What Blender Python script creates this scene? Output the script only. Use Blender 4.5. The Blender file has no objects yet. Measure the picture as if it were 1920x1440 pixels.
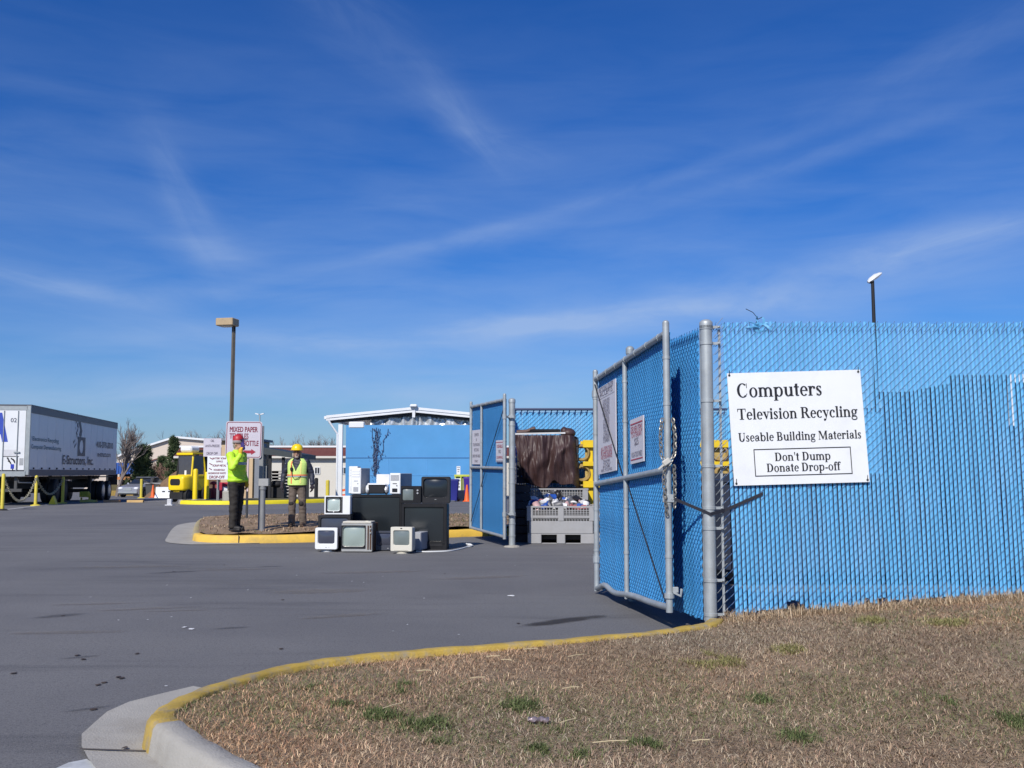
import bpy, math, random
import numpy as np
from mathutils import Vector, Matrix, Euler, geometry
R = math.radians
PI = math.pi
random.seed(7)
SC = bpy.context.scene
COL = SC.collection

# ------------------------------------------------------------------ camera
FPX = 1900.0                      # focal length in pixels of the 1920 px wide photograph
PITCH = math.atan2(885 - 720, FPX)
CAMZ = 1.35
cam = bpy.data.cameras.new('camera')
cam.sensor_fit = 'HORIZONTAL'; cam.sensor_width = 36.0
cam.lens = 36.0 * FPX / 1920.0
cam.clip_start = 0.05; cam.clip_end = 3000
camo = bpy.data.objects.new('camera', cam)
COL.objects.link(camo)
camo.location = (0, 0, CAMZ)
camo.rotation_euler = (PI / 2 + PITCH, 0, 0)
SC.camera = camo

# ------------------------------------------------------------------ light
SUN_EL, SUN_AZ = 39.0, 21.0       # sun stands behind the photographer, to the left
s = bpy.data.lights.new('sun', 'SUN'); s.energy = 4.6; s.angle = R(0.53); s.color = (1.0, 0.95, 0.87)
so = bpy.data.objects.new('sun', s); COL.objects.link(so)
TO_SUN = Vector((-math.sin(R(SUN_AZ)) * math.cos(R(SUN_EL)), -math.cos(R(SUN_AZ)) * math.cos(R(SUN_EL)), math.sin(R(SUN_EL))))
so.rotation_euler = (-TO_SUN).to_track_quat('-Z', 'Y').to_euler()
so.location = (0, 0, 60)

W = bpy.data.worlds.new('World'); SC.world = W; W.use_nodes = True
wt = W.node_tree; wt.nodes.clear()
def wn(t, **k):
    n = wt.nodes.new(t)
    for a, b in k.items(): setattr(n, a, b)
    return n
def wl(a, b): wt.links.new(a, b)
def wm(op, a, b=None, c=None):
    n = wn('ShaderNodeMath', operation=op)
    for i, v in enumerate((a, b, c)):
        if v is None: continue
        if isinstance(v, (int, float)): n.inputs[i].default_value = v
        else: wl(v, n.inputs[i])
    return n.outputs[0]
sky = wn('ShaderNodeTexSky'); sky.sky_type = 'NISHITA'; sky.sun_disc = False
sky.sun_elevation = R(SUN_EL); sky.sun_rotation = R(180 + SUN_AZ)
sky.air_density = 1.0; sky.dust_density = 0.6; sky.ozone_density = 3.0; sky.altitude = 60
tc = wn('ShaderNodeTexCoord'); sx = wn('ShaderNodeSeparateXYZ'); wl(tc.outputs['Generated'], sx.inputs[0])
az = wm('ARCTAN2', sx.outputs[0], sx.outputs[1]); el = wm('ARCSINE', sx.outputs[2])
# warp for feathered cirrus
def noise2(u, v, sc, det, rough, dist=0.0):
    cx = wn('ShaderNodeCombineXYZ'); wl(u, cx.inputs[0]); wl(v, cx.inputs[1])
    n = wn('ShaderNodeTexNoise'); n.inputs['Scale'].default_value = sc; n.inputs['Detail'].default_value = det
    n.inputs['Roughness'].default_value = rough; n.inputs['Distortion'].default_value = dist
    wl(cx.outputs[0], n.inputs['Vector']); return n.outputs['Fac']
total = None
# cirrus wisps: centre azimuth, centre elevation, direction, half-length, half-width (degrees), strength, streak angle
def px_dir(px, py): return math.atan2(px - 960, FPX), PITCH + math.atan2(720 - py, FPX)
WISPS = [(650, 40, -35, 6.5, 2.0, .13, -30), (850, 215, -48, 3.6, 1.1, .24, -40), (935, 268, -20, 2.5, 1.0, .17, -20), (335, 400, -62, 4.0, 1.0, .22, -55), (390, 488, -10, 2.8, .8, .28, -8),
         (1000, 410, 14, 16.0, .45, .20, 14), (900, 450, 9, 6.0, .55, .20, 14), (1550, 320, 13, 9.0, .5, .18, 14), (1800, 170, 20, 7.0, 1.2, .14, 20),
         (90, 565, -10, 4.5, .55, .36, -8), (1000, 612, 5, 8.0, .75, .52, 5), (620, 645, 0, 11.0, .7, .38, 2), (1500, 545, 6, 11.0, 1.2, .34, 8),
         (1800, 485, 7, 7.0, 1.0, .38, 8), (1250, 590, 3, 10.0, 1.0, .46, 4), (300, 740, 2, 10.0, .9, .34, 0), (900, 740, 0, 14.0, 1.6, .30, 0), (500, 560, 4, 9.0, .8, .22, 4)]
for k, (px, py, ang, hl, hw, st, sa) in enumerate(WISPS):
    a0, e0 = px_dir(px, py); ca, sa_ = math.cos(R(ang)), math.sin(R(ang))
    da = wm('SUBTRACT', az, a0); de = wm('SUBTRACT', el, e0)
    u = wm('ADD', wm('MULTIPLY', da, ca), wm('MULTIPLY', de, sa_))
    v = wm('SUBTRACT', wm('MULTIPLY', de, ca), wm('MULTIPLY', da, sa_))
    un = wm('DIVIDE', u, R(hl)); vn = wm('DIVIDE', v, R(hw))
    g = wm('EXPONENT', wm('MULTIPLY', wm('ADD', wm('MULTIPLY', un, un), wm('MULTIPLY', vn, vn)), -1.0))
    cs, ss = math.cos(R(sa)), math.sin(R(sa))
    p = wm('ADD', wm('MULTIPLY', da, cs), wm('MULTIPLY', de, ss)); q = wm('SUBTRACT', wm('MULTIPLY', de, cs), wm('MULTIPLY', da, ss))
    n = noise2(wm('ADD', wm('MULTIPLY', p, 6.0), 3.7 * k), wm('MULTIPLY', q, 26.0), 1.0, 6.0, .6, 1.1)
    n = wm('MULTIPLY', wm('MAXIMUM', wm('SUBTRACT', n, .22), 0.0), 1.9)
    c = wm('MULTIPLY', wm('MULTIPLY', g, n), st)
    total = c if total is None else wm('ADD', total, c)
# faint veil that thickens towards the horizon
veil = noise2(wm('MULTIPLY', az, 5.0), wm('MULTIPLY', el, 26.0), 1.0, 5.0, .55, .4)
veil = wm('MULTIPLY', wm('MULTIPLY', wm('MAXIMUM', wm('SUBTRACT', veil, .30), 0.0), .80), wm('MAXIMUM', wm('SUBTRACT', 1.0, wm('MULTIPLY', wm('ABSOLUTE', el), 2.1)), 0.0))
total = wm('MINIMUM', wm('ADD', total, veil), .6)
hs = wn('ShaderNodeHueSaturation'); hs.inputs['Hue'].default_value = 0.510; hs.inputs['Saturation'].default_value = 1.13; hs.inputs['Value'].default_value = 1.0
tn = wn('ShaderNodeMix', data_type='RGBA', blend_type='MULTIPLY'); tn.inputs[0].default_value = 1.0; wl(sky.outputs[0], tn.inputs[6]); tn.inputs[7].default_value = (.56, .82, 1.16, 1)
wl(tn.outputs[2], hs.inputs['Color'])
cl = wn('ShaderNodeMix', data_type='RGBA'); wl(total, cl.inputs['Factor']); wl(hs.outputs[0], cl.inputs[6]); cl.inputs[7].default_value = (4.8, 6.2, 8.8, 1)
bg = wn('ShaderNodeBackground'); bg.inputs['Strength'].default_value = 0.09
wl(cl.outputs[2], bg.inputs['Color'])
wo = wn('ShaderNodeOutputWorld'); wl(bg.outputs[0], wo.inputs['Surface'])
SC.view_settings.view_transform = 'Standard'; SC.view_settings.look = 'None'
SC.view_settings.exposure = 0.0; SC.view_settings.gamma = 1.0
SC.view_settings.use_curve_mapping = False
SC.cycles.max_bounces = 6

# ------------------------------------------------------------------ where things stand
_c, _s = math.cos(PITCH), math.sin(PITCH)
def at(px, py, D):
    """The point of the place seen at photo pixel (px, py), D metres in front of the photographer."""
    y = FPX * _c + (py - 720) * _s; z = FPX * _s - (py - 720) * _c
    k = D / y
    return Vector(((px - 960) * k, D, CAMZ + z * k))
def ground_z(y): return -0.016 * (min(max(y, 45.0), 110.0) - 45.0)
def on(px, D, z=0.0):
    """The point on the tarmac (plus z) below photo column px, D metres away."""
    zz = ground_z(D) + z
    # column px at that depth; depth along the view axis differs a little from D
    k = (D * _c + (zz - CAMZ) * _s) / FPX
    return Vector(((px - 960) * k, D, zz))
def lin(r, g=None, b=None):
    if g is None: r, g, b = r
    f = lambda c: (c / 255.0) / 12.92 if c / 255.0 <= .04045 else ((c / 255.0 + .055) / 1.055) ** 2.4
    return (f(r), f(g), f(b), 1)
# ------------------------------------------------------------------ materials
MATS = {}
def mat(name, col, rough=.6, metal=0.0, var=.12, scale=6.0, bump=0.0, bscale=40.0, dirt=None, dirt_amt=0.0, dirt_scale=2.0, spec=.5, stretch=(1, 1, 1), coat=0.0, attr=None, island=0.0):
    if name in MATS: return MATS[name]
    m = bpy.data.materials.new(name); m.use_nodes = True
    t = m.node_tree; b = t.nodes['Principled BSDF']
    b.inputs['Roughness'].default_value = rough; b.inputs['Metallic'].default_value = metal
    b.inputs['Specular IOR Level'].default_value = spec
    if coat: b.inputs['Coat Weight'].default_value = coat
    co = t.nodes.new('ShaderNodeTexCoord'); mp = t.nodes.new('ShaderNodeMapping'); mp.inputs['Scale'].default_value = stretch
    t.links.new(co.outputs['Object'], mp.inputs[0])
    n = t.nodes.new('ShaderNodeTexNoise'); n.inputs['Scale'].default_value = scale; n.inputs['Detail'].default_value = 6; n.inputs['Roughness'].default_value = .6
    t.links.new(mp.outputs[0], n.inputs['Vector'])
    mr = t.nodes.new('ShaderNodeMapRange'); mr.inputs['From Min'].default_value = .25; mr.inputs['From Max'].default_value = .75
    mr.inputs['To Min'].default_value = 1 - var; mr.inputs['To Max'].default_value = 1 + var
    t.links.new(n.outputs['Fac'], mr.inputs['Value'])
    mx = t.nodes.new('ShaderNodeMix'); mx.data_type = 'RGBA'; mx.blend_type = 'MULTIPLY'; mx.inputs[0].default_value = 1.0
    if attr:
        a = t.nodes.new('ShaderNodeAttribute'); a.attribute_name = attr; t.links.new(a.outputs['Color'], mx.inputs[6])
    else: mx.inputs[6].default_value = col
    t.links.new(mr.outputs[0], mx.inputs[7]); out = mx.outputs[2]
    if island:
        ge = t.nodes.new('ShaderNodeNewGeometry'); mi = t.nodes.new('ShaderNodeMapRange'); mi.inputs['To Min'].default_value = 1 - island; mi.inputs['To Max'].default_value = 1 + island * .6
        t.links.new(ge.outputs['Random Per Island'], mi.inputs['Value']); m9 = t.nodes.new('ShaderNodeMix'); m9.data_type = 'RGBA'; m9.blend_type = 'MULTIPLY'; m9.inputs[0].default_value = 1.0
        t.links.new(out, m9.inputs[6]); t.links.new(mi.outputs[0], m9.inputs[7]); out = m9.outputs[2]
    if dirt:
        n2 = t.nodes.new('ShaderNodeTexNoise'); n2.inputs['Scale'].default_value = dirt_scale; n2.inputs['Detail'].default_value = 8; n2.inputs['Roughness'].default_value = .7
        t.links.new(mp.outputs[0], n2.inputs['Vector'])
        m2 = t.nodes.new('ShaderNodeMapRange'); m2.inputs['From Min'].default_value = .48; m2.inputs['From Max'].default_value = .72
        m2.inputs['To Max'].default_value = dirt_amt; t.links.new(n2.outputs['Fac'], m2.inputs['Value'])
        mm = t.nodes.new('ShaderNodeMix'); mm.data_type = 'RGBA'; t.links.new(m2.outputs[0], mm.inputs[0]); t.links.new(out, mm.inputs[6]); mm.inputs[7].default_value = dirt
        out = mm.outputs[2]
    t.links.new(out, b.inputs['Base Color'])
    rr = t.nodes.new('ShaderNodeMapRange'); rr.inputs['To Min'].default_value = max(.03, rough - .1); rr.inputs['To Max'].default_value = min(1, rough + .1)
    t.links.new(n.outputs['Fac'], rr.inputs['Value']); t.links.new(rr.outputs[0], b.inputs['Roughness'])
    if bump:
        n3 = t.nodes.new('ShaderNodeTexNoise'); n3.inputs['Scale'].default_value = bscale; n3.inputs['Detail'].default_value = 5
        t.links.new(mp.outputs[0], n3.inputs['Vector'])
        bp = t.nodes.new('ShaderNodeBump'); bp.inputs['Strength'].default_value = bump; bp.inputs['Distance'].default_value = .02
        t.links.new(n3.outputs['Fac'], bp.inputs['Height']); t.links.new(bp.outputs[0], b.inputs['Normal'])
    MATS[name] = m
    return m

# ------------------------------------------------------------------ mesh builder
OFF = {}
class MB:
    def __init__(s): s.v = []; s.f = []; s.m = []; s.mi = 0
    def add(s, vs, fs):
        o = len(s.v); s.v.extend([tuple(x) for x in vs]); s.f.extend([tuple(i + o for i in f) for f in fs]); s.m.extend([s.mi] * len(fs)); return s
    def box(s, c, d, rot=None, bev=0.0):
        x, y, z = d[0] / 2, d[1] / 2, d[2] / 2
        if bev > 0:
            # chamfered box: three nested rectangles per axis
            bv = min(bev, x * .9, y * .9, z * .9)
            P = []
            for sz in (-1, 1):
                for (hx, hy, hz) in ((x - bv, y - bv, z), (x, y - bv, z - bv), (x - bv, y, z - bv)):
                    P += [(-hx, -hy, sz * hz), (hx, -hy, sz * hz), (hx, hy, sz * hz), (-hx, hy, sz * hz)]
            from_hull = True
            import bmesh
            bm = bmesh.new()
            for p in P: bm.verts.new(p)
            bmesh.ops.convex_hull(bm, input=bm.verts)
            bmesh.ops.dissolve_limit(bm, angle_limit=.01, verts=bm.verts, edges=bm.edges)
            bm.verts.ensure_lookup_table(); bm.verts.index_update()
            vs = [v.co.copy() for v in bm.verts]; fs = [[v.index for v in f.verts] for f in bm.faces]; bm.free()
        else:
            vs = [Vector(p) for p in ((-x, -y, -z), (x, -y, -z), (x, y, -z), (-x, y, -z), (-x, -y, z), (x, -y, z), (x, y, z), (-x, y, z))]
            fs = [(0, 3, 2, 1), (4, 5, 6, 7), (0, 1, 5, 4), (1, 2, 6, 5), (2, 3, 7, 6), (3, 0, 4, 7)]
        if rot is not None:
            M = rot if isinstance(rot, Matrix) else Euler(rot).to_matrix()
            vs = [M @ v for v in vs]
        c = Vector(c)
        return s.add([v + c for v in vs], fs)
    def tube(s, pts, r, n=8, caps=True, rs=None):
        pts = [Vector(p) for p in pts]; N = len(pts); vs = []; fs = []
        up = None
        for i, p in enumerate(pts):
            d = (pts[min(i + 1, N - 1)] - pts[max(i - 1, 0)])
            d = d.normalized() if d.length > 1e-9 else Vector((0, 0, 1))
            if up is None:
                a = Vector((0, 0, 1)) if abs(d.z) < .9 else Vector((1, 0, 0)); up = (a - d * a.dot(d)).normalized()
            else:
                up = up - d * up.dot(d); up = up.normalized() if up.length > 1e-6 else d.orthogonal().normalized()
            w = d.cross(up); rr = rs[i] if rs else r
            for k in range(n):
                t = 2 * PI * k / n; vs.append(p + (up * math.cos(t) + w * math.sin(t)) * rr)
        for i in range(N - 1):
            for k in range(n):
                a, b = i * n + k, i * n + (k + 1) % n; fs.append((a, b, b + n, a + n))
        if caps: fs.append(tuple(range(n - 1, -1, -1))); fs.append(tuple(range((N - 1) * n, N * n)))
        return s.add(vs, fs)
    def bar(s, p, q, r, n=8, r2=None): return s.tube([p, q], r, n, True, [r, r if r2 is None else r2])
    def ell(s, c, r, nu=14, nv=9, rot=None):
        if not hasattr(r, '__len__'): r = (r, r, r)
        M = None
        if rot is not None: M = rot if isinstance(rot, Matrix) else Euler(rot).to_matrix()
        vs = []; fs = []; c = Vector(c)
        def P(a, b): 
            v = Vector((r[0] * math.cos(a) * math.cos(b), r[1] * math.sin(a) * math.cos(b), r[2] * math.sin(b)))
            return c + (M @ v if M else v)
        vs.append(P(0, -PI / 2))
        for j in range(1, nv):
            for i in range(nu): vs.append(P(2 * PI * i / nu, -PI / 2 + PI * j / nv))
        vs.append(P(0, PI / 2))
        for i in range(nu): fs.append((0, 1 + (i + 1) % nu, 1 + i))
        for j in range(nv - 2):
            for i in range(nu):
                a = 1 + j * nu + i; b = 1 + j * nu + (i + 1) % nu; fs.append((a, b, b + nu, a + nu))
        l = len(vs) - 1; o = 1 + (nv - 2) * nu
        for i in range(nu): fs.append((l, o + i, o + (i + 1) % nu))
        return s.add(vs, fs)
    def loft(s, loops, caps=(True, True), closed=True):
        n = len(loops[0]); vs = [p for l in loops for p in l]; fs = []
        for i in range(len(loops) - 1):
            for k in range(n if closed else n - 1):
                a, b = i * n + k, i * n + (k + 1) % n; fs.append((a, b, b + n, a + n))
        if caps[0]: fs.append(tuple(range(n - 1, -1, -1)))
        if caps[1]: fs.append(tuple(range((len(loops) - 1) * n, len(loops) * n)))
        return s.add(vs, fs)
    def prism(s, poly, d):
        """poly: list of 3-D points (planar), d: extrusion vector"""
        n = len(poly); d = Vector(d); vs = [Vector(p) for p in poly] + [Vector(p) + d for p in poly]
        fs = [tuple(range(n)), tuple(range(2 * n - 1, n - 1, -1))] + [(i, i + n, (i + 1) % n + n, (i + 1) % n) for i in range(n)]
        return s.add(vs, fs)
    def lathe(s, prof, c=(0, 0, 0), n=16, M=None):
        c = Vector(c); vs = []; fs = []
        for (r, z) in prof:
            for k in range(n):
                v = Vector((r * math.cos(2 * PI * k / n), r * math.sin(2 * PI * k / n), z)); vs.append(c + (M @ v if M else v))
        for i in range(len(prof) - 1):
            for k in range(n):
                a, b = i * n + k, i * n + (k + 1) % n; fs.append((a, b, b + n, a + n))
        fs.append(tuple(range(n - 1, -1, -1))); fs.append(tuple(range((len(prof) - 1) * n, len(prof) * n)))
        return s.add(vs, fs)
    def build(s, name, m, parent=None, smooth=False, angle=None):
        me = bpy.data.meshes.new(name)
        off = OFF.get(parent.name, Vector()) if parent else Vector()
        loc = s.loc if hasattr(s, 'loc') else None
        if parent is None and loc is not None: off = Vector(loc)
        vs = [(v[0] - off.x, v[1] - off.y, v[2] - off.z) for v in s.v]
        me.from_pydata(vs, [], s.f)
        for mm in (m if isinstance(m, (list, tuple)) else [m]): me.materials.append(mm)
        if isinstance(m, (list, tuple)) and len(m) > 1: me.polygons.foreach_set('material_index', s.m)
        me.validate(); 
        import bmesh
        bm = bmesh.new(); bm.from_mesh(me); bmesh.ops.recalc_face_normals(bm, faces=bm.faces); bm.to_mesh(me); bm.free()
        if smooth:
            me.polygons.foreach_set('use_smooth', [True] * len(me.polygons))
            try: me.set_sharp_from_angle(angle=R(angle if angle else 40))
            except Exception: pass
        me.update()
        o = bpy.data.objects.new(name, me); COL.objects.link(o)
        if parent: o.parent = parent; OFF[o.name] = off
        else:
            o.location = off; OFF[o.name] = off
        return o

    def build_each(s, name, m, parent, smooth=False):
        """one object for every separate piece"""
        par = list(range(len(s.v)))
        def find(a):
            while par[a] != a: par[a] = par[par[a]]; a = par[a]
            return a
        for f in s.f:
            for a in f[1:]: par[find(a)] = find(f[0])
        groups = {}
        for f in s.f: groups.setdefault(find(f[0]), []).append(f)
        out = []
        for fs in groups.values():
            ids = sorted({i for f in fs for i in f}); mp = {i: k for k, i in enumerate(ids)}
            q = MB(); q.add([s.v[i] for i in ids], [[mp[i] for i in f] for f in fs]); out.append(q.build(name, m, parent, smooth))
        return out
def thing(name, label, cat, loc=(0, 0, 0), group=None, local=False):
    o = bpy.data.objects.new(name, None); COL.objects.link(o); o.empty_display_size = .2
    o['label'] = label; o['category'] = cat
    if group: o['group'] = group
    if local: OFF[o.name] = Vector()
    else: o.location = loc; OFF[o.name] = Vector(loc)
    return o
def tag(o, label, cat, group=None):
    o['label'] = label; o['category'] = cat
    if group: o['group'] = group
    return o
def struct(o): o['kind'] = 'structure'; return o
def place(root, loc, rz=0.0, sc=None):
    root.location = loc; root.rotation_euler = (0, 0, rz)
    if sc: root.scale = (sc, sc, sc)
    return root
def kids(o): return [c for c in bpy.data.objects if c.parent is o]
def dup(root, loc, rz=0.0, label=None, sc=None, group=None):
    c = root.copy(); COL.objects.link(c); c.location = loc; c.rotation_euler = (0, 0, rz)
    if sc: c.scale = (sc, sc, sc)
    if label: c['label'] = label
    if group: c['group'] = group
    for ch in kids(root):
        k = ch.copy(); COL.objects.link(k); k.parent = c
        for g in kids(ch):
            q = g.copy(); COL.objects.link(q); q.parent = k
    return c
def rrect(w, h, r, cx=0, cz=0, n=4):
    r = min(r, w / 2 * .98, h / 2 * .98); P = []
    for (sx, sz, a0) in ((1, 1, 0), (-1, 1, 90), (-1, -1, 180), (1, -1, 270)):
        for k in range(n + 1):
            a = R(a0 + 90.0 * k / n); P.append((cx + sx * (w / 2 - r) + r * math.cos(a), cz + sz * (h / 2 - r) + r * math.sin(a)))
    return P
def xz(poly, y): return [(x, y, z) for x, z in poly]

# ------------------------------------------------------------------ lettering
_glyph = {}
def sans(txt):
    """outline of a line of plain lettering: vertices (x, y) with capital height 1 and faces"""
    if txt in _glyph: return _glyph[txt]
    cu = bpy.data.curves.new('lettering', 'FONT'); cu.body = txt; cu.size = 1.0; cu.resolution_u = 3; cu.fill_mode = 'FRONT'
    o = bpy.data.objects.new('lettering', cu); COL.objects.link(o)
    dg = bpy.context.evaluated_depsgraph_get(); dg.update()
    me = o.evaluated_get(dg).to_mesh()
    vs = [(v.co.x / .70, v.co.y / .70) for v in me.vertices]; fs = [tuple(p.vertices) for p in me.polygons]
    o.evaluated_get(dg).to_mesh_clear(); bpy.data.objects.remove(o); bpy.data.curves.remove(cu)
    _glyph[txt] = (vs, fs); return vs, fs
def write(mb, txt, origin, right, up, nrm, cap, width=None, align='L', off=.004, bold=0.0):
    """put a line of lettering on a surface; cap = capital height in metres"""
    vs, fs = sans(txt)
    if not vs: return
    x0 = min(v[0] for v in vs); x1 = max(v[0] for v in vs); w = (x1 - x0)
    kx = cap if width is None else width / w
    ox = {'L': 0, 'C': -w * kx / 2, 'R': -w * kx}[align]
    o = Vector(origin) + Vector(nrm) * off; r = Vector(right); u = Vector(up)
    passes = [(0, 0, 0)] if not bold else [(0, 0, 0), (bold, 0, .0004), (0, bold, .0008), (bold, bold, .0012)]
    for (bx, by, bn) in passes:
        mb.add([o + Vector(nrm) * bn + r * ((v[0] - x0) * kx + ox + bx * cap) + u * (v[1] * cap + by * cap) for v in vs], fs)

# a roman (serif) alphabet drawn from stems, bowls, hairlines and serifs; capital height 1
X = .68
def _ring(cx, cy, ro, ri, a0=0, a1=360, n=22):
    P = []
    for k in range(n + 1):
        a = R(a0 + (a1 - a0) * k / n); c, s_ = math.cos(a), math.sin(a)
        P.append(((cx + ro[0] * c, cy + ro[1] * s_), (cx + ri[0] * c, cy + ri[1] * s_)))
    return [[P[k][0], P[k + 1][0], P[k + 1][1], P[k][1]] for k in range(n)]
def _r(x0, y0, x1, y1): return [[(x0, y0), (x1, y0), (x1, y1), (x0, y1)]]
def _p(*pts): return [list(pts)]
def _dot(cx, cy, r): return [[(cx + r * math.cos(2 * PI * k / 12), cy + r * math.sin(2 * PI * k / 12)) for k in range(12)]]
def _stem(x, y0, y1, base=True, flag=True, w=.2):
    g = _r(x, y0, x + w, y1)
    if base: g += _r(x - .08, y0, x + w + .08, y0 + .045)
    if flag: g += _p((x - .08, y1 - .05), (x, y1 - .07), (x, y1), (x - .08, y1 - .01))
    return g
ROMAN = {
 'C': (1.02, _ring(.52, .5, (.46, .52), (.25, .46), 48, 312) + _r(.84, .66, .89, 1.0) + _p((.80, .10), (.90, .26), (.86, .28), (.74, .10))),
 'o': (.76, _ring(.38, .34, (.34, .36), (.16, .31))),
 'l': (.42, _stem(.11, 0, 1)),
 'i': (.42, _stem(.11, 0, X) + _dot(.21, .88, .115)),
 'n': (.84, _stem(.10, 0, X) + _ring(.42, .40, (.32, .29), (.12, .22), 0, 150) + _r(.54, 0, .74, .42) + _r(.46, 0, .82, .045)),
 'm': (1.26, _stem(.10, 0, X) + _ring(.40, .40, (.32, .29), (.12, .22), 0, 150) + _r(.52, 0, .72, .42) + _r(.45, 0, .79, .045)
       + _ring(.84, .40, (.32, .29), (.12, .22), 0, 150) + _r(.96, 0, 1.16, .42) + _r(.88, 0, 1.24, .045)),
 'u': (.84, _r(.10, .24, .30, X) + _p((.02, X - .045), (.1, X - .045), (.1, X), (.02, X)) + _ring(.40, .27, (.30, .29), (.10, .22), 180, 330) + _r(.54, 0, .74, X)
       + _r(.46, X - .045, .54, X) + _r(.74, 0, .82, .045)),
 'p': (.84, _stem(.10, -.30, X) + _ring(.46, .34, (.33, .36), (.14, .30), -140, 140)),
 'b': (.84, _r(.10, 0.0, .30, 1) + _p((.02, .95), (.10, .93), (.10, 1), (.02, .99)) + _ring(.46, .34, (.33, .36), (.14, .30), -140, 140)),
 'd': (.84, _r(.52, 0, .72, 1) + _r(.44, .955, .52, 1) + _r(.72, 0, .80, .045) + _ring(.38, .34, (.33, .36), (.14, .30), 40, 320)),
 'e': (.68, _ring(.36, .34, (.32, .36), (.14, .30), 0, 318) + _r(.20, .35, .66, .40)),
 'c': (.66, _ring(.37, .34, (.33, .36), (.14, .30), 48, 314) + _dot(.53, .53, .095)),
 'r': (.64, _stem(.10, 0, X) + _ring(.42, .42, (.20, .27), (.10, .18), 40, 160) + _dot(.53, .57, .095)),
 's': (.56, _ring(.27, .51, (.22, .19), (.08, .13), 20, 262) + _ring(.27, .18, (.22, .20), (.08, .13), -160, 85) + _p((.10, .47), (.22, .53), (.47, .22), (.34, .17)) + _r(.41, .50, .45, .68) + _r(.06, 0, .10, .18)),
 't': (.48, _r(.13, .10, .33, .88) + _r(.02, X - .06, .45, X) + _ring(.30, .12, (.17, .13), (.03, .07), 180, 330) + _p((.05, X), (.33, .92), (.33, X))),
 'T': (.96, _r(.37, 0, .59, 1) + _r(.24, 0, .72, .045) + _r(.03, .94, .93, 1) + _p((.03, .70), (.07, .70), (.12, .95), (.03, .95)) + _p((.93, .70), (.89, .70), (.84, .95), (.93, .95))),
 'v': (.72, _p((.06, X), (.28, X), (.47, .16), (.37, -.02)) + _p((.60, X), (.66, X), (.42, -.02), (.36, .02)) + _r(.0, X - .045, .35, X) + _r(.46, X - .045, .73, X)),
 'y': (.72, _p((.06, X), (.28, X), (.47, .16), (.37, -.02)) + _p((.60, X), (.66, X), (.34, -.26), (.27, -.24)) + _r(.0, X - .045, .35, X) + _r(.46, X - .045, .73, X) + _dot(.21, -.2, .10)),
 'g': (.74, _ring(.35, .45, (.29, .24), (.11, .19)) + _ring(.36, -.11, (.32, .19), (.22, .12)) + _r(.54, .58, .73, .67) + _p((.16, .26), (.26, .24), (.24, .08), (.10, .10)) + _p((.12, .03), (.56, .0), (.58, .1), (.12, .16))),
 'a': (.74, _r(.42, .06, .62, .46) + _ring(.36, .46, (.26, .23), (.08, .17), 0, 150) + _dot(.17, .53, .085) + _ring(.30, .19, (.25, .20), (.09, .14), 30, 320) + _p((.62, .06), (.72, .02), (.72, .07), (.62, .13)) + _p((.42, .36), (.42, .42), (.2, .36), (.24, .32))),
 'f': (.48, _r(.13, 0, .33, .82) + _r(.05, 0, .43, .045) + _r(.02, X - .06, .45, X) + _ring(.36, .80, (.23, .22), (.04, .15), 35, 180) + _dot(.49, .90, .08)),
 'R': (1.02, _r(.13, 0, .35, 1) + _r(.03, 0, .45, .045) + _r(.03, .955, .35, 1) + _ring(.48, .74, (.34, .26), (.12, .205), -90, 90) + _r(.33, .945, .50, 1) + _r(.33, .48, .50, .535) + _p((.44, .52), (.66, .50), (1.0, 0), (.76, 0)) + _r(.74, 0, 1.04, .045)),
 'B': (.94, _r(.13, 0, .35, 1) + _r(.03, 0, .35, .045) + _r(.03, .955, .35, 1) + _ring(.48, .755, (.30, .245), (.10, .19), -90, 90) + _ring(.50, .26, (.36, .26), (.14, .205), -90, 90)
       + _r(.33, .945, .50, 1) + _r(.33, .47, .52, .525) + _r(.33, 0, .52, .055)),
 'D': (1.02, _r(.13, 0, .35, 1) + _r(.03, 0, .35, .045) + _r(.03, .955, .35, 1) + _ring(.46, .5, (.48, .5), (.25, .44), -90, 90) + _r(.33, .94, .48, 1) + _r(.33, 0, .48, .06)),
 'U': (1.04, _r(.13, .32, .35, 1) + _r(.02, .955, .46, 1) + _ring(.505, .33, (.375, .35), (.155, .27), 180, 360) + _r(.80, .32, .88, 1) + _r(.69, .955, .99, 1)),
 'M': (1.36, _r(.13, 0, .19, 1) + _r(.03, 0, .30, .045) + _r(.03, .955, .2, 1) + _p((.13, 1), (.36, 1), (.70, .22), (.62, .0)) + _p((1.0, 1), (1.06, .94), (.68, .0), (.60, .06)) + _r(.98, 0, 1.20, 1) + _r(.88, 0, 1.30, .045) + _r(1.18, .955, 1.30, 1)),
 "'": (.30, _p((.08, 1), (.24, 1), (.18, .64), (.13, .64))),
 '-': (.46, _r(.06, .25, .42, .36)),
 ' ': (.36, []),
}
def roman(mb, txt, origin, right, up, nrm, cap, width, align='L', off=.004):
    tw = sum(ROMAN[c][0] for c in txt); kx = width / tw; x = {'L': 0, 'C': -tw / 2}[align]
    o = Vector(origin); r = Vector(right); u = Vector(up); nn = Vector(nrm); k = 0
    for c in txt:
        w, polys = ROMAN[c]
        for pl in polys:
            k += 1; d = off + (k % 23) * .00012
            mb.add([o + r * ((x + a) * kx) + u * (b * cap) + nn * d for a, b in pl], [tuple(range(len(pl)))])
        x += w

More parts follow.
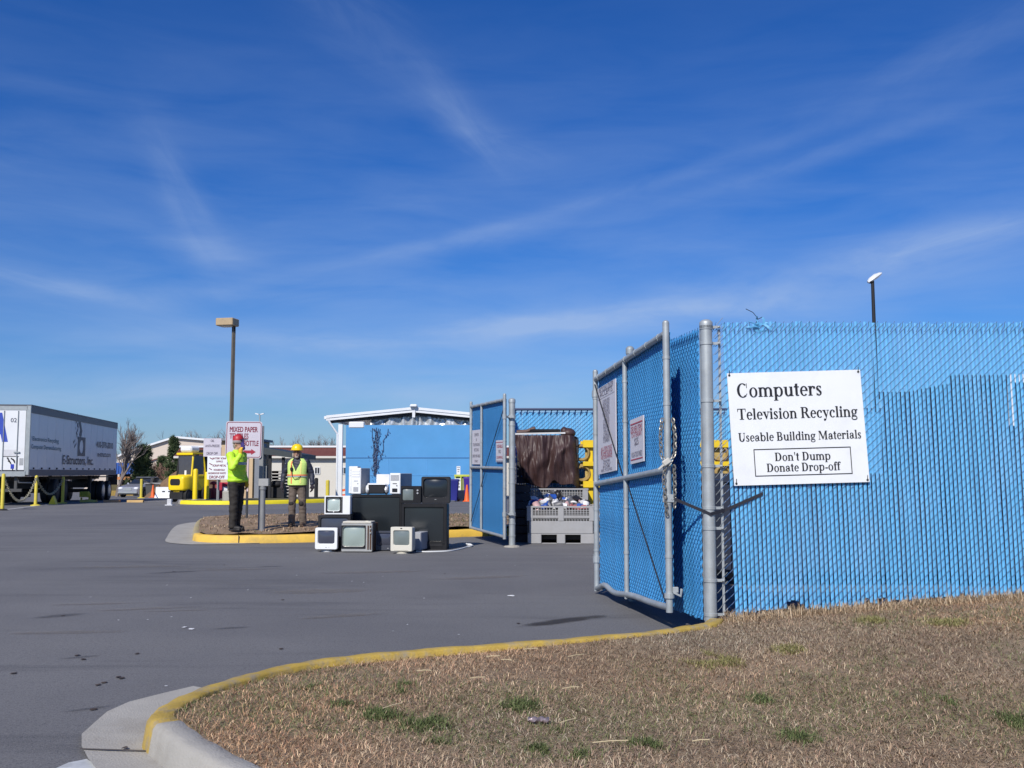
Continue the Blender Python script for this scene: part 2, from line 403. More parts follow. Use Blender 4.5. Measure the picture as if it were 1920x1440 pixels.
# ------------------------------------------------------------------ union of rounded shapes into one continuous surface
def fuse(mb, name, m, parent, voxel=.012, smooth=3, wob=0.0, wscale=9.0, seed=0):
    me = bpy.data.meshes.new(name); me.from_pydata(mb.v, [], mb.f); me.validate()
    import bmesh
    bm = bmesh.new(); bm.from_mesh(me); bmesh.ops.recalc_face_normals(bm, faces=bm.faces); bm.to_mesh(me); bm.free()
    o = bpy.data.objects.new(name, me); COL.objects.link(o)
    r = o.modifiers.new('r', 'REMESH'); r.mode = 'VOXEL'; r.voxel_size = voxel
    if smooth: sm = o.modifiers.new('s', 'SMOOTH'); sm.iterations = smooth; sm.factor = .5
    dg = bpy.context.evaluated_depsgraph_get(); dg.update()
    new = bpy.data.meshes.new_from_object(o.evaluated_get(dg))
    o.modifiers.clear(); o.data = new; bpy.data.meshes.remove(me); new.name = name
    if wob:
        from mathutils import noise
        for v in new.vertices:
            p = v.co * wscale + Vector((seed * 7.1, 0, 0)); n = noise.noise(Vector((p.x, p.y, p.z * 2.2)))
            v.co += v.normal * n * wob
    off = OFF.get(parent.name, Vector())
    for v in new.vertices: v.co -= off
    new.materials.clear(); new.materials.append(m)
    new.polygons.foreach_set('use_smooth', [True] * len(new.polygons)); new.update()
    o.parent = parent; OFF[o.name] = off
    return o
# ================================================================== GROUND
def tarmac_mat():
    m = bpy.data.materials.new('tarmac'); m.use_nodes = True; t = m.node_tree; b = t.nodes['Principled BSDF']
    N = t.nodes.new; L = t.links.new
    co = N('ShaderNodeTexCoord')
    def noise(sc, det=4, rough=.6, stretch=None, dist=0):
        n = N('ShaderNodeTexNoise'); n.inputs['Scale'].default_value = sc; n.inputs['Detail'].default_value = det; n.inputs['Roughness'].default_value = rough; n.inputs['Distortion'].default_value = dist
        if stretch:
            mp = N('ShaderNodeMapping'); mp.inputs['Scale'].default_value = stretch[0]; mp.inputs['Rotation'].default_value = (0, 0, stretch[1]); L(co.outputs['Object'], mp.inputs[0]); L(mp.outputs[0], n.inputs['Vector'])
        else: L(co.outputs['Object'], n.inputs['Vector'])
        return n.outputs['Fac']
    def ramp(v, a, b_, lo=0.0, hi=1.0):
        r = N('ShaderNodeMapRange'); r.inputs['From Min'].default_value = a; r.inputs['From Max'].default_value = b_; r.inputs['To Min'].default_value = lo; r.inputs['To Max'].default_value = hi; L(v, r.inputs['Value']); return r.outputs[0]
    def mix(f, a, c, bt='MIX'):
        x = N('ShaderNodeMix'); x.data_type = 'RGBA'; x.blend_type = bt
        if isinstance(f, float): x.inputs[0].default_value = f
        else: L(f, x.inputs[0])
        for i, v in ((6, a), (7, c)):
            if isinstance(v, tuple): x.inputs[i].default_value = v
            else: L(v, x.inputs[i])
        return x.outputs[2]
    base = mix(ramp(noise(.35, 5), .3, .7), (.126, .124, .128, 1), (.182, .178, .178, 1))
    # worn paler sweeps where tyres turn
    base = mix(ramp(noise(1.0, 5, .6, ((.05, .55, 1), R(-14)), 1.2), .48, .70, 0, .65), base, (.20, .195, .19, 1))
    base = mix(ramp(noise(1.0, 6, .65, ((.25, 1.6, 1), R(8)), .5), .54, .70, 0, .5), base, (.05, .05, .055, 1))
    base = mix(ramp(noise(40, 4, .7), .52, .68, 0, .45), base, (.21, .205, .20, 1))
    base = mix(ramp(noise(30, 4, .7), .34, .48, .45, 0), base, (.07, .07, .075, 1))
    base = mix(ramp(noise(120, 3, .6), .52, .72, 0, .7), base, (.24, .24, .25, 1))
    base = mix(ramp(noise(80, 3, .6), .3, .47, .7, 0), base, (.03, .03, .034, 1))
    base = mix(ramp(noise(22, 4, .75), .60, .70, 0, .55), base, (.20, .19, .17, 1))
    L(base, b.inputs['Base Color']); b.inputs['Roughness'].default_value = .85; b.inputs['Specular IOR Level'].default_value = .35
    bp = N('ShaderNodeBump'); bp.inputs['Strength'].default_value = .5; bp.inputs['Distance'].default_value = .01
    L(noise(140, 3), bp.inputs['Height']); L(bp.outputs[0], b.inputs['Normal'])
    return m
M_TAR = tarmac_mat()
g = MB()
ys = [-40, -10, 0, 45, 60, 80, 110, 400, 2500]; xs = [-2500, -300, -80, 80, 300, 2500]
g.add([(x, y, ground_z(y)) for y in ys for x in xs], [(j * 6 + i, j * 6 + i + 1, j * 6 + i + 7, j * 6 + i + 6) for j in range(len(ys) - 1) for i in range(5)])
struct(g.build('tarmac_ground', M_TAR))

M_KY = mat('kerb_yellow_near', (.44, .30, .055, 1), .75, var=.22, scale=7, dirt=(.26, .23, .19, 1), dirt_amt=1.0, dirt_scale=9, bump=.3, bscale=60)
M_KY2 = mat('kerb_yellow_island', (.72, .46, .07, 1), .7, var=.1, scale=4, dirt=(.30, .22, .10, 1), dirt_amt=.6, dirt_scale=2.5, bump=.2)
M_KY3 = mat('kerb_yellow_far', (.80, .66, .02, 1), .7, var=.08, scale=4)
M_CON = mat('concrete', (.38, .36, .32, 1), .85, var=.10, scale=3, dirt=(.22, .19, .15, 1), dirt_amt=.55, dirt_scale=2.2, bump=.35, bscale=90)

def offset(path, d):
    out = []
    for i, p in enumerate(path):
        a = path[max(i - 1, 0)]; b = path[min(i + 1, len(path) - 1)]
        t = Vector((b[0] - a[0], b[1] - a[1])); t.normalize(); out.append((p[0] - t.y * d, p[1] + t.x * d))
    return out
def smooth_path(P, n=4):
    out = []
    for i in range(len(P) - 1):
        p0 = P[max(i - 1, 0)]; p1 = P[i]; p2 = P[i + 1]; p3 = P[min(i + 2, len(P) - 1)]
        for k in range(n):
            t = k / n
            out.append(tuple(.5 * (2 * p1[j] + (p2[j] - p0[j]) * t + (2 * p0[j] - 5 * p1[j] + 4 * p2[j] - p3[j]) * t * t + (-p0[j] + 3 * p1[j] - 3 * p2[j] + p3[j]) * t ** 3) for j in range(len(p1))))
    out.append(P[-1]); return out
def kerb(name, path, side, m, h=.15, w=.15, z0=None, closed=False):
    """side=+1: the soil lies left of the path; the path is the foot of the kerb face"""
    prof = [(0, -.05), (0, .01), (.018, h - .03), (.035, h - .006), (.06, h), (w - .012, h + .002), (w, h - .01), (w, -.05)]
    loops = []
    rings = [offset(path, side * d) for d, _ in prof]
    for i in range(len(path)):
        gz = ground_z(path[i][1]) if z0 is None else z0
        loops.append([(rings[k][i][0], rings[k][i][1], gz + prof[k][1] + .004 * math.sin(i * 1.7 + k)) for k in range(len(prof))])
    mb = MB(); mb.loft(loops, (True, True), True)
    return struct(mb.build(name, m, smooth=True, angle=50))

# near kerb: from the big gate post round the corner to the concrete stretch beside the photographer
NEAR = [(1.60, 8.52), (1.49, 8.26), (1.3, 8.10), (.98, 7.84), (.155, 7.44), (-.59, 7.11), (-1.11, 6.83), (-1.44, 6.52), (-1.67, 6.10), (-1.80, 5.72), (-1.845, 5.38), (-1.82, 5.12), (-1.735, 4.97)]
NEAR2 = [(-1.735, 4.97), (-1.62, 4.80), (-1.47, 4.58), (-1.2, 4.24), (-.7, 3.62), (-.2, 3.0), (.6, 2.0), (2.5, -.4), (6, -5)]
NP, NP2 = smooth_path(NEAR, 5), smooth_path(NEAR2, 4)
kerb('kerb', NP, 1, M_KY)
kerb('kerb', NP2, 1, M_CON)
# gutter pan
outer = smooth_path([(-1.99, 6.46), (-2.18, 6.14), (-2.26, 5.76), (-2.20, 5.37), (-2.14, 5.18), (-2.06, 4.99), (-1.94, 4.79), (-1.68, 4.45), (-1.2, 3.75), (-.5, 2.85), (.3, 1.8), (2.2, -.7), (5.6, -5.4)], 4)
inner = [p for p in NP if p[1] <= 6.35 and p[0] < -1.2] + NP2[1:]
gp = MB()
def resample(P, n):
    d = [0]
    for a, b in zip(P, P[1:]): d.append(d[-1] + math.dist(a, b))
    out = []
    for k in range(n):
        t = d[-1] * k / (n - 1); i = max(j for j in range(len(d)) if d[j] <= t + 1e-9); i = min(i, len(P) - 2)
        u = (t - d[i]) / max(d[i + 1] - d[i], 1e-9); out.append(tuple(P[i][j] + (P[i + 1][j] - P[i][j]) * u for j in range(len(P[0]))))
    return out
A, B = resample(outer, 60), resample(inner, 60)
rows = 6; vs = []
for k in range(60):
    for j in range(rows):
        t = j / (rows - 1); x = A[k][0] + (B[k][0] + .03 - A[k][0]) * t; y = A[k][1] + (B[k][1] - A[k][1]) * t
        jit = .012 * math.sin(k * 2.1) if j == 0 else 0
        vs.append((x + jit, y, .008 + .012 * (1 - t) ** 2))
gp.add(vs, [(k * rows + j, k * rows + j + 1, (k + 1) * rows + j + 1, (k + 1) * rows + j) for k in range(59) for j in range(rows - 1)])
struct(gp.build('gutter_pan', M_CON, smooth=True))
# joint line across the pan and the patch of spilt white paint by its edge
j = MB(); j.add([(-2.085, 5.02, .024), (-1.72, 5.02, .0135), (-1.72, 5.004, .0135), (-2.075, 5.0, .024)], [(0, 1, 2, 3)])
struct(j.build('joint_line', mat('joint', (.10, .085, .07, 1), .95)))
wp = MB(); pts = [(-2.0, 4.90), (-2.06, 4.84), (-2.08, 4.74), (-2.14, 4.68), (-2.15, 4.55), (-2.06, 4.4), (-1.75, 4.32), (-1.70, 4.52), (-1.86, 4.74)]
wp.add([(x, y, .006) for x, y in pts], [tuple(range(len(pts)))])
struct(wp.build('painted_patch', mat('white_paint_old', (.50, .52, .53, 1), .8, var=.2, scale=8, dirt=(.2, .2, .2, 1), dirt_amt=.6, dirt_scale=6)))

# ------------------------------------------------------------------ the lawn
def lawn_z(x, y):
    z = .125 + .030 * math.sin(x * .9 + y * .7) * .5 + .02 * math.sin(x * 2.3 - y * 1.7) * .5
    z += .068 * max(0.0, x - 1.5) * min(1.0, max(0.0, (y - 3.5) / 3.5))
    z -= .035 * math.exp(-((x - 1.7) / .7) ** 2 - ((y - 8.6) / .9) ** 2)
    return z
edge = offset(NP, .135) + offset(NP2, .135)[1:]
bound = edge + [(14, -5), (14, 9.2), (6, 9.2), (1.72, 8.9)]
def inside(x, y):
    c = False; n = len(bound)
    for i in range(n):
        x1, y1 = bound[i][:2]; x2, y2 = bound[(i + 1) % n][:2]
        if (y1 > y) != (y2 > y) and x < (x2 - x1) * (y - y1) / (y2 - y1) + x1: c = not c
    return c
pts2 = [Vector((p[0], p[1])) for p in bound]; nb = len(pts2)
yy = -4.6
while yy < 9.1:
    xx = -1.6; st = .22 if yy > 3 else .8
    while xx < 13.8:
        if inside(xx, yy) and min((xx - p[0]) ** 2 + (yy - p[1]) ** 2 for p in bound) > .02: pts2.append(Vector((xx + random.uniform(-.04, .04), yy + random.uniform(-.04, .04))))
        xx += st if xx < 6 else .8
    yy += st
V2, E2, F2, *_ = geometry.delaunay_2d_cdt(pts2, [(i, (i + 1) % nb) for i in range(nb)], [], 1, 1e-5)
soil = MB(); soil.add([(v.x, v.y, lawn_z(v.x, v.y)) for v in V2], [tuple(f) for f in F2])
M_SOIL = mat('lawn_soil', (.27, .195, .12, 1), .95, var=.45, scale=9, dirt=(.15, .09, .055, 1), dirt_amt=.7, dirt_scale=1.2, bump=.8, bscale=45)
struct(soil.build('lawn', M_SOIL, smooth=True))

# every blade of the dormant turf; colours are the colours of the blades themselves
rng = np.random.default_rng(5)
def value_noise(x, y, sc, seed):
    r = np.random.default_rng(seed); T = r.random((64, 64)); u, v = x * sc + 100, y * sc + 100
    i, j = np.floor(u).astype(int), np.floor(v).astype(int); a, b = u - i, v - j; a = a * a * (3 - 2 * a); b = b * b * (3 - 2 * b)
    g_ = lambda p, q: T[p % 64, q % 64]
    return g_(i, j) * (1 - a) * (1 - b) + g_(i + 1, j) * a * (1 - b) + g_(i, j + 1) * (1 - a) * b + g_(i + 1, j + 1) * a * b
def blades(name, xs_, ys_, ln, wd, lean, cols, m, zf):
    n = len(xs_); th = rng.random(n) * 2 * PI; ph = rng.random(n) * 2 * PI
    zb = np.array([zf(a, b) for a, b in zip(xs_, ys_)]) - .006
    dx, dy = np.cos(th), np.sin(th); px_, py_ = -dy * wd, dx * wd
    h = ln * np.cos(lean); r_ = ln * np.sin(lean); k = rng.uniform(.45, .75, n); tw = np.cos(ph) * r_ * .35
    mx_, my_, mz = xs_ + dx * r_ * .45, ys_ + dy * r_ * .45, zb + h * k
    ex, ey, ez = xs_ + dx * r_ - dy * tw, ys_ + dy * r_ + dx * tw, zb + h * rng.uniform(.55, 1.05, n)
    V = np.empty((n, 5, 3)); V[:, 0] = np.stack([xs_ - px_, ys_ - py_, zb], 1); V[:, 1] = np.stack([xs_ + px_, ys_ + py_, zb], 1)
    V[:, 2] = np.stack([mx_ + px_ * .8, my_ + py_ * .8, mz], 1); V[:, 3] = np.stack([mx_ - px_ * .8, my_ - py_ * .8, mz], 1); V[:, 4] = np.stack([ex, ey, ez], 1)
    me = bpy.data.meshes.new(name); me.vertices.add(n * 5); me.vertices.foreach_set('co', V.ravel())
    base = (np.arange(n) * 5)[:, None]
    q = base + np.array([[0, 1, 2, 3]]); t3 = base + np.array([[3, 2, 4]])
    loops = np.concatenate([np.concatenate([q, t3], 1)], 1).ravel()
    me.loops.add(n * 7); me.loops.foreach_set('vertex_index', loops.astype(np.int32))
    me.polygons.add(n * 2); st = np.empty((n, 2), np.int32); st[:, 0] = np.arange(n) * 7; st[:, 1] = st[:, 0] + 4
    me.polygons.foreach_set('loop_start', st.ravel())
    me.update(calc_edges=True)
    ca = me.color_attributes.new('tint', 'FLOAT_COLOR', 'POINT'); C4 = np.ones((n, 5, 4)); C4[:, :, :3] = cols[:, None, :]
    ca.data.foreach_set('color', C4.ravel())
    me.materials.append(m); o = bpy.data.objects.new(name, me); COL.objects.link(o); o['kind'] = 'stuff'; OFF[o.name] = Vector(); return o
M_BLADE = mat('turf_blade', None, .75, var=.18, scale=40, attr='tint', spec=.25)
PAL = np.array([(.53, .385, .245), (.42, .295, .185), (.60, .475, .32), (.31, .21, .135), (.20, .135, .085), (.44, .275, .185)])
def scatter(nn, x0, x1, y0, y1):
    x = rng.uniform(x0, x1, nn); y = rng.uniform(y0, y1, nn)
    # even-odd test, vectorised
    c = np.zeros(nn, bool); n = len(bound)
    for i in range(n):
        ax, ay = bound[i][:2]; bx, by = bound[(i + 1) % n][:2]
        if ay == by: continue
        c ^= ((ay > y) != (by > y)) & (x < (bx - ax) * (y - ay) / (by - ay) + ax)
    return x[c], y[c]
x1_, y1_ = scatter(520000, -1.9, 6.0, 3.4, 9.0)
keep = np.abs(x1_) < y1_ * .62 + .5; x1_, y1_ = x1_[keep], y1_[keep]
bare = value_noise(x1_, y1_, 1.1, 3) * .6 + value_noise(x1_, y1_, 3.1, 4) * .4
keep = rng.random(len(x1_)) < np.clip(1.55 - bare * 1.25, .30, 1); x1_, y1_, bare = x1_[keep], y1_[keep], bare[keep]
n_ = len(x1_)
greenish = value_noise(x1_, y1_, .55, 8) * .55 + value_noise(x1_, y1_, 2.2, 9) * .45
idx = rng.integers(0, len(PAL), n_); cols = PAL[idx] * rng.uniform(.5, 1.12, (n_, 1)) * (.74 + .62 * (value_noise(x1_, y1_, 1.7, 51) * .6 + value_noise(x1_, y1_, 5.3, 52) * .4))[:, None]
warm = (value_noise(x1_, y1_, .8, 21) - .5)[:, None]; cols = cols * (1 + warm * np.array([.42, .12, -.12]))
gm = rng.random(n_) < np.clip((greenish - .50) * 2.0, 0.01, .45); cols[gm] = np.array([.15, .165, .065]) * rng.uniform(.6, 1.4, (gm.sum(), 1))
blades('dormant_grass', x1_, y1_, rng.uniform(.022, .062, n_), rng.uniform(.0011, .0023, n_), rng.uniform(.7, 1.55, n_), cols, M_BLADE, lawn_z)
# long fringe along the fence foot and the kerb
fx = rng.uniform(1.75, 6.2, 5200); fy = 8.46 + rng.normal(0, .07, 5200)
fc = PAL[rng.integers(0, 3, 5200)] * rng.uniform(.6, 1.2, (5200, 1))
blades('dormant_grass', fx, fy, rng.uniform(.05, .13, 5200), rng.uniform(.0015, .003, 5200), rng.uniform(.2, 1.1, 5200), fc, M_BLADE, lawn_z)
# ================================================================== BLUE SLATTED CHAIN LINK
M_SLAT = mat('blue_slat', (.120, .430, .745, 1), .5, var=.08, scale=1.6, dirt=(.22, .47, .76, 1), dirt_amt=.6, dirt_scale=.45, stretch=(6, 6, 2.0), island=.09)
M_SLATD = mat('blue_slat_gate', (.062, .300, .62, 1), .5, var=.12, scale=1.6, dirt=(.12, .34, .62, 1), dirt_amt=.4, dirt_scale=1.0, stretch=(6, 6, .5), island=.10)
M_WIRE = mat('blue_wire', (.014, .07, .20, 1), .55, var=.1)
M_WIREG = mat('zinc_wire', (.33, .36, .37, 1), .5, .4, var=.15)
M_ZINC = mat('galvanised', (.40, .43, .44, 1), .48, .35, var=.14, scale=7, dirt=(.30, .30, .28, 1), dirt_amt=.5, dirt_scale=5)
M_ZINCD = mat('galvanised_dull', (.30, .33, .34, 1), .55, .3, var=.16, scale=7)
M_DARK = mat('black_rubber', (.012, .012, .014, 1), .6, var=.2)
PITCHS = .0363
def frame_of(p0, p1):
    a = Vector((p0[0], p0[1], 0)); b = Vector((p1[0], p1[1], 0)); d = (b - a); L_ = d.length; d.normalize()
    return a, d, L_
def slats(p0, p1, zb, zt, facing, lean=0.0, weave=0.0, skip=lambda s: False, w=.0395, seed=1, pitch=PITCHS, step=.0145, rag=.012, tilt=0.0, jig=1.0):
    """upright plastic slats from p0 to p1; zb, zt: heights as functions of the distance s; facing: which side the viewer stands"""
    a, d, L_ = frame_of(p0, p1); n = Vector((d.y, -d.x, 0)) * facing; r = random.Random(seed); mb = MB()
    k = 0; s = pitch * .6
    while s < L_ - pitch * .3:
        k += 1
        if not skip(s):
            b0 = zb(s) + r.uniform(-rag, rag); t0 = zt(s) + r.uniform(-rag, rag) * .8
            if r.random() < .05: b0 += r.uniform(-.03, .05)
            N = max(1, int((t0 - b0) / step)) if weave else 3
            tl = tilt + r.uniform(-.12, .12) * jig; wv = w * (1 + r.uniform(-.05, .05) * jig); jl = r.uniform(-.004, .004) * jig; loops = []
            for i in range(N + 1):
                z = b0 + (t0 - b0) * i / N
                ss = s - lean * (z - 1.3) + jl * (z - 1.3) + (.0025 * math.sin(z * 3 + k) if not weave else 0)
                o = weave * math.sin(2 * PI * (z / .0726) + PI * k) if weave else .003 * math.sin(z * 2.1 + k * 1.3)
                c = a + d * ss + n * o; c.z = z
                e = d + n * tl
                loops.append([c - e * wv / 2 - n * .002, c - n * .0018 + n * .006, c + e * wv / 2 - n * .002, c + e * wv / 2 - n * .0035, c - n * .0005, c - e * wv / 2 - n * .0035])
            mb.loft([[tuple(q) for q in l] for l in loops])
        s += pitch
    return mb
def wires(p0, p1, zb, zt, facing, lean=0.0, rad=.0026, off=.009, up=1, knuckle=True, pitch=PITCHS):
    """the front run of each wire: it slants over one slat, turns, and slants over the next one"""
    a, d, L_ = frame_of(p0, p1); n = Vector((d.y, -d.x, 0)) * facing; mb = MB()
    top = max(zt(0), zt(L_)); bot = min(zb(0), zb(L_)); H = top - bot
    ncol = int(L_ / pitch); rise = pitch * .92
    m0 = -int(H / rise) - 2
    for line in range(m0, ncol + 2, 2):
        pts = []
        for k in range(int(H / rise) + 3):
            col = line + k
            if col < 0 or col > ncol: continue
            s0 = col * pitch + pitch * .1; z0 = bot + k * rise
            if up < 0: s0 = L_ - s0
            zlim_t, zlim_b = zt(min(max(s0, 0), L_)), zb(min(max(s0, 0), L_))
            if z0 > zlim_t - .03 or z0 < zlim_b - .02: 
                continue
            for (u, v, q) in ((0, 0, .35), (.18, .08, 1.0), (.82, .80, 1.0), (1.0, .92, .35)):
                z = z0 + v * rise; s = s0 + u * pitch * (1 if up > 0 else -1); s -= lean * (z - 1.3)
                c = a + d * s + n * off * q; c.z = z; pts.append(c)
        if len(pts) > 3: mb.tube(pts, rad, 3, False)
    if knuckle:
        s = 0.0
        while s < L_:
            z = zt(s) - .05; c = a + d * (s - lean * (z - 1.3)) + n * .008; c.z = z
            e = 1 if up > 0 else -1
            mb.tube([c - d * .018 * e + Vector((0, 0, -.03)), c, c + d * .016 * e + Vector((0, 0, .02)), c + d * .012 * e + Vector((0, 0, .045)), c + d * .022 * e + Vector((0, 0, .06))], rad * 1.05, 3, False)
            mb.tube([c + d * .030 * e + Vector((0, 0, -.045)), c + d * .026 * e + Vector((0, 0, .0))], rad * 1.2, 3, False)
            s += 2 * pitch
    return mb
def post_mb(x, y, z0, z1, r=.052, dome=True, bands=(), ears=None):
    mb = MB(); mb.lathe([(r, z0), (r, z1)], (x, y, 0), 20)
    if dome: mb.lathe([(r + .006, z1 - .05), (r + .006, z1), (r + .004, z1 + .012), (r * .7, z1 + .03), (.012, z1 + .036)], (x, y, 0), 20)
    for z in bands:
        mb.lathe([(r + .001, z - .014), (r + .006, z - .012), (r + .006, z + .012), (r + .001, z + .014)], (x, y, 0), 20)
        if ears:
            e = Vector(ears); mb.box((x + e.x * (r + .035), y + e.y * (r + .035), z), (.07 if abs(e.x) > .5 else .012, .012 if abs(e.x) > .5 else .07, .022)); mb.ell((x + e.x * (r + .055), y + e.y * (r + .055) - .012, z), .011, 8, 5)
    return mb
# ---- the front fence right of the gateway
FY = 8.58
F0, F1 = (1.755, FY), (10.5, FY)
fzb = lambda s: lawn_z(F0[0] + s, FY - .1) + .03 + (.07 if .50 < s < .62 else 0) - (.05 if s < .12 else 0) + .012 * math.sin(s * 5)
fzt = lambda s: 2.615 + .006 * math.sin(s * 2) + .004 * s
ff = thing('chain_link_fence', 'bright blue slatted chain link fence on the brown grass, carrying the big white sign', 'fence', (F0[0], FY, lawn_z(*F0)))
slats(F0, F1, fzb, fzt, 1, lean=.026, seed=3, w=.0262, jig=.35, skip=lambda s: s < .085 or 2.31 < s < 2.335).build('slat_panel', M_SLAT, ff)
wires(F0, F1, fzb, fzt, 1, lean=.026, rad=.0027).build('wire_mesh', M_WIRE, ff)
BPX, BPY = 1.653, 8.56
post_mb(BPX, BPY, -.05, 2.61, .051, True, [2.58, 2.44, 1.95, 1.40, 1.05, .88, .45, .17], (1, 0)).build('post', M_ZINC, ff, True)
tb = MB(); tb.box((1.768, FY + .004, 1.34), (.02, .006, 2.45)); tb.build('tension_bar', M_ZINC, ff)
for X_ in (4.62, 7.4):
    post_mb(X_, FY + .055, 0, 2.62, .04).build('post', M_ZINCD, ff, True)
# loose wire ends in the gap beside the post and the torn slats at the top
lw = MB(); r_ = random.Random(4)
for k in range(34):
    z = .12 + k * .074; lw.tube([(1.715, FY, z), (1.74, FY - .012, z + .03), (1.765, FY - .004, z + .062), (1.80, FY - .012, z + .10)], .0025, 3, False)
lw.build('wire_mesh', M_WIREG, ff)
torn = MB()
for k in range(13):
    x0 = 2.10 + r_.gauss(0, .04); z0 = 2.56 + r_.uniform(-.02, .05); pts = [Vector((x0, FY - .012, z0))]
    dirv = Vector((r_.uniform(-1, 1), r_.uniform(-.4, .2), r_.uniform(-.5, 1.0))).normalized()
    for q in range(3): dirv = (dirv + Vector((r_.uniform(-.6, .6), r_.uniform(-.3, .3), r_.uniform(-.7, .4)))).normalized(); pts.append(pts[-1] + dirv * r_.uniform(.012, .035))
    w_ = r_.uniform(.006, .014)
    torn.loft([[tuple(p + Vector((-w_, 0, 0))), tuple(p + Vector((0, -.002, w_))), tuple(p + Vector((w_, 0, 0))), tuple(p + Vector((0, .002, -w_ * .4)))] for p in pts])
torn.build('torn_slat', M_SLAT, ff)
cw = MB(); cw.tube([(2.07, FY, 2.58), (2.10, FY, 2.66), (2.06, FY, 2.71), (2.0, FY, 2.74)], .003, 4); cw.tube([(2.10, FY, 2.65), (2.14, FY, 2.67)], .003, 4); cw.build('broken_wire', M_DARK, ff)

# ---- the side fence that runs back from the big post (the open gate leaf is folded against it)
S0 = Vector((1.595, 8.62)); sd = Vector((-.15, .989)).normalized(); S1 = S0 + sd * 2.2
side = thing('chain_link_fence', 'short blue slatted fence panel running back from the big post behind the chained gate', 'fence', (S0.x, S0.y, 0))
szb = lambda s: .12 - .02 * s; szt = lambda s: 2.57
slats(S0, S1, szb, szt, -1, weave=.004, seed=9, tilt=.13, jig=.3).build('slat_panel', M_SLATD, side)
wires(S0, S1, szb, szt, -1, off=.0115, up=-1, rad=.0024).build('wire_mesh', M_WIRE, side)
post_mb(S1.x, S1.y, 0, 2.66, .04).build('post', M_ZINCD, side, True)
ts = MB(); ts.box((1.612, 8.61, 1.34), (.012, .02, 2.45)); ts.build('tension_bar', M_ZINC, side)

# ---- gate leaves
def gate_leaf(near, far, z_near, z_far, H, label, lean_top, brace, wavy, mids, seed, weave, mat_s, bands):
    """near/far: foot points; the leaf is a welded pipe frame with slatted mesh behind the pipes"""
    root = thing('gate_leaf', label, 'gate', (near[0], near[1], 0))
    a = Vector((near[0], near[1], 0)); b = Vector((far[0], far[1], 0)); d = (b - a); L_ = d.length; d.normalize(); n = Vector((d.y, -d.x, 0)) * -1
    if n.x > 0: n = -n
    zb = lambda s: z_near + (z_far - z_near) * s / L_
    P = lambda s, h: a + d * s + n * (lean_top * (h / H)) + Vector((0, 0, zb(s) + h))
    rp = .030
    for s in (0.0, mids * L_, L_):
        rr = rp if s in (0.0, L_) else .024
        h0 = -.02 if s == 0 else .0
        f = MB(); f.tube([P(s, h0), P(s, H * .5), P(s, H + (.06 if s in (0.0, L_) else -.035))], rr, 12)
        if s in (0.0, L_): f.ell(P(s, H + .06), (rr, rr, rr * .8), 12, 6)
        for h in bands:
            q0, q1 = P(s, h - .012), P(s, h + .012); f.tube([q0, q1], rr + .004, 12)
        f.build('frame_post', M_ZINC, root, True)
    f = MB(); f.bar(P(0.03, H - .03), P(L_ - .03, H - .03), rp * .95, 12)
    for q in range(7): f.bar(P(L_ * (q + .5) / 7, H - .03) - d * .008, P(L_ * (q + .5) / 7, H - .03) + d * .008, rp + .004, 10)
    f.build('rail', M_ZINC, root, True)
    f = MB(); f.bar(P(0.03, H * .495), P(L_ - .03, H * .495), rp * .95, 12); f.build('rail', M_ZINC, root, True)
    f = MB(); pts = [P(L_ * q / 24, .02 + wavy * (.65 * math.exp(-((q / 24 - .86) / .10) ** 2) + .25 * math.exp(-((q / 24 - .45) / .2) ** 2))) for q in range(25)]; f.tube(pts, rp * .95, 12); f.build('rail', M_ZINC, root, True)
    off = -n * .034
    pa, pb = a + off, b + off
    s_zb = lambda s: zb(s) + .03; s_zt = lambda s: zb(s) + H - .02
    fac = 1 if Vector((d.y, -d.x, 0)).dot(n) > 0 else -1
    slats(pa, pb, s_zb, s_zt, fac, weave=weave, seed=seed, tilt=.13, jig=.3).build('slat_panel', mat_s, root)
    wires(pa, pb, s_zb, s_zt, fac, off=.0115, up=-1, rad=.0024, knuckle=False).build('wire_mesh', M_WIRE, root)
    f = MB()
    for (s0, h0, s1, h1) in brace: f.bar(P(s0 * L_, h0 * H) + n * .012, P(s1 * L_, h1 * H) + n * .012, .007, 6)
    f.build('brace_rod', mat('dark_steel', (.035, .037, .045, 1), .5, .5), root)
    # hinges / latch fittings on the far post
    return root, P, L_, d, n
GN, GF = (1.335, 8.72), (.945, 11.44)
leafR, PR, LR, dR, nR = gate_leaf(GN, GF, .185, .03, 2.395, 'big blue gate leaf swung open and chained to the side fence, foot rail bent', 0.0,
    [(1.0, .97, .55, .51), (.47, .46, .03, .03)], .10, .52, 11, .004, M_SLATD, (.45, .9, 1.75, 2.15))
for h in (.35, 2.2):
    f = MB(); c = PR(LR, h); f.box(c + dR * .06, (.05, .10, .05)); f.bar(c + dR * .0 - Vector((0, 0, .035)), c + Vector((0, 0, .035)), .04, 12); f.bar(c + dR * .09 + Vector((0, 0, .05)), c + dR * .09 - Vector((0, 0, .05)), .016, 8)
    f.build('hinge', M_ZINC, leafR)
f = MB(); c = PR(0, .66 + .28); f.box(c + Vector((.0, -.03, 0)), (.10, .02, .07), bev=.006); f.bar(c - Vector((.03, .045, 0)), c - Vector((.03, .02, 0)), .012, 8); f.bar(c + Vector((.03, -.045, 0)), c + Vector((.03, -.02, 0)), .012, 8); f.build('clamp', M_ZINC, leafR)
f = MB(); c = PR(0, .12); f.bar(c - Vector((0, 0, .02)), c + Vector((0, 0, .02)), .043, 12); f.tube([c + Vector((.03, -.03, .03)), c + Vector((.09, -.04, .0)), c + Vector((.10, -.03, .06))], .012, 6); f.box(c + Vector((.05, -.02, .05)), (.05, .03, .05), bev=.006); f.build('latch', M_ZINC, leafR)

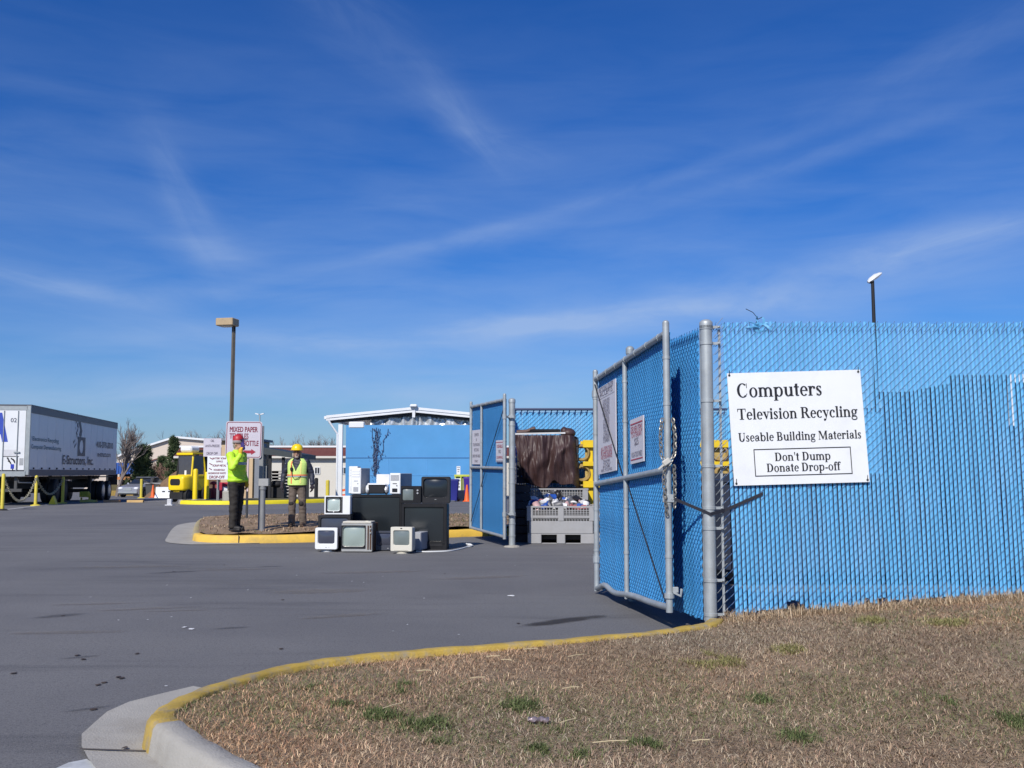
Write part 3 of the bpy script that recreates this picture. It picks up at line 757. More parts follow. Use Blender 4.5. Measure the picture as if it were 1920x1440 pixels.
LN, LF = (-.135, 18.35), (-.845, 20.9)
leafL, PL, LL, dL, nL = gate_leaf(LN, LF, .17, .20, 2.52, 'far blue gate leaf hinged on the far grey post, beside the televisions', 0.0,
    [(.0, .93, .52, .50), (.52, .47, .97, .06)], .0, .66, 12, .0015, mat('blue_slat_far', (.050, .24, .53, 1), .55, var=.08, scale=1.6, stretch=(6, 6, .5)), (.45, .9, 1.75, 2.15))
# ---- back fence with the far post
BX, BY = .0, 18.5
bf = thing('chain_link_fence', 'light blue slatted back fence behind the tarp, its grey post hinging the far gate', 'fence', (BX, BY, 0))
B0, B1 = (.03, 22.4), (17.0, 22.4)
bzb = lambda s: .05; bzt = lambda s: 2.67
slats(B0, B1, bzb, bzt, 1, lean=.01, seed=21, pitch=.05, w=.048).build('slat_panel', M_SLAT, bf)
bw = wires(B0, B1, bzb, bzt, 1, pitch=.05, rad=.004, off=.010, knuckle=False)
for k in range(130): bw.bar((.05 + k * .132, 22.37, 2.62), (.09 + k * .132, 22.37, 2.71), .012, 4)
bw.build('wire_mesh', M_WIRE, bf)
f = MB(); f.bar((.0, 22.36, 2.73), (17, 22.36, 2.73), .028, 8); f.build('rail', mat('dark_blue_rail', (.03, .05, .12, 1), .5), bf)
post_mb(BX, BY, 0, 2.66, .058, True, [2.2, 1.42, 1.15, .42, .2]).build('post', M_ZINC, bf, True)
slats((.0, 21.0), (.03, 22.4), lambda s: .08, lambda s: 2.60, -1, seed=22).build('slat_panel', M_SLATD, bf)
for X_ in (.03, 3.0, 6.0, 9.0, 12.0): post_mb(X_, 22.47, 0, 2.7, .04).build('post', M_ZINCD, bf, True)
ft = MB(); ft.lathe([(.15, 0), (.14, .02), (.07, .035)], (BX, BY, 0), 14); ft.build('post_footing', M_CON, bf)
for h in (.42, 2.18):
    f = MB(); c = PL(0, h); e = Vector((BX, BY, c.z)); f.bar(c, e, .02, 8); f.bar(c - Vector((0, 0, .04)), c + Vector((0, 0, .04)), .04, 12); f.bar(e - Vector((0, 0, .035)), e + Vector((0, 0, .035)), .068, 14)
    f.box((c + e) / 2 + Vector((.05, -.04, 0)), (.09, .02, .03)); f.build('hinge', M_ZINC, leafL)

# ---- chain on the gate post, strap, shackle
ch = thing('chain', 'galvanised chain looped round the gate post and hanging from it, with a pale padlock', 'chain', PR(0, 1.30))
def chain_links(mb, pts, r=.006, L_=.045):
    pts = [Vector(p) for p in pts]; acc = []
    for a, b in zip(pts, pts[1:]):
        n_ = max(1, int((b - a).length / (L_ * .72)))
        for k in range(n_): acc.append(a + (b - a) * (k / n_))
    acc.append(pts[-1])
    for i in range(len(acc) - 1):
        d_ = (acc[i + 1] - acc[i]); 
        if d_.length < 1e-6: continue
        d_.normalize(); e = d_.orthogonal().normalized(); f_ = d_.cross(e); w = e if i % 2 else f_
        c = (acc[i] + acc[i + 1]) / 2; ring = []
        for q in range(9):
            t = 2 * PI * q / 8; ring.append(c + d_ * math.cos(t) * L_ * .55 + w * math.sin(t) * L_ * .33)
        mb.tube(ring, r, 5, False)
mb = MB(); p = PR(0, 1.52); q = PR(0, 1.22)
chain_links(mb, [p + Vector((-.045, -.02, .10)), p + Vector((-.065, -.045, -.03)), q + Vector((-.06, -.05, .08)), q + Vector((-.01, -.06, .0))])
chain_links(mb, [p + Vector((.045, -.03, .10)), p + Vector((.06, -.05, -.04)), q + Vector((.055, -.05, .10)), q + Vector((.0, -.06, .0))])
chain_links(mb, [q + Vector((-.03, -.055, .0)), q + Vector((-.045, -.05, -.12)), q + Vector((-.03, -.05, -.28)), q + Vector((-.02, -.05, -.42))])
chain_links(mb, [q + Vector((.05, -.03, .0)), q + Vector((.055, -.03, -.14)), q + Vector((.05, -.03, -.36))])
mb.build('chain_links', mat('chain_zinc', (.30, .285, .25, 1), .4, .6), ch)
mb = MB(); mb.box(q + Vector((-.02, -.075, .03)), (.075, .028, .05), (0, -.6, 0), bev=.008); mb.bar(q + Vector((-.09, -.075, -.035)), q + Vector((-.04, -.075, .01)), .010, 6); mb.build('padlock', mat('pale_brass', (.66, .63, .55, 1), .4, .4), ch)
st = MB(); a_ = PR(0, .94) + Vector((.04, -.03, 0)); b_ = Vector((BPX, BPY - .062, 1.0)); 
for (u, v) in ((a_, b_), (b_, Vector((1.785, FY - .02, 1.03))), (Vector((1.785, FY - .02, 1.03)), Vector((2.11, FY - .012, 1.17)))):
    N = 6
    for k in range(N):
        u0, v0 = u + (v - u) * k / N, u + (v - u) * (k + 1) / N; sag = Vector((0, 0, -.015)); 
        st.loft([[tuple(x + Vector((0, -.003, -.014))), tuple(x + Vector((0, .003, -.014))), tuple(x + Vector((0, .003, .014))), tuple(x + Vector((0, -.003, .014)))] for x in (u0, v0)])
st.loc = b_; tag(st.build('tie_strap', mat('black_strap', (.014, .015, .025, 1), .7)), 'black strap tying the gate leaf to the blue fence past the big grey post', 'strap')

# ---- the big white sign wired to the fence
M_SIGNW = mat('sign_white', (.76, .78, .80, 1), .45, var=.03, scale=3, dirt=(.62, .63, .62, 1), dirt_amt=.4, dirt_scale=4)
M_INK = mat('sign_black', (.008, .008, .012, 1), .5, var=.1)
k_ = FY / FPX
rt = R(1.6); r_v = Vector((math.cos(rt), 0, math.sin(rt))); u_v = Vector((-math.sin(rt * 1.7), 0, math.cos(rt * 1.7)))
SY = FY - .032
tl = at(1363, 700, SY); kk = (SY / FPX) * 1.0
sg = thing('sign', 'large white Computers Television Recycling sign with black serif lettering on the right hand blue fence', 'sign', at(1496, 805, SY))
def SP(x, y, n=0.0): return tl + r_v * (x * kk) - u_v * (y * kk) + Vector((0, -n, 0))
mb = MB(); mb.prism([SP(0, 0), SP(251, 0), SP(253, 211), SP(0, 211)], (0, .012, 0)); mb.build('sign_board', M_SIGNW, sg)
NR = Vector((0, -1, 0)); mb = MB()
roman(mb, 'Computers', SP(15, 46), r_v, u_v, NR, 26 * kk, 162 * kk, off=.003)
roman(mb, 'Television Recycling', SP(14, 88), r_v, u_v, NR, 20.5 * kk, 226 * kk, off=.003)
roman(mb, 'Useable Building Materials', SP(13, 129), r_v, u_v, NR, 16 * kk, 231 * kk, off=.003)
roman(mb, "Don't Dump", SP(131, 167), r_v, u_v, NR, 15.5 * kk, 105 * kk, 'C', off=.003)
roman(mb, 'Donate Drop-off', SP(131, 187), r_v, u_v, NR, 15.5 * kk, 138 * kk, 'C', off=.003)
for (x0, y0, x1, y1) in ((40, 144, 222, 145.6), (40, 193.4, 222, 195), (40, 145.6, 41.6, 193.4), (220.4, 145.6, 222, 193.4)):
    mb.add([SP(x0, y0, .003), SP(x1, y0, .003), SP(x1, y1, .003), SP(x0, y1, .003)], [(0, 1, 2, 3)])
mb.build('lettering', M_INK, sg)
mb = MB()
for (x, y) in ((4, 4), (247, 4), (4, 207), (249, 207)): mb = MB(); mb.ell(SP(x, y, .003), (.010, .005, .010), 8, 5); mb.tube([SP(x, y, .004), SP(x + .5, y - 8, .006), SP(x + 2, y - 10, -.02)], .003, 4); mb.build('fixing_wire', M_DARK, sg)


# ---- notices on the gate leaves (paper white boards, small print)
M_NOTE = mat('notice_white', (.60, .58, .62, 1), .5, var=.05, dirt=(.5, .45, .46, 1), dirt_amt=.35, dirt_scale=3)
M_RED = mat('notice_red', (.40, .06, .09, 1), .6); M_GREYINK = mat('notice_ink', (.17, .15, .19, 1), .6)
def notice(P, s0, s1, h0, h1, d, n, label, rows, flip=True, cap=.03, hdr=None, border=False):
    """s0: viewer's left edge along the leaf, rows: (fraction from top, text, material index, width fraction)"""
    c = (P(s0, h0) + P(s1, h1)) / 2; root = thing('notice', label, 'notice', c)
    f = lambda s, h, o: P(s, h) + n * o
    mb = MB(); mb.prism([f(s0, h0, -.012), f(s1, h0, -.012), f(s1, h1, -.012), f(s0, h1, -.012)], n * .01); mb.build('notice_board', M_NOTE, root)
    right = (P(s1, h0) - P(s0, h0)).normalized(); up = Vector((0, 0, 1)); wd = abs(s1 - s0); H = h1 - h0
    m1, m2 = MB(), MB()
    for (fr, txt, mi, wf, cp) in rows:
        o = f((s0 + s1) / 2, h1 - fr * H, 0); write((m1, m2)[mi], txt, o, right, up, n, cp, wd * wf, 'C', off=.002)
    def strip(mb, a0, a1, b0, b1):
        o = P(s0, h1); q = lambda a, b: o + right * (a * wd) - up * (b * H) + n * .0015 + Vector((0, 0, (P(s0 + (s1 - s0) * a, h1).z - P(s0, h1).z) - right.z * a * wd))
        mb.add([q(a0, b0), q(a1, b0), q(a1, b1), q(a0, b1)], [(0, 1, 2, 3)])
    if border:
        for bb in border: strip((m1, m2)[bb[4]], *bb[:4])
    if m1.v: m1.build('lettering', M_GREYINK, root)
    if m2.v: m2.build('lettering', M_RED, root)
    return root
rowsA = [(.055, 'RECYCLING CENTER', 0, .8, .05), (.115, 'ACCEPTS', 0, .7, .06)]
words = ['COMPUTERS', 'MONITORS', 'PRINTERS', 'KEYBOARDS', 'TELEVISIONS', 'VCRS', 'STEREOS', 'RADIOS', 'PHONES', 'FAX', 'CABLES', 'SPEAKERS', 'COPIERS']
for i, w_ in enumerate(words): rowsA.append((.20 + i * .038, w_, 0, .22 + .018 * len(w_), .034))
for i, w_ in enumerate(['ALL ITEMS MUST', 'BE CLEAN AND', 'PLACED INSIDE', 'NO DUMPING']): rowsA.append((.735 + i * .035, w_, 1, .62, .034))
for i, w_ in enumerate(['THANK', 'YOU', 'FOR', 'RECYCLING']): rowsA.append((.88 + i * .034, w_, 0, .4 if i < 3 else .6, .03))
notice(PR, LR - .10, LR - .92, 1.285, 2.24, dR, nR, 'tall white notice full of small print, high on the chained gate leaf', rowsA, border=[(.04, .96, .135, .139, 0)])
notice(PR, .49 * LR - .10, .49 * LR - .58, 1.31, 1.74, dR, nR, 'small red framed white notice above the mid rail of the chained gate leaf', [(.30, 'DELIVER ITEMS', 1, .85, .06), (.42, 'TO ATTENDANT', 1, .8, .05), (.60, '$25', 0, .3, .07), (.86, 'VIOLATORS FINED', 0, .8, .05)], border=[(.05, .95, .10, .13, 1), (.05, .95, .90, .925, 1)])
notice(PL, LL - .10, LL - .86, 1.31, 2.0, dL, nL, 'white notice of several lines on the far gate leaf, left of its middle post', [(.18, 'COMPUTER', 0, .5, .06), (.32, '&', 0, .08, .06), (.47, 'TELEVISIONS', 0, .75, .06), (.62, 'RECYCLING', 0, .5, .06), (.80, 'DROP OFF AREA', 0, .85, .06), (.94, 'ONLY', 0, .4, .05)])
notice(PL, .62, .06, 1.36, 1.76, dL, nL, 'small white notice at the hinge side of the far gate leaf', [(.35, 'USEABLE', 1, .75, .06), (.60, 'NO', 0, .3, .07), (.85, 'DUMPING', 1, .75, .05)], border=[(.05, .95, .08, .11, 1), (.05, .95, .94, .97, 0)])
# ================================================================== ISLAND WITH KERB, DIRT AND THE HEAP OF OLD ELECTRONICS
ISL = [(1.2, 22.05), (-.5, 21.6), (-1.3, 21.15), (-2.6, 20.3), (-3.8, 19.75), (-4.8, 19.45), (-5.5, 19.42), (-5.95, 19.62), (-6.28, 20.1), (-6.75, 21.6), (-7.35, 23.6), (-7.9, 25.6), (-8.2, 27.2), (-7.9, 28.3), (-7.0, 28.7), (-4.5, 28.9), (-1, 29.2), (1.5, 29.4)]
IP = smooth_path(ISL, 4)
kerb('kerb', IP[:33], -1, M_KY2, h=.15, w=.16)
kerb('kerb', IP[32:], -1, mat('kerb_worn', (.40, .33, .17, 1), .85, var=.2, dirt=(.3, .28, .25, 1), dirt_amt=.7), h=.15, w=.16)
pan = MB(); o_, i_ = offset(IP[20:56], .50), offset(IP[20:56], -.04)
for q in range(len(o_)):
    t = min(1, q / 6, (len(o_) - 1 - q) / 10); o_[q] = tuple(i_[q][j] + (o_[q][j] - i_[q][j]) * (.15 + .85 * t) for j in range(2))
n_ = len(o_); pan.add([(p[0], p[1], .008) for p in o_] + [(p[0], p[1], .012) for p in i_], [(k, k + 1, n_ + k + 1, n_ + k) for k in range(n_ - 1)])
struct(pan.build('gutter_pan', M_CON))
# expansion joints in the yellow kerb
jm = MB()
for k in (4, 10, 16, 22):
    a, b = IP[k], IP[k + 1]; t = Vector((b[0] - a[0], b[1] - a[1], 0)).normalized(); n = Vector((-t.y, t.x, 0)) * -1
    jm.box(Vector((a[0], a[1], .077)) + n * -.004, (.012, .02, .15), Matrix.Rotation(math.atan2(t.y, t.x), 3, 'Z'))
struct(jm.build('joint_line', mat('joint', (.10, .085, .07, 1), .95)))
def island_z(x, y):
    return .135 + .11 * max(0, 1 - ((x + 4) / 5.5) ** 2) * max(0, 1 - ((y - 24.0) / 4.8) ** 2) ** .5 + .012 * math.sin(x * 5 + y * 3) + .008 * math.sin(x * 11 - y * 7)
ib = offset(IP, -.13); pts2 = [Vector(p) for p in ib]; nb = len(pts2)
def ins(P, x, y):
    c = False; n = len(P)
    for i in range(n):
        x1, y1 = P[i][:2]; x2, y2 = P[(i + 1) % n][:2]
        if (y1 > y) != (y2 > y) and x < (x2 - x1) * (y - y1) / (y2 - y1) + x1: c = not c
    return c
for _ in range(900):
    x, y = random.uniform(-8.3, 1.5), random.uniform(19.4, 29.3)
    if ins(ib, x, y) and min((x - p[0]) ** 2 + (y - p[1]) ** 2 for p in ib) > .03: pts2.append(Vector((x, y)))
V2, E2, F2, *_ = geometry.delaunay_2d_cdt(pts2, [(i, (i + 1) % nb) for i in range(nb)], [], 1, 1e-5)
soil = MB(); soil.add([(v.x, v.y, island_z(v.x, v.y)) for v in V2], [tuple(f) for f in F2])
M_DIRT = mat('island_dirt', (.28, .19, .115, 1), .95, var=.4, scale=5, dirt=(.13, .10, .055, 1), dirt_amt=.7, dirt_scale=2.2, bump=1.0, bscale=22)
struct(soil.build('island_soil', M_DIRT, smooth=True))
nx = 26000; xi = rng.uniform(-8.2, 1.4, nx); yi = rng.uniform(19.5, 29, nx); c = np.array([ins(ib, a, b) for a, b in zip(xi, yi)]); xi, yi = xi[c], yi[c]
gi = value_noise(xi, yi, .9, 31); k_ = rng.random(len(xi)) < np.clip(gi * 1.6 - .35 + (xi > -2) * .3, .08, 1); xi, yi = xi[k_], yi[k_]; n_ = len(xi)
ci = PAL[rng.integers(0, 6, n_)] * rng.uniform(.5, 1.1, (n_, 1)); gm = rng.random(n_) < (.12 + .3 * (xi > -2)); ci[gm] = np.array([.10, .12, .04]) * rng.uniform(.6, 1.3, (gm.sum(), 1))
blades('dormant_grass', xi, yi, rng.uniform(.03, .09, n_), rng.uniform(.004, .008, n_), rng.uniform(.5, 1.4, n_), ci, M_BLADE, island_z)

# ---- plastics, glass
M_BLK = mat('tv_black', (.009, .009, .011, 1), .5, var=.2, scale=4, dirt=(.03, .029, .028, 1), dirt_amt=.35, dirt_scale=3, spec=.3)
M_CHAR = mat('tv_charcoal', (.017, .017, .020, 1), .5, var=.2, scale=4, dirt=(.04, .038, .035, 1), dirt_amt=.3, dirt_scale=3, spec=.35)
M_BEIGE = mat('pc_beige', (.64, .61, .52, 1), .5, var=.05, scale=3, dirt=(.45, .41, .33, 1), dirt_amt=.3, dirt_scale=4)
M_WHITE = mat('pc_white', (.76, .77, .77, 1), .45, var=.04, scale=3, dirt=(.55, .54, .5, 1), dirt_amt=.25, dirt_scale=4)
M_GREYP = mat('pc_grey', (.36, .37, .39, 1), .5, var=.06)
M_WOOD = mat('tv_woodgrain', (.085, .042, .022, 1), .4, var=.35, scale=5, stretch=(1, 1, 9))
M_SILV = mat('tv_silver', (.50, .49, .46, 1), .35, .5, var=.08)
def glass(name, c, r=.12): return mat(name, c, r, var=.08, scale=2, spec=.6)
M_GL1 = glass('screen_grey_green', (.30, .36, .33, 1), .22); M_GL2 = glass('screen_dark', (.016, .020, .024, 1), .16); M_GL3 = glass('screen_pale', (.42, .50, .47, 1), .25); M_GL4 = glass('screen_blueblack', (.055, .06, .085, 1), .12); M_GL5 = glass('screen_mid', (.16, .19, .185, 1), .18)
def crt(root, w, h, dep, scr, m_case, m_scr, z0=0.0, bez=.02, back=.62, r=.02, deep=.35, recess=.018, bulge=.02, m_bez=None, m_back=None, scr_r=.03, drop=0.0):
    """scr = (cx, cz, w, h) of the screen opening, measured from the middle foot of the front"""
    cz = z0 + h / 2; sx_, sz_, sw, sh = scr
    O = rrect(w, h, r, 0, cz); O2 = rrect(w - .012, h - .012, r, 0, cz); I = rrect(sw, sh, scr_r, sx_, z0 + sz_); I2 = rrect(sw - .02, sh - .02, scr_r, sx_, z0 + sz_)
    mb = MB(); mb.loft([xz(I2, recess), xz(I, 0.0), xz(O2, 0.0), xz(O, .008), xz(O, bez * 2 + .03)], (False, False)); mb.build('front_frame', m_bez or m_case, root, True, 35)
    mb = MB(); s1 = rrect(w * .985, h * .985, r, 0, cz); bk = rrect(w * back, h * back, r, 0, cz - h * (1 - back) * .25 - drop)
    mb.loft([xz(s1, bez * 2 + .028), xz(s1, dep * deep), xz(rrect(w * (back + .12), h * (back + .12), r, 0, cz - h * .04 - drop * .8), dep * (deep + .18)), xz(bk, dep)], (False, True)); mb.build('cabinet', m_back or m_case, root, True, 35)
    g_ = MB(); n = 8; vs = []
    for j in range(n + 1):
        for i in range(n + 1):
            u, v = 2 * i / n - 1, 2 * j / n - 1
            vs.append((sx_ + u * (sw - .016) / 2, recess + .004 - bulge * (1 - u * u) * (1 - v * v) ** .8, z0 + sz_ + v * (sh - .016) / 2))
    g_.add(vs, [(j * (n + 1) + i, j * (n + 1) + i + 1, (j + 1) * (n + 1) + i + 1, (j + 1) * (n + 1) + i) for j in range(n) for i in range(n)])
    return g_.build('screen', m_scr, root, True)
def spot(px, D, z=0.0): p = on(px, D, z); return p
GRP = 'old electronics heaped on the tarmac'
# a  white monitor, front left
t = thing('computer_monitor', 'white computer monitor with a dark screen, leftmost on the ground in the electronics heap', 'monitor', local=True, group=GRP)
crt(t, .385, .365, .40, (0, .205, .30, .235), M_WHITE, M_GL4, .045, r=.03, m_back=M_CHAR)
mb = MB(); mb.lathe([(.115, 0), (.12, .012), (.10, .03), (.05, .04), (.05, .07)], (0, .16, 0), 18); mb.build('stand', M_WHITE, t, True)
mb = MB(); mb.ell((0, -.001, .082), (.012, .006, .006)); mb.ell((.05, -.001, .078), (.006, .004, .004)); mb.build_each('button', M_GREYP, t)
place(t, spot(611, 17.3), R(-5))
# b  wood grain television
t = thing('television', 'old wood grain television with a grey green screen and cream top, in the front row', 'television', local=True, group=GRP)
crt(t, .525, .475, .42, (-.055, .255, .385, .345), M_SILV, M_GL1, .012, r=.012, m_bez=M_SILV, m_back=M_WOOD, scr_r=.05, recess=.03, bulge=.028, back=.965, deep=.7)
mb = MB(); O = rrect(.415, .39, .012, -.055, .258); I = rrect(.386, .348, .05, -.055, .267); mb.loft([xz(I, .004), xz(I, -.008), xz(O, -.008), xz(O, .004)], (False, False)); mb.build('screen_surround', M_BLK, t)
mb = MB(); mb.box((.195, -.004, .25), (.022, .016, .40)); mb.box((.235, -.004, .25), (.024, .016, .40)); mb.build('control_panel', M_WOOD, t)
mb = MB()
for z in (.40, .33): mb.lathe([(.014, 0), (.012, .02)], (.237, -.012, z), 10, Matrix.Rotation(R(90), 3, 'X'))
mb.build_each('knob', M_SILV, t)
mb = MB(); mb.box((0, .16, .502), (.49, .33, .03), bev=.01); mb.box((.17, .03, .523), (.05, .03, .012)); mb.build('top_cover', M_BEIGE, t)
mb = MB()
for x in (-.2, .2): mb.bar((x, .08, 0), (x, .08, .02), .02, 8); mb.bar((x, .34, 0), (x, .34, .02), .02, 8)
mb.build_each('foot', M_BLK, t)
place(t, spot(668.5, 17.25), R(-4))
# c  small dark monitor
t = thing('computer_monitor', 'small dark blue grey monitor low between the wood grain set and the beige monitor', 'monitor', local=True, group=GRP)
crt(t, .36, .33, .36, (0, .19, .29, .22), M_CHAR, M_GL4, .01, r=.02, m_bez=mat('blue_grey_plastic', (.05, .055, .075, 1), .45))
mb = MB(); mb.ell((.05, -.002, .045), (.014, .005, .007)); mb.build('button', M_GREYP, t)
place(t, spot(722, 17.55), R(2))
# d  beige monitor
t = thing('computer_monitor', 'beige computer monitor with a charcoal screen, nearest the camera in the heap', 'monitor', local=True, group=GRP)
crt(t, .37, .40, .40, (0, .22, .285, .255), M_BEIGE, M_GL5, .04, r=.02, deep=.45, back=.7)
mb = MB(); mb.box((0, .03, .052), (.26, .06, .03), bev=.01); mb.build('chin', M_BEIGE, t)
mb = MB(); mb.lathe([(.115, 0), (.12, .012), (.09, .028), (.05, .04), (.05, .06)], (0, .12, 0), 18); mb.build('stand', M_BEIGE, t, True)
mb = MB(); mb.box((0, -.002, .418), (.03, .006, .014)); mb.build('badge', M_BLK, t)
place(t, spot(752, 16.95), R(-10))
# grey case behind it
t = thing('computer_case', 'narrow grey computer case standing on the ground behind the beige monitor', 'computer', local=True, group=GRP)
mb = MB(); mb.box((0, .2, .17), (.16, .4, .30), bev=.008); mb.build('case', M_GREYP, t)
mb = MB(); mb.box((0, -.006, .17), (.15, .014, .29), bev=.005); mb.build('front_panel', M_GREYP, t)
mb = MB(); mb.box((0, .02, .01), (.10, .03, .02)); mb.box((0, .36, .01), (.10, .03, .02)); mb.build_each('foot', M_BLK, t)
place(t, spot(781, 17.5), R(-12))
# e  rear projection television, right
t = thing('television', 'large black projection television with a wide dark screen at the right end of the heap', 'television', local=True, group=GRP)
crt(t, .80, .80, .46, (-.01, .44, .70, .60), M_BLK, M_GL2, .0, r=.015, bulge=.004, back=.84, deep=.72, recess=.03, scr_r=.01)
mb = MB(); mb.box((-.01, -.004, .085), (.66, .012, .05)); mb.box((-.01, -.008, .115), (.74, .014, .008)); mb.build('speaker_panel', M_CHAR, t)
mb = MB(); mb.box((-.28, -.011, .12), (.05, .004, .006)); mb.build('badge', M_SILV, t)
place(t, spot(795, 17.85), R(-4))
# f  big plain black set behind
t = thing('television', 'tall black projection television with a plain dark front in the middle of the heap', 'television', local=True, group=GRP)
crt(t, .94, .945, .50, (0, .57, .86, .66), M_BLK, M_GL2, 0, r=.015, bulge=.003, back=.86, deep=.7, recess=.012, scr_r=.012)
mb = MB(); mb.box((0, -.006, .12), (.84, .012, .17), bev=.004); mb.build('speaker_panel', M_CHAR, t)
mb = MB(); mb.box((.22, -.002, .235), (.06, .006, .008)); mb.build('badge', M_SILV, t)
place(t, spot(704, 18.4), R(0))
# g  dark set low left, h white set on it
t = thing('television', 'dark grey television behind the leftmost monitor, carrying the small white television', 'television', local=True, group=GRP)
crt(t, .57, .60, .44, (0, .36, .48, .40), M_CHAR, M_GL4, 0, r=.015, bulge=.01, back=.8, deep=.6)
mb = MB(); mb.box((0, -.004, .09), (.5, .01, .08)); mb.build('speaker_panel', M_BLK, t)
place(t, spot(626, 17.75), R(0))
t = thing('television', 'small white television with a pale screen, black trim and a plain white control side', 'television', local=True, group=GRP)
crt(t, .455, .325, .36, (-.065, .17, .23, .225), M_WHITE, M_GL3, .012, r=.012, scr_r=.035, back=.8, deep=.5, recess=.02, bulge=.02)
mb = MB(); O = rrect(.275, .275, .01, -.065, .182); I = rrect(.228, .222, .035, -.065, .182); mb.loft([xz(I, .004), xz(I, -.006), xz(O, -.006), xz(O, .004)], (False, False)); mb.box((.085, -.002, .182), (.016, .010, .28)); mb.build('screen_surround', M_BLK, t)
mb = MB(); mb.ell((-.06, -.008, .058), (.012, .004, .010)); mb.build('button', M_WHITE, t)
mb = MB(); mb.box((0, .17, .007), (.44, .32, .014)); mb.build('foot', M_BLK, t)
place(t, spot(632, 17.76, .60), R(-3))
# i, j on top of e
t = thing('television', 'small black television with a grey screen on the heap, beside a bigger black one', 'television', local=True, group=GRP)
crt(t, .355, .30, .32, (-.055, .15, .205, .215), M_BLK, M_GL5, .006, r=.012, scr_r=.02, back=.75)
mb = MB()
for z in (.23, .18): mb.lathe([(.018, 0), (.016, .018)], (.115, -.002, z), 10, Matrix.Rotation(R(90), 3, 'X'))
mb.build_each('knob', M_GREYP, t)
place(t, spot(770.5, 17.86, .80), R(0))
t = thing('television', 'bulky black television with a dark bulging screen, highest at the right end of the heap', 'television', local=True, group=GRP)
crt(t, .51, .465, .44, (-.005, .265, .43, .335), M_CHAR, M_GL2, .004, r=.03, scr_r=.06, bulge=.028, recess=.03, back=.7)
mb = MB(); mb.box((0, -.004, .07), (.03, .006, .008)); mb.build('badge', M_SILV, t)
place(t, spot(816.5, 17.9, .80), R(-4))
# k, m towers; l printer
def tower(label, w, h, d, m_front, m_side_shade, px, D, z, rz, arch=True):
    t = thing('computer_tower', label, 'computer', local=True, group=GRP)
    mb = MB(); mb.box((0, d / 2, h / 2 + .01), (w * .97, d, h - .01), bev=.006); mb.build('case', m_side_shade, t)  # shade on the towers' sides is painted in as grey
    mb = MB(); mb.box((0, -.012, h / 2 + .01), (w, .03, h), bev=.010); mb.build('front_panel', m_front, t)
    mb = MB()
    for k in range(3): mb.box((0, -.030, h * (.90 - k * .095)), (w * .78, .008, h * .075), bev=.003)
    mb.build_each('drive_bay', m_front if arch else M_GREYP, t)
    mb = MB(); mb.box((0, -.029, h * .52), (w * .4, .006, .012)); mb.ell((w * .2, -.03, h * .42), (.012, .006, .012)); mb.box((0, -.029, h * .2), (w * .5, .006, h * .18), bev=.004); mb.build('button_panel', M_GREYP if arch else M_CHAR, t)
    mb = MB(); mb.box((0, .03, .005), (w * .8, .03, .01)); mb.box((0, d - .05, .005), (w * .8, .03, .01)); mb.build_each('foot', M_GREYP, t)
    place(t, spot(px, D, z), rz); return t
tower('tall white computer tower on top of the heap, left of the printer', .19, .47, .42, M_WHITE, M_GREYP, 668, 18.45, .945, R(-14))
tower('white computer tower half hidden behind the tall white one on the heap', .165, .50, .20, M_WHITE, M_GREYP, 662.5, 18.72, .945, R(-6))
tower('white computer tower with a dark drive bay, right of the printer on the heap', .215, .375, .44, M_WHITE, M_GREYP, 741.5, 18.45, .945, R(-22), False)
t = thing('printer', 'black and white printer with its white paper tray raised, between the two computer towers', 'printer', local=True, group=GRP)
mb = MB(); mb.box((0, .14, .09), (.30, .28, .16), bev=.02); mb.build('body', M_CHAR, t)
mb = MB(); mb.box((0, .02, .188), (.33, .06, .016), (R(20), 0, 0), bev=.006); mb.box((0, .15, .178), (.33, .2, .02), bev=.006); mb.build('lid', M_WHITE, t)
for sx in (-1, 1):
    mb = MB(); mb.loft([[(sx * (.185 + a), .14 + b * .5 * math.cos(q * PI / 6), .09 + b * .34 * math.sin(q * PI / 6)) for q in range(12)] for a, b in ((-.045, .26), (-.01, .27), (.018, .2), (.022, .08))]); mb.build('side_cover', M_WHITE, t, True)
mb = MB(); mb.loft([xz(rrect(.24, .19, .02, .09, .27), .26), xz(rrect(.24, .19, .02, .09, .27), .275)]); mb.build('paper_tray', M_WHITE, t)
mb = MB(); mb.box((0, -.02, .03), (.26, .05, .015)); mb.build('output_tray', M_BLK, t)
place(t, spot(706, 18.42, .945), R(2))
# cable on the ground
cb = MB(); pts = [(-1.62, 17.35, .012), (-1.45, 17.25, .012), (-1.25, 17.3, .012), (-1.05, 17.45, .012), (-.9, 17.9, .012), (-.82, 18.3, .012), (-.74, 18.45, .02), (-.72, 18.75, .012), (-.80, 18.8, .03), (-.84, 18.62, .05), (-.72, 18.55, .03)]
cb.tube(smooth_path(pts, 5), .011, 6); cb.box((-.78, 18.6, .035), (.06, .09, .04), (0, 0, .6), bev=.008); cb.loc = Vector(pts[3]); tag(cb.build('power_cable', M_WHITE, smooth=True), 'white power cable lying on the tarmac right of the heap of televisions', 'cable', GRP)

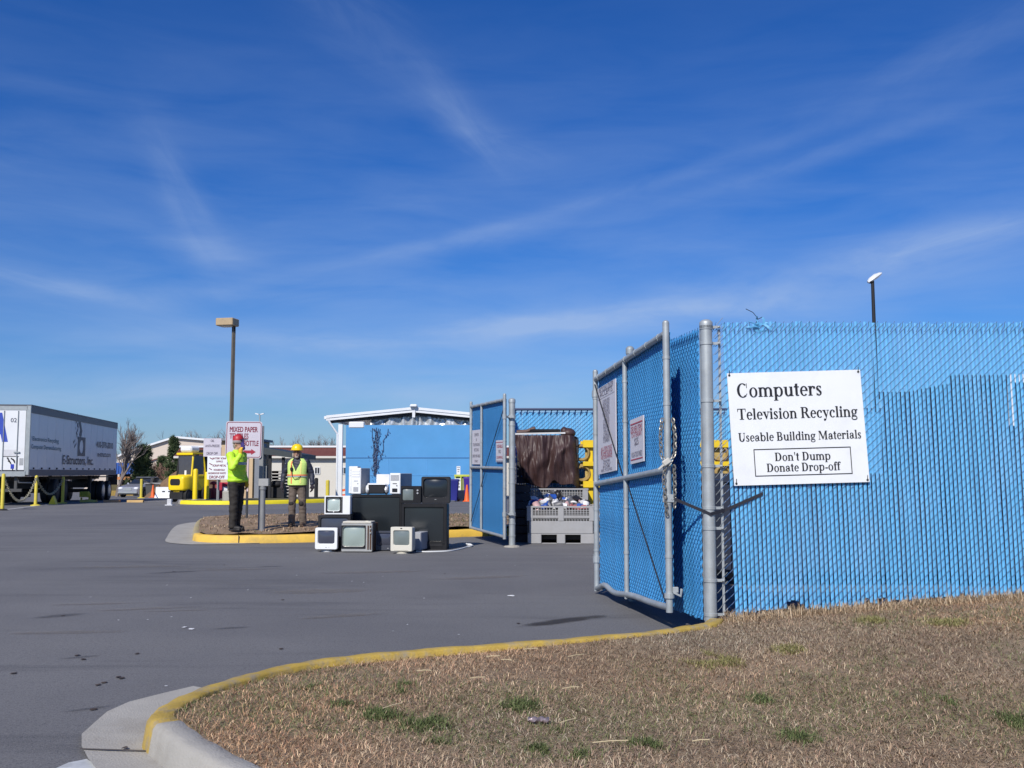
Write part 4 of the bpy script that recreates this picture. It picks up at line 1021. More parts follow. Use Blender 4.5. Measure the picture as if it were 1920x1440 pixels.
# ================================================================== BULK BINS, TARP, RACK
M_BIN = mat('bin_grey', (.34, .34, .345, 1), .55, var=.08, scale=3, dirt=(.26, .24, .22, 1), dirt_amt=.5, dirt_scale=2.5)
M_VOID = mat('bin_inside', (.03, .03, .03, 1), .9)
def bulk_bin(label, w=1.27, d=1.15, h=.71):
    t = thing('bulk_bin', label, 'bin', local=True, group='grey plastic bulk bins in the fenced yard')
    def wall(mb, flip, fr):
        """a wall with rows of slots, built from bars; runs along x at y=0, from z=.2 up"""
        W2 = w / 2 if fr else d / 2
        mb.box((0, .02, .315), (W2 * 2, .04, .23)); mb.box((0, .02, h - .015), (W2 * 2 + .03, .06, .03))
        for x in (-W2 + .05, 0, W2 - .05): mb.box((x, .018, .56), (.10, .052, h - .43 - .03))
        mb.box((0, .02, .478), (W2 * 2, .036, .02))
        zs = [.43, .455]; mb.box((0, .02, .50), (W2 * 2, .036, .07))
        for (a, b) in ((-W2 + .1, -.05), (.05, W2 - .1)):
            n = int((b - a) / .05)
            for k in range(n + 1): x = a + (b - a) * k / n; mb.box((x, .02, .61), (.013, .034, .16)); mb.box((x, .02, .448), (.018, .034, .045))
            for z in (.56, .595, .63): mb.box(((a + b) / 2, .022, z), (b - a, .028, .012))
    for k, (ang, ox, oy) in enumerate(((0, 0, 0), (180, 0, d), (90, w / 2, d / 2), (-90, -w / 2, d / 2))):
        mb = MB(); wall(mb, k, k < 2); M = Matrix.Rotation(R(ang), 3, 'Z'); mb.v = [tuple(M @ Vector(v) + Vector((ox, oy, 0))) for v in mb.v]; mb.build('side_wall', M_BIN, t)
    mb = MB(); mb.box((0, d / 2, .19), (w - .02, d - .02, .03)); mb.build('floor_panel', M_BIN, t)
    for x, ww in ((-w / 2 + .135, .27), (0, .17), (w / 2 - .135, .27)):
        for y in (.08, d - .08):
            mb = MB(); mb.box((x, y, .09), (ww - .01, .15, .175), bev=.01); mb.build('foot', M_BIN, t)
    mb = MB()
    for x in (-.25, .25): mb.box((x, .075, .010), (.33, .10, .012))
    mb.build_each('skid', M_BIN, t)
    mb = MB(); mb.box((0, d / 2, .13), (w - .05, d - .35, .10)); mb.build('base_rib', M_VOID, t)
    return t
binA = bulk_bin('grey slotted bulk bin in front of the tarp, heaped with discarded bottles and cans')
BA = spot(1052, 19.25); place(binA, BA, R(-3))
binB = dup(binA, (.90, 20.62, .31), R(2), 'grey slotted bulk bin just below the hanging edge of the brown tarp')
binC = dup(binA, (2.26, 19.4, 0), R(0), 'grey slotted bulk bin mostly hidden behind the chained gate leaf, before the yellow rack')
# what the second bin stands on, and the stack the tarp is thrown over
def crate(name, label, c, d, m, grp=None):
    t = thing(name, label, 'crate', Vector(c) - Vector((0, 0, d[2] / 2)), grp); mb = MB()
    x, y, z = d[0] / 2, d[1] / 2, d[2]; b = Vector(c) - Vector((0, 0, d[2] / 2)); n = max(2, int(z / .14))
    for k in range(n):
        zz = b.z + z * (k + .5) / n; hh = z / n - .02
        mb.box((b.x, b.y - y, zz), (d[0], .025, hh)); mb.box((b.x, b.y + y, zz), (d[0], .025, hh)); mb.box((b.x - x, b.y, zz), (.025, d[1] - .05, hh)); mb.box((b.x + x, b.y, zz), (.025, d[1] - .05, hh))
    mb.build('slat_side', m, t)
    for sx in (-1, 1):
        for sy in (-1, 1): p = MB(); p.box((b.x + sx * (x - .04), b.y + sy * (y - .05), b.z + z / 2), (.05, .05, z)); p.build('corner_post', m, t)
    p = MB(); p.box((b.x, b.y, b.z + .03), (d[0] - .06, d[1] - .06, .03)); p.build('floor_panel', m, t)
    return t
M_DKW = mat('dark_crate', (.035, .033, .035, 1), .8, var=.3)
crate('crate', 'dark slatted crate the second grey bin stands on, in the shade behind the front bin', (.90, 21.2, .15), (1.2, 1.0, .30), M_DKW)
crate('crate', 'dark tall crate beneath the brown tarp, its black left side showing', (.74, 21.35, 1.57), (1.24, 1.0, .92), M_DKW)
crate('crate', 'dark low crate in the corner behind the far grey gate post', (.19, 20.6, .55), (.30, 1.5, 1.1), M_DKW)
# tarp: a sheet over the crate, hanging down its front and right side
M_TARP = mat('tarp_brown', (.052, .027, .026, 1), .5, var=.25, scale=3, dirt=(.11, .075, .068, 1), dirt_amt=.4, dirt_scale=3, bump=.2, bscale=14, spec=.4)
from mathutils import noise as mnoise
tp = MB(); nu, nv = 170, 100; vs = []
x0, x1, yf, zt_ = .03, 1.40, 20.78, 2.10
for j in range(nv + 1):
    for i in range(nu + 1):
        u, v = i / nu, j / nv
        x = x0 + (x1 - x0) * u
        # v: 0 = back edge of the top, .3 = front top edge, 1 = foot of the hanging sheet
        foot = 1.06 + .30 * max(0, .25 - u) * 2.2 + .05 * math.sin(u * 9) + .16 * math.exp(-((u - .60) / .08) ** 2) - .38 * max(0, (u - .86) / .14) ** 1.2
        fold = .028 * math.sin(u * 27 + 3 * mnoise.noise(Vector((u * 5, v * 3, 0)))) * (v > .3) * min(1, (v - .3) * 3) + .045 * mnoise.noise(Vector((u * 7 + v, v * 2, 2))) + .030 * mnoise.noise(Vector((u * 20 + v * 2, v * 2.2, 5))) + .012 * mnoise.noise(Vector((u * 46 - v * 5, v * 5, 7))) 
        crease = -.05 * abs(math.sin(u * 8 + v * 4 + 1.5 * mnoise.noise(Vector((u * 4, v * 4, 9))))) ** 3
        if v < .3: y = yf + .85 - .85 * (v / .3); z = zt_ + .02 * mnoise.noise(Vector((u * 8, v * 8, 1))) - .04 * (1 - u)
        else:
            w_ = (v - .3) / .7; z = zt_ - (zt_ - foot) * w_; y = yf - .07 - .05 * math.sin(w_ * PI * .8) + fold + crease - .10 * w_ * (1 - w_)
            if u < .25: x += (.25 - u) * .75 * w_
        if u > .84:                                   # right side turns the corner
            a = (u - .84) / .16; y += a * a * .75 if v >= .3 else 0; x = x0 + (x1 - x0) * .84 + .20 * math.sin(a * PI / 2) + fold * .5 + (.05 * (v - .3) if v > .3 else 0); z -= .05 * a
        vs.append((x, y, z))
tp.add(vs, [(j * (nu + 1) + i, j * (nu + 1) + i + 1, (j + 1) * (nu + 1) + i + 1, (j + 1) * (nu + 1) + i) for j in range(nv) for i in range(nu)])
tp.loc = Vector((.7, 20.8, 1.05)); o = tag(tp.build('tarp', M_TARP, smooth=True, angle=80), 'brown plastic tarp hanging in creases over the stack behind the bottle bin', 'tarp')
sd_ = o.modifiers.new('thickness', 'SOLIDIFY'); sd_.thickness = .004
# odds and ends lying on the tarp
M_PIPEW = mat('pale_plastic', (.58, .58, .57, 1), .5)
def loose(name, label, cat, fn, m, loc, grp=None, smooth=True):
    mb = MB(); fn(mb); mb.loc = Vector(loc); return tag(mb.build(name, m, smooth=smooth), label, cat, grp)
loose('metal_rail', 'long pale rail lying along the front top edge of the brown tarp', 'rail', lambda m: m.box((.56, 20.74, 2.135), (1.06, .05, .035), (0, -.02, 0)), M_PIPEW, (.56, 20.74, 2.12), smooth=False)
loose('pipe', 'thick brown pipe lying askew on the tarp near the grey post', 'pipe', lambda m: m.tube([(.10, 20.95, 2.17), (.30, 20.93, 2.18), (.48, 20.9, 2.25)], .045, 10), mat('rusty_pipe', (.10, .055, .045, 1), .6), (.2, 20.9, 2.14))
loose('monitor_panel', 'flat black panel lying on top of the brown tarp', 'panel', lambda m: (m.box((.68, 21.0, 2.19), (.62, .4, .09), (.05, .0, 0), bev=.01), m.box((.68, 20.795, 2.20), (.5, .01, .03))), M_BLK, (.68, 21, 2.14), smooth=False)
loose('cloth_bundle', 'crumpled dark bundle on the right end of the tarp top', 'bundle', lambda m: (m.ell((1.16, 21.0, 2.15), (.16, .2, .11)), m.ell((1.08, 20.95, 2.19), (.08, .1, .09))), M_TARP, (1.14, 21, 2.1))
# yellow rack with coiled hose
M_RACK = mat('rack_yellow', (.78, .54, .01, 1), .5, var=.06, dirt=(.4, .28, .05, 1), dirt_amt=.3)
M_COIL = mat('coil_tan', (.34, .235, .08, 1), .7, var=.3, scale=8)
rk = thing('storage_rack', 'yellow steel storage rack behind the bins, between the tarp and the chained gate leaf', 'rack', (1.35, 21.0, 0))
for x in (1.62, 3.2, 4.8):
    mb = MB(); mb.box((x, 20.99, 1.0), (.09, .09, 2.0)); mb.box((x, 21.62, 1.0), (.09, .09, 2.0)); mb.build('upright', M_RACK, rk)
for z, h in ((1.93, .15), (1.52, .09), (1.10, .13), (.30, .13)):
    mb = MB(); mb.box((3.26, 20.90, z), (3.6, .07, h)); mb.box((3.26, 21.67, z), (3.6, .07, h)); mb.build('beam', M_RACK, rk)
    mb = MB(); mb.box((3.2, 21.29, z - .02), (3.6, .68, .03)); mb.build('shelf', M_COIL, rk)
mb = MB(); mb.box((3.26, 21.00, 1.0), (3.5, .03, 1.7)); mb.build('back_panel', mat('panel_gold', (.42, .30, .09, 1), .7, var=.4, scale=14), rk)
cp_ = None
ci_ = 0
for zrow in (1.12, 1.54, .33):
    for k in range(8):
        x = 1.44 + k * .41
        if cp_ is None:
            mb = MB(); rr = [.15 + .016 * math.sin(q * 2.3) for q in range(7)]
            for q in range(7):
                mb.tube([((rr[q]) * math.cos(a * PI / 9), (q - 3) * .035, .19 + rr[q] * math.sin(a * PI / 9)) for a in range(19)], .022, 6, False)
            cp_ = mb.build('hose_coil', M_COIL, None, True); o = cp_
        else: o = cp_.copy(); COL.objects.link(o)
        o.location = (x, 21.02, zrow + .02 if zrow > .4 else .37); o.rotation_euler = (0, 0, random.uniform(-.3, .3)); o.scale = (1, 1, .95)
        tag(o, 'tan coil of hose standing on a shelf of the yellow rack', 'hose', 'coils on the yellow rack')
ns = thing('sign', 'small white NO sign with black letters on the front of the yellow rack', 'sign', (1.86, 20.84, 1.36))
mb = MB(); mb.box((1.86, 20.845, 1.36), (.34, .012, .40)); mb.build('sign_board', M_SIGNW, ns)
mb = MB()
for txt, z, cap in (('NO', 1.48, .07), ('SMOKING', 1.385, .04), ('NO', 1.26, .07), ('FUELS', 1.185, .04)): write(mb, txt, (1.71, 20.839, z), (1, 0, 0), (0, 0, 1), (0, -1, 0), cap, off=.002, bold=.06)
mb.build('lettering', M_INK, ns)
# discarded containers in the front bin
BC = [(.70, .70, .70), (.72, .72, .73), (.02, .02, .025), (.015, .015, .02), (.02, .08, .36), (.03, .10, .42), (.40, .13, .13), (.55, .35, .34), (.66, .66, .66), (.12, .12, .13)]
nm = ['white', 'white', 'black', 'black', 'blue', 'blue', 'red', 'pink', 'pale', 'dark grey']
rr_ = random.Random(12)
protos = {}
def bottle(m): m.lathe([(.045, 0), (.052, .02), (.052, .13), (.035, .17), (.018, .19), (.018, .215), (.022, .217), (.022, .235)], (0, 0, -.11), 12)
def jug(m): m.lathe([(.06, 0), (.075, .02), (.078, .12), (.06, .165), (.025, .18), (.025, .205)], (0, 0, -.10), 14); m.tube([(.06, 0, .0), (.10, 0, .01), (.095, 0, .06), (.045, 0, .075)], .010, 6)
def can(m): m.lathe([(.070, 0), (.074, .004), (.072, .012), (.072, .15), (.076, .156), (.072, .163), (.06, .158)], (0, 0, -.08), 16)
def cap_(m): m.lathe([(.085, 0), (.09, .02), (.08, .045), (.05, .055)], (0, 0, -.03), 16)
kinds = [('bottle', bottle), ('jug', jug), ('can', can), ('lid', cap_)]
for k in range(64):
    kd, fn = kinds[rr_.choice([0, 0, 1, 2, 2, 3])]; c = rr_.choice([0, 1, 2, 2, 3, 3, 4, 5, 6, 7, 8, 9, 2, 3, 9, 0])
    gx = -.54 + 1.08 * ((k * .618) % 1); gy = .12 + .9 * rr_.random(); hz = .64 + .10 * gy + .05 * rr_.random() + .12 * math.exp(-((gx + .12) / .3) ** 2) * gy
    p = BA + Vector((gx, gy, hz)); key = (kd, c)
    if key not in protos:
        mb = MB(); fn(mb); o = mb.build(kd, mat('plastic_' + nm[c].replace(' ', '_') + str(c), BC[c] + (1,), .4, var=.1), None, True); protos[key] = o
    else: o = protos[key].copy(); COL.objects.link(o)
    o.location = p; o.rotation_euler = (rr_.uniform(-1.9, 1.9), rr_.uniform(-1.2, 1.2), rr_.uniform(0, 6)); sc_ = rr_.uniform(.8, 1.1); o.scale = (sc_,) * 3
    tag(o, '%s %s among the bottles, jugs and cans heaped in the front grey bin' % (nm[c], kd), kd, 'discarded %s %ss heaped in the front grey bin' % (nm[c], kd))
# an inner liner that carries the heap
mb = MB(); vs = []
for j in range(9):
    for i in range(13):
        u, v = i / 12, j / 8; x, y = (u - .5) * 1.17, .06 + v * 1.03
        vs.append(BA + Vector((x, y, .57 + .09 * y + .10 * math.exp(-((x + .12) / .3) ** 2) * y)))
mb.add(vs, [(j * 13 + i, j * 13 + i + 1, (j + 1) * 13 + i + 1, (j + 1) * 13 + i) for j in range(8) for i in range(12)])
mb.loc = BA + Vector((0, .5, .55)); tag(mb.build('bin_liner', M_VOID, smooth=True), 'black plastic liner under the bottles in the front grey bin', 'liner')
# containers in the yard behind the front fence (seen as dark stripes between its slats)
M_CONT = mat('container_dark', (.018, .026, .05, 1), .6, var=.2)
def rolloff(label, x0, x1, y0, y1, h, m, pale=False):
    t = thing('skip_container', label, 'container', ((x0 + x1) / 2, y0, 0)); mb = MB()
    mb.box(((x0 + x1) / 2, (y0 + y1) / 2, h / 2 + .1), (x1 - x0, y1 - y0, h - .1)); mb.build('body', m, t)
    mb = MB(); n = int((x1 - x0) / .5)
    for k in range(n + 1): mb.box((x0 + (x1 - x0) * k / n, y0 - .04, h / 2 + .1), (.08, .08, h - .2))
    mb.build('side_rib', m, t)
    mb = MB(); mb.box(((x0 + x1) / 2, y0 - .05, h + .08), (x1 - x0 + .1, .1, .1)); mb.box(((x0 + x1) / 2, y1 + .05, h + .08), (x1 - x0 + .1, .1, .1)); mb.build_each('top_rail', m, t)
    mb = MB()
    for x in (x0 + .3, x1 - .3): mb.box((x, (y0 + y1) / 2, .08), (.2, y1 - y0 - .2, .16))
    mb.build_each('skid', M_DARK, t)
    if pale:
        mb = MB(); mb.box((x0 + .85, y0 - .11, h + .09), (.50, .02, .10)); mb.box((x0 + .62, y0 - .11, h - .22), (.07, .02, .50)); mb.build('pale_frame', M_WHITE, t)
rolloff('long dark waste container in the yard, glimpsed through the slats below the white sign', 2.55, 5.05, 12.2, 14.2, 1.20, M_CONT)
rolloff('tall dark waste container glimpsed through the slats at the right end of the fence', 5.25, 9.5, 12.0, 14.4, 2.36, M_CONT, True)
# ================================================================== PEOPLE AND THE SIGN BETWEEN THEM
M_SKIN = mat('skin', (.48, .27, .19, 1), .55, var=.08, scale=8)
M_LIME = mat('hi_vis_lime', (.50, .80, .035, 1), .6, var=.08, scale=6, bump=.25, bscale=14)
M_VEST = mat('hi_vis_vest', (.62, .82, .22, 1), .6, var=.06, scale=6, bump=.2, bscale=14)
M_TROU = mat('trousers_dark', (.022, .018, .015, 1), .8, var=.25, scale=9, bump=.3, bscale=18)
M_TROU2 = mat('trousers_grey', (.135, .105, .085, 1), .85, var=.2, scale=9, dirt=(.06, .045, .035, 1), dirt_amt=.5, dirt_scale=6, bump=.3, bscale=18)
M_NAVY = mat('jacket_navy', (.022, .026, .045, 1), .6, var=.2, scale=6, bump=.5, bscale=11)
M_GLOVE = mat('glove_yellow', (.72, .42, .03, 1), .7, var=.12); M_GLOVED = mat('glove_dark', (.03, .022, .03, 1), .75)
M_BOOT = mat('boot_brown', (.075, .05, .035, 1), .7, var=.2); M_BOOTD = mat('boot_black', (.015, .013, .012, 1), .6)
M_HAIR = mat('hair_grey', (.30, .25, .21, 1), .8, var=.2, scale=20)
M_HELM = mat('helmet_yellow', (.82, .58, .01, 1), .3, var=.04); M_REDH = mat('cap_red', (.42, .025, .03, 1), .45); M_WHT = mat('cloth_white', (.70, .69, .66, 1), .7)
M_STRIPE = mat('stripe_silver', (.42, .44, .44, 1), .35, .2); M_ORANGE = mat('stripe_orange', (.80, .25, .09, 1), .5)
def cap2(mb, p, q, r1, r2, n=12):
    p, q = Vector(p), Vector(q); mb.tube([p, p + (q - p) * .33, p + (q - p) * .66, q], r1, n, True, [r1, r1 + (r2 - r1) * .33, r1 + (r2 - r1) * .66, r2]); mb.ell(p, r1, n, 8); mb.ell(q, r2, n, 8)
def torso(mb, secs, n=20):
    mb.loft([[(cx + rx * math.cos(2 * PI * k / n), cy + ry * math.sin(2 * PI * k / n), z) for k in range(n)] for (cx, cy, z, rx, ry) in secs])
def hand(mb, wrist, d, side, pn, L_=.175, curl=.5, fat=1.0):
    """palm, four unequal bent fingers and a thumb; d: pointing direction, side: towards the thumb, pn: palm normal (fingers close towards it)"""
    w = Vector(wrist); d = Vector(d).normalized(); s_ = Vector(side); s_ = (s_ - d * s_.dot(d)).normalized(); pn = Vector(pn); pn = (pn - d * pn.dot(d) - s_ * pn.dot(s_)).normalized()
    pl = L_ * .52
    mb.tube([w, w + d * pl * .35, w + d * pl * .75, w + d * pl], .03, 10, True, [.026 * fat, .034 * fat, .036 * fat, .030 * fat])
    for q in range(4):
        b = w + d * pl * .92 + s_ * (.028 - .0185 * q); mb.ell(b - d * .012, (.012 * fat,) * 3, 8, 6)
        fl = L_ * (.43, .48, .45, .36)[q]; a = 0.0; p = b; pts = [b - d * .02, b]
        for sg, fr in enumerate((.45, .32, .23)):
            a += curl * (.6, .9, .7)[sg]; p = p + (d * math.cos(a) + pn * math.sin(a)) * fl * fr; pts.append(p)
        mb.tube(pts, .009, 8, True, [.0105 * fat, .0100 * fat, .0092 * fat, .0085 * fat, .0070 * fat]); mb.ell(pts[-1], .0072 * fat, 8, 5)
    b = w + d * pl * .28 + s_ * .024; t1 = (s_ * .75 + d * .65 + pn * .25).normalized(); t2 = (s_ * .25 + d * .85 + pn * (.3 + .4 * curl)).normalized()
    pts = [b, b + t1 * L_ * .2, b + t1 * L_ * .2 + t2 * L_ * .22]
    mb.tube(pts, .012, 8, True, [.014 * fat, .012 * fat, .009 * fat]); mb.ell(pts[-1], .0092 * fat, 8, 5)
def person(label, hands, feet, elbows, wrists, knees, head_c, head_yaw, m_top, m_leg, m_boot, m_glove, hand_dirs, loc, rz, sc, lean=(0, 0)):
    """local frame: faces -y; +x is the person's left"""
    t = thing('person', label, 'person', local=True)
    lx, ly = lean
    sh = [Vector((s_ * .185 + lx, ly + .01, 1.42)) for s_ in (-1, 1)]; hip = [Vector((s_ * .095, 0, .90)) for s_ in (-1, 1)]
    HY = Matrix.Rotation(head_yaw, 3, 'Z'); hc = Vector(head_c)
    def Hd(x, y, z): return hc + HY @ Vector((x, y, z))
    # the body, one continuous surface
    b = MB()
    torso(b, [(0, 0, .86, .14, .10), (0, 0, .95, .165, .115), (lx * .3, ly * .3, 1.05, .15, .11), (lx * .7, ly * .7, 1.22, .165, .12), (lx, ly, 1.36, .175, .115), (lx, ly, 1.43, .13, .09), (lx, ly, 1.47, .07, .06)])
    b.tube([Vector((lx, ly + .01, 1.42)), hc - Vector((0, -.02, .08))], .055, 12, True, [.062, .054])
    b.ell(hc + Vector((0, 0, .02)), (.074, .092, .105), 18, 12, HY); b.ell(Hd(0, -.028, -.06), (.056, .062, .06), 16, 10, HY)
    b.ell(Hd(0, -.098, -.012), (.013, .020, .018), 10, 7, HY); b.tube([Hd(0, -.085, .02), Hd(0, -.104, -.015)], .009, 8); b.ell(Hd(0, -.084, -.092), (.024, .016, .017), 10, 7, HY)
    for s_ in (-1, 1): b.ell(Hd(s_ * .076, .008, -.005), (.010, .020, .032), 10, 7, HY); b.ell(Hd(s_ * .03, -.083, .03), (.018, .010, .007), 8, 6, HY)
    b.ell(Hd(0, -.089, -.055), (.023, .009, .006), 10, 6, HY); b.ell(Hd(0, -.087, -.066), (.019, .009, .006), 10, 6, HY)
    for i in (0, 1):
        cap2(b, sh[i], elbows[i], .048, .038); cap2(b, elbows[i], wrists[i], .038, .026); cap2(b, hip[i], knees[i], .075, .052)
        ank = Vector(feet[i]) + Vector((0, .02, .085)); cap2(b, knees[i], ank, .052, .036); b.ell(Vector(feet[i]) + Vector((0, -.05, .045)), (.04, .11, .035), 12, 8)
        hand(b, wrists[i], *hand_dirs[i])
    fuse(b, 'body', M_SKIN, t, .0085, 2)
    # trousers
    l = MB(); torso(l, [(0, 0, .84, .15, .12), (0, 0, .92, .178, .13), (0, 0, 1.0, .168, .125), (lx * .3, ly * .3, 1.04, .158, .118)])
    for i in (0, 1):
        ank = Vector(feet[i]) + Vector((0, .02, .085)); cap2(l, hip[i] + Vector((0, 0, -.02)), knees[i], .100, .082)
        k2 = Vector(knees[i]); l.tube([k2, k2 + (ank - k2) * .4, k2 + (ank - k2) * .75, ank + Vector((0, 0, -.035))], .08, 14, True, [.082, .080, .076, .080])
    fuse(l, 'trousers', m_leg, t, .014, 2, wob=.011, wscale=9, seed=2)
    # shirt or jacket with sleeves
    j = MB(); torso(j, [(0, 0, .93, .175, .135), (0, 0, .97, .192, .148), (lx * .4, ly * .4, 1.08, .188, .148), (lx * .8, ly * .8, 1.25, .198, .150), (lx, ly, 1.38, .200, .135), (lx, ly, 1.45, .14, .10), (lx, ly + .01, 1.49, .085, .08)])
    for i in (0, 1): cap2(j, sh[i] - Vector((0, 0, .01)), elbows[i], .082, .064); w_ = Vector(elbows[i]) + (Vector(wrists[i]) - Vector(elbows[i])) * .94; cap2(j, elbows[i], w_, .064, .047)
    fuse(j, 'jacket', m_top, t, .014, 2, wob=.012, wscale=10, seed=5)
    c_ = MB(); c_.lathe([(.078, -.02), (.082, .0), (.074, .035), (.066, .035)], (lx, ly + .012, 1.485), 16); c_.build('collar', m_top, t, True)
    for i in (0, 1):
        g_ = MB(); a = list(hand_dirs[i]); hand(g_, wrists[i], a[0], a[1], a[2], .182, a[4] if len(a) > 4 else .5, 1.22)
        dd = (Vector(elbows[i]) - Vector(wrists[i])).normalized(); g_.tube([Vector(wrists[i]) - dd * .01, Vector(wrists[i]) + dd * .06], .04, 12, True, [.036, .046])
        fuse(g_, 'glove', m_glove, t, .006, 1)
        f_ = MB(); f = Vector(feet[i]); f_.ell(f + Vector((0, -.055, .05)), (.052, .125, .048), 14, 8); f_.ell(f + Vector((0, .03, .06)), (.048, .06, .06), 12, 8); f_.tube([f + Vector((0, .02, .06)), f + Vector((0, .025, .15))], .05, 12, True, [.05, .055]); f_.box(f + Vector((0, -.04, .016)), (.095, .25, .032), bev=.01)
        fuse(f_, 'boot', m_boot, t, .008, 1)
    place(t, loc, rz, sc)
    return t, Hd, HY
# ---- the worker in the yellow helmet, facing the photographer
PZ = lambda p: Vector((p.x, p.y, island_z(p.x, p.y) + .012))
pR = PZ(on(556, 21.2)); 
tR, Hd, HY = person('person in a yellow hard hat and lime vest over a navy jacket, arms hanging down', None,
    [Vector((-.115, -.02, 0)), Vector((.13, .02, 0))], [Vector((-.31, .04, 1.16)), Vector((.30, .05, 1.16))], [Vector((-.335, -.02, .90)), Vector((.33, -.01, .91))],
    [Vector((-.105, -.03, .48)), Vector((.12, -.02, .48))], (-.01, -.045, 1.60), R(8), M_NAVY, M_TROU2, M_BOOT, M_GLOVED,
    [((-.05, -.12, -1), (.25, -1, 0), (1, .2, 0), .175, .45), ((.05, -.10, -1), (-.25, -1, 0), (-1, .2, 0), .175, .45)], pR, R(-2), .945)
h = MB(); h.lathe([(.128, 0), (.130, .012), (.126, .05), (.112, .09), (.082, .122), (.04, .140), (.008, .144)], Hd(0, .0, .065), 24); 
h.box(Hd(0, .0, .19), (.022, .17, .025), HY, bev=.01); h.lathe([(.02, -.004), (.150, -.002), (.150, .004), (.02, .008)], Hd(0, -.012, .068), 24); h.ell(Hd(0, -.11, .066), (.085, .065, .010), 14, 6, HY); h.build('hard_hat', M_HELM, tR, True, 50)
h = MB()
for s_ in (-1, 1): h.ell(Hd(s_ * .082, .02, -.03), (.022, .05, .075), 10, 8, HY)
h.ell(Hd(0, .06, -.02), (.078, .05, .09), 12, 8, HY); h.build('hair', mat('hair_fair', (.52, .42, .34, 1), .8, var=.2, scale=25), tR, True)
h = MB(); h.ell(Hd(0, -.076, -.088), (.042, .028, .028), 12, 8, HY); h.ell(Hd(0, -.100, -.043), (.028, .008, .007), 10, 6, HY); h.build('beard', M_HAIR, tR, True)
h = MB()
for s_ in (-1, 1):
    h.tube([Hd(s_ * .034 + .026 * math.cos(a * PI / 6), -.106, .022 + .019 * math.sin(a * PI / 6)) for a in range(13)], .0035, 5, False); h.bar(Hd(s_ * .06, -.10, .025), Hd(s_ * .078, .0, .02), .003, 5)
h.bar(Hd(-.009, -.107, .026), Hd(.009, -.107, .026), .003, 5); h.build('glasses', M_BLK, tR)
h = MB()
for s_ in (-1, 1): h.ell(Hd(s_ * .034, -.096, .022), (.011, .005, .006), 8, 6, HY)
h.build('eye', M_BLK, tR)
h = MB(); h.ell(Hd(0, -.100, -.058), (.020, .005, .004), 8, 5, HY); h.build('mouth', mat('lips', (.35, .13, .11, 1), .5), tR)
# vest: a shell over the jacket, open in a V at the neck
def vest(root, secs, m, vdepth, arm, name='vest'):
    mb = MB(); n = 132; rows = len(secs); vs = []
    for (cx, cy, z, rx, ry) in secs:
        for k in range(n): a = 2 * PI * k / n; vs.append((cx + rx * math.cos(a), cy + ry * math.sin(a), z))
    fs = []
    for i in range(rows - 1):
        for k in range(n):
            a = 2 * PI * (k + .5) / n; x = math.cos(a); front = math.sin(a) < 0; z = (secs[i][2] + secs[i + 1][2]) / 2
            if front and abs(x) < max(0, (z - vdepth)) * 2.1: continue
            if abs(math.sin(a)) < arm and z > 1.16 and z < 1.44: continue
            fs.append((i * n + k, i * n + (k + 1) % n, (i + 1) * n + (k + 1) % n, (i + 1) * n + k))
    mb.add(vs, fs); o = mb.build(name, m, root, True, 80); sdm = o.modifiers.new('thickness', 'SOLIDIFY'); sdm.thickness = .006; return o
def vsecs(g, lx=0, ly=0, z0=.90):
    K = [(z0, .205, .162), (.97, .208, .164), (1.08, .206, .164), (1.18, .212, .168), (1.25, .216, .168), (1.33, .219, .160), (1.385, .218, .152), (1.43, .195, .135), (1.465, .15, .115), (1.485, .115, .10)]
    out = []
    for (a, b) in zip(K, K[1:]):
        for q in range(10): t_ = q / 10; out.append((lx, ly, a[0] + (b[0] - a[0]) * t_, a[1] + (b[1] - a[1]) * t_ + g, a[2] + (b[2] - a[2]) * t_ + g))
    out.append((lx, ly) + (K[-1][0], K[-1][1] + g, K[-1][2] + g)); return out
vest(tR, vsecs(.010), M_VEST, 1.20, .34)
def band(z0, z1, g, m, a0, a1, nm_='reflective_stripe', n=30):
    mb = MB(); rx, ry = .217 + g, .170 + g; L1 = []
    for z in (z0, z1): L1.append([((rx) * math.cos(R(a0 + (a1 - a0) * k / n)), (ry) * math.sin(R(a0 + (a1 - a0) * k / n)), z) for k in range(n + 1)])
    mb.loft(L1, (False, False), False); return mb.build(nm_, m, tR, True)
band(1.105, 1.135, .014, M_ORANGE, 195, 345); band(1.078, 1.103, .014, M_STRIPE, 195, 345)
for a in (243, 297):
    mb = MB(); sec = vsecs(.015)
    Ls = [[(c[0] + c[3] * math.cos(R(a + d_)), c[1] + c[4] * math.sin(R(a + d_)), c[2]) for d_ in (-4.5, 4.5)] for c in sec[5:70]]
    mb.loft(Ls, (False, False), False); mb.build('reflective_stripe', M_ORANGE if a == 243 else mat('stripe_yellow', (.85, .80, .25, 1), .5), tR, True)
mb = MB(); mb.box((-.09, -.190, 1.25), (.06, .035, .07), bev=.008); mb.bar((-.09, -.19, 1.28), (-.09, -.19, 1.34), .006, 6); mb.build('radio', M_BLK, tR)
mb = MB(); mb.tube([(-.085, -.19, 1.22), (-.075, -.195, 1.10), (-.02, -.195, 1.03), (.06, -.19, 1.05), (.11, -.17, 1.10)], .007, 6); mb.build('radio_cord', M_BLK, tR)
for i, s_ in enumerate((-1, 1)):
    mb = MB(); mb.ell((s_ * .11, -.095, .50), (.055, .028, .05), 12, 8); mb.build('knee_patch', M_TROU, tR, True)
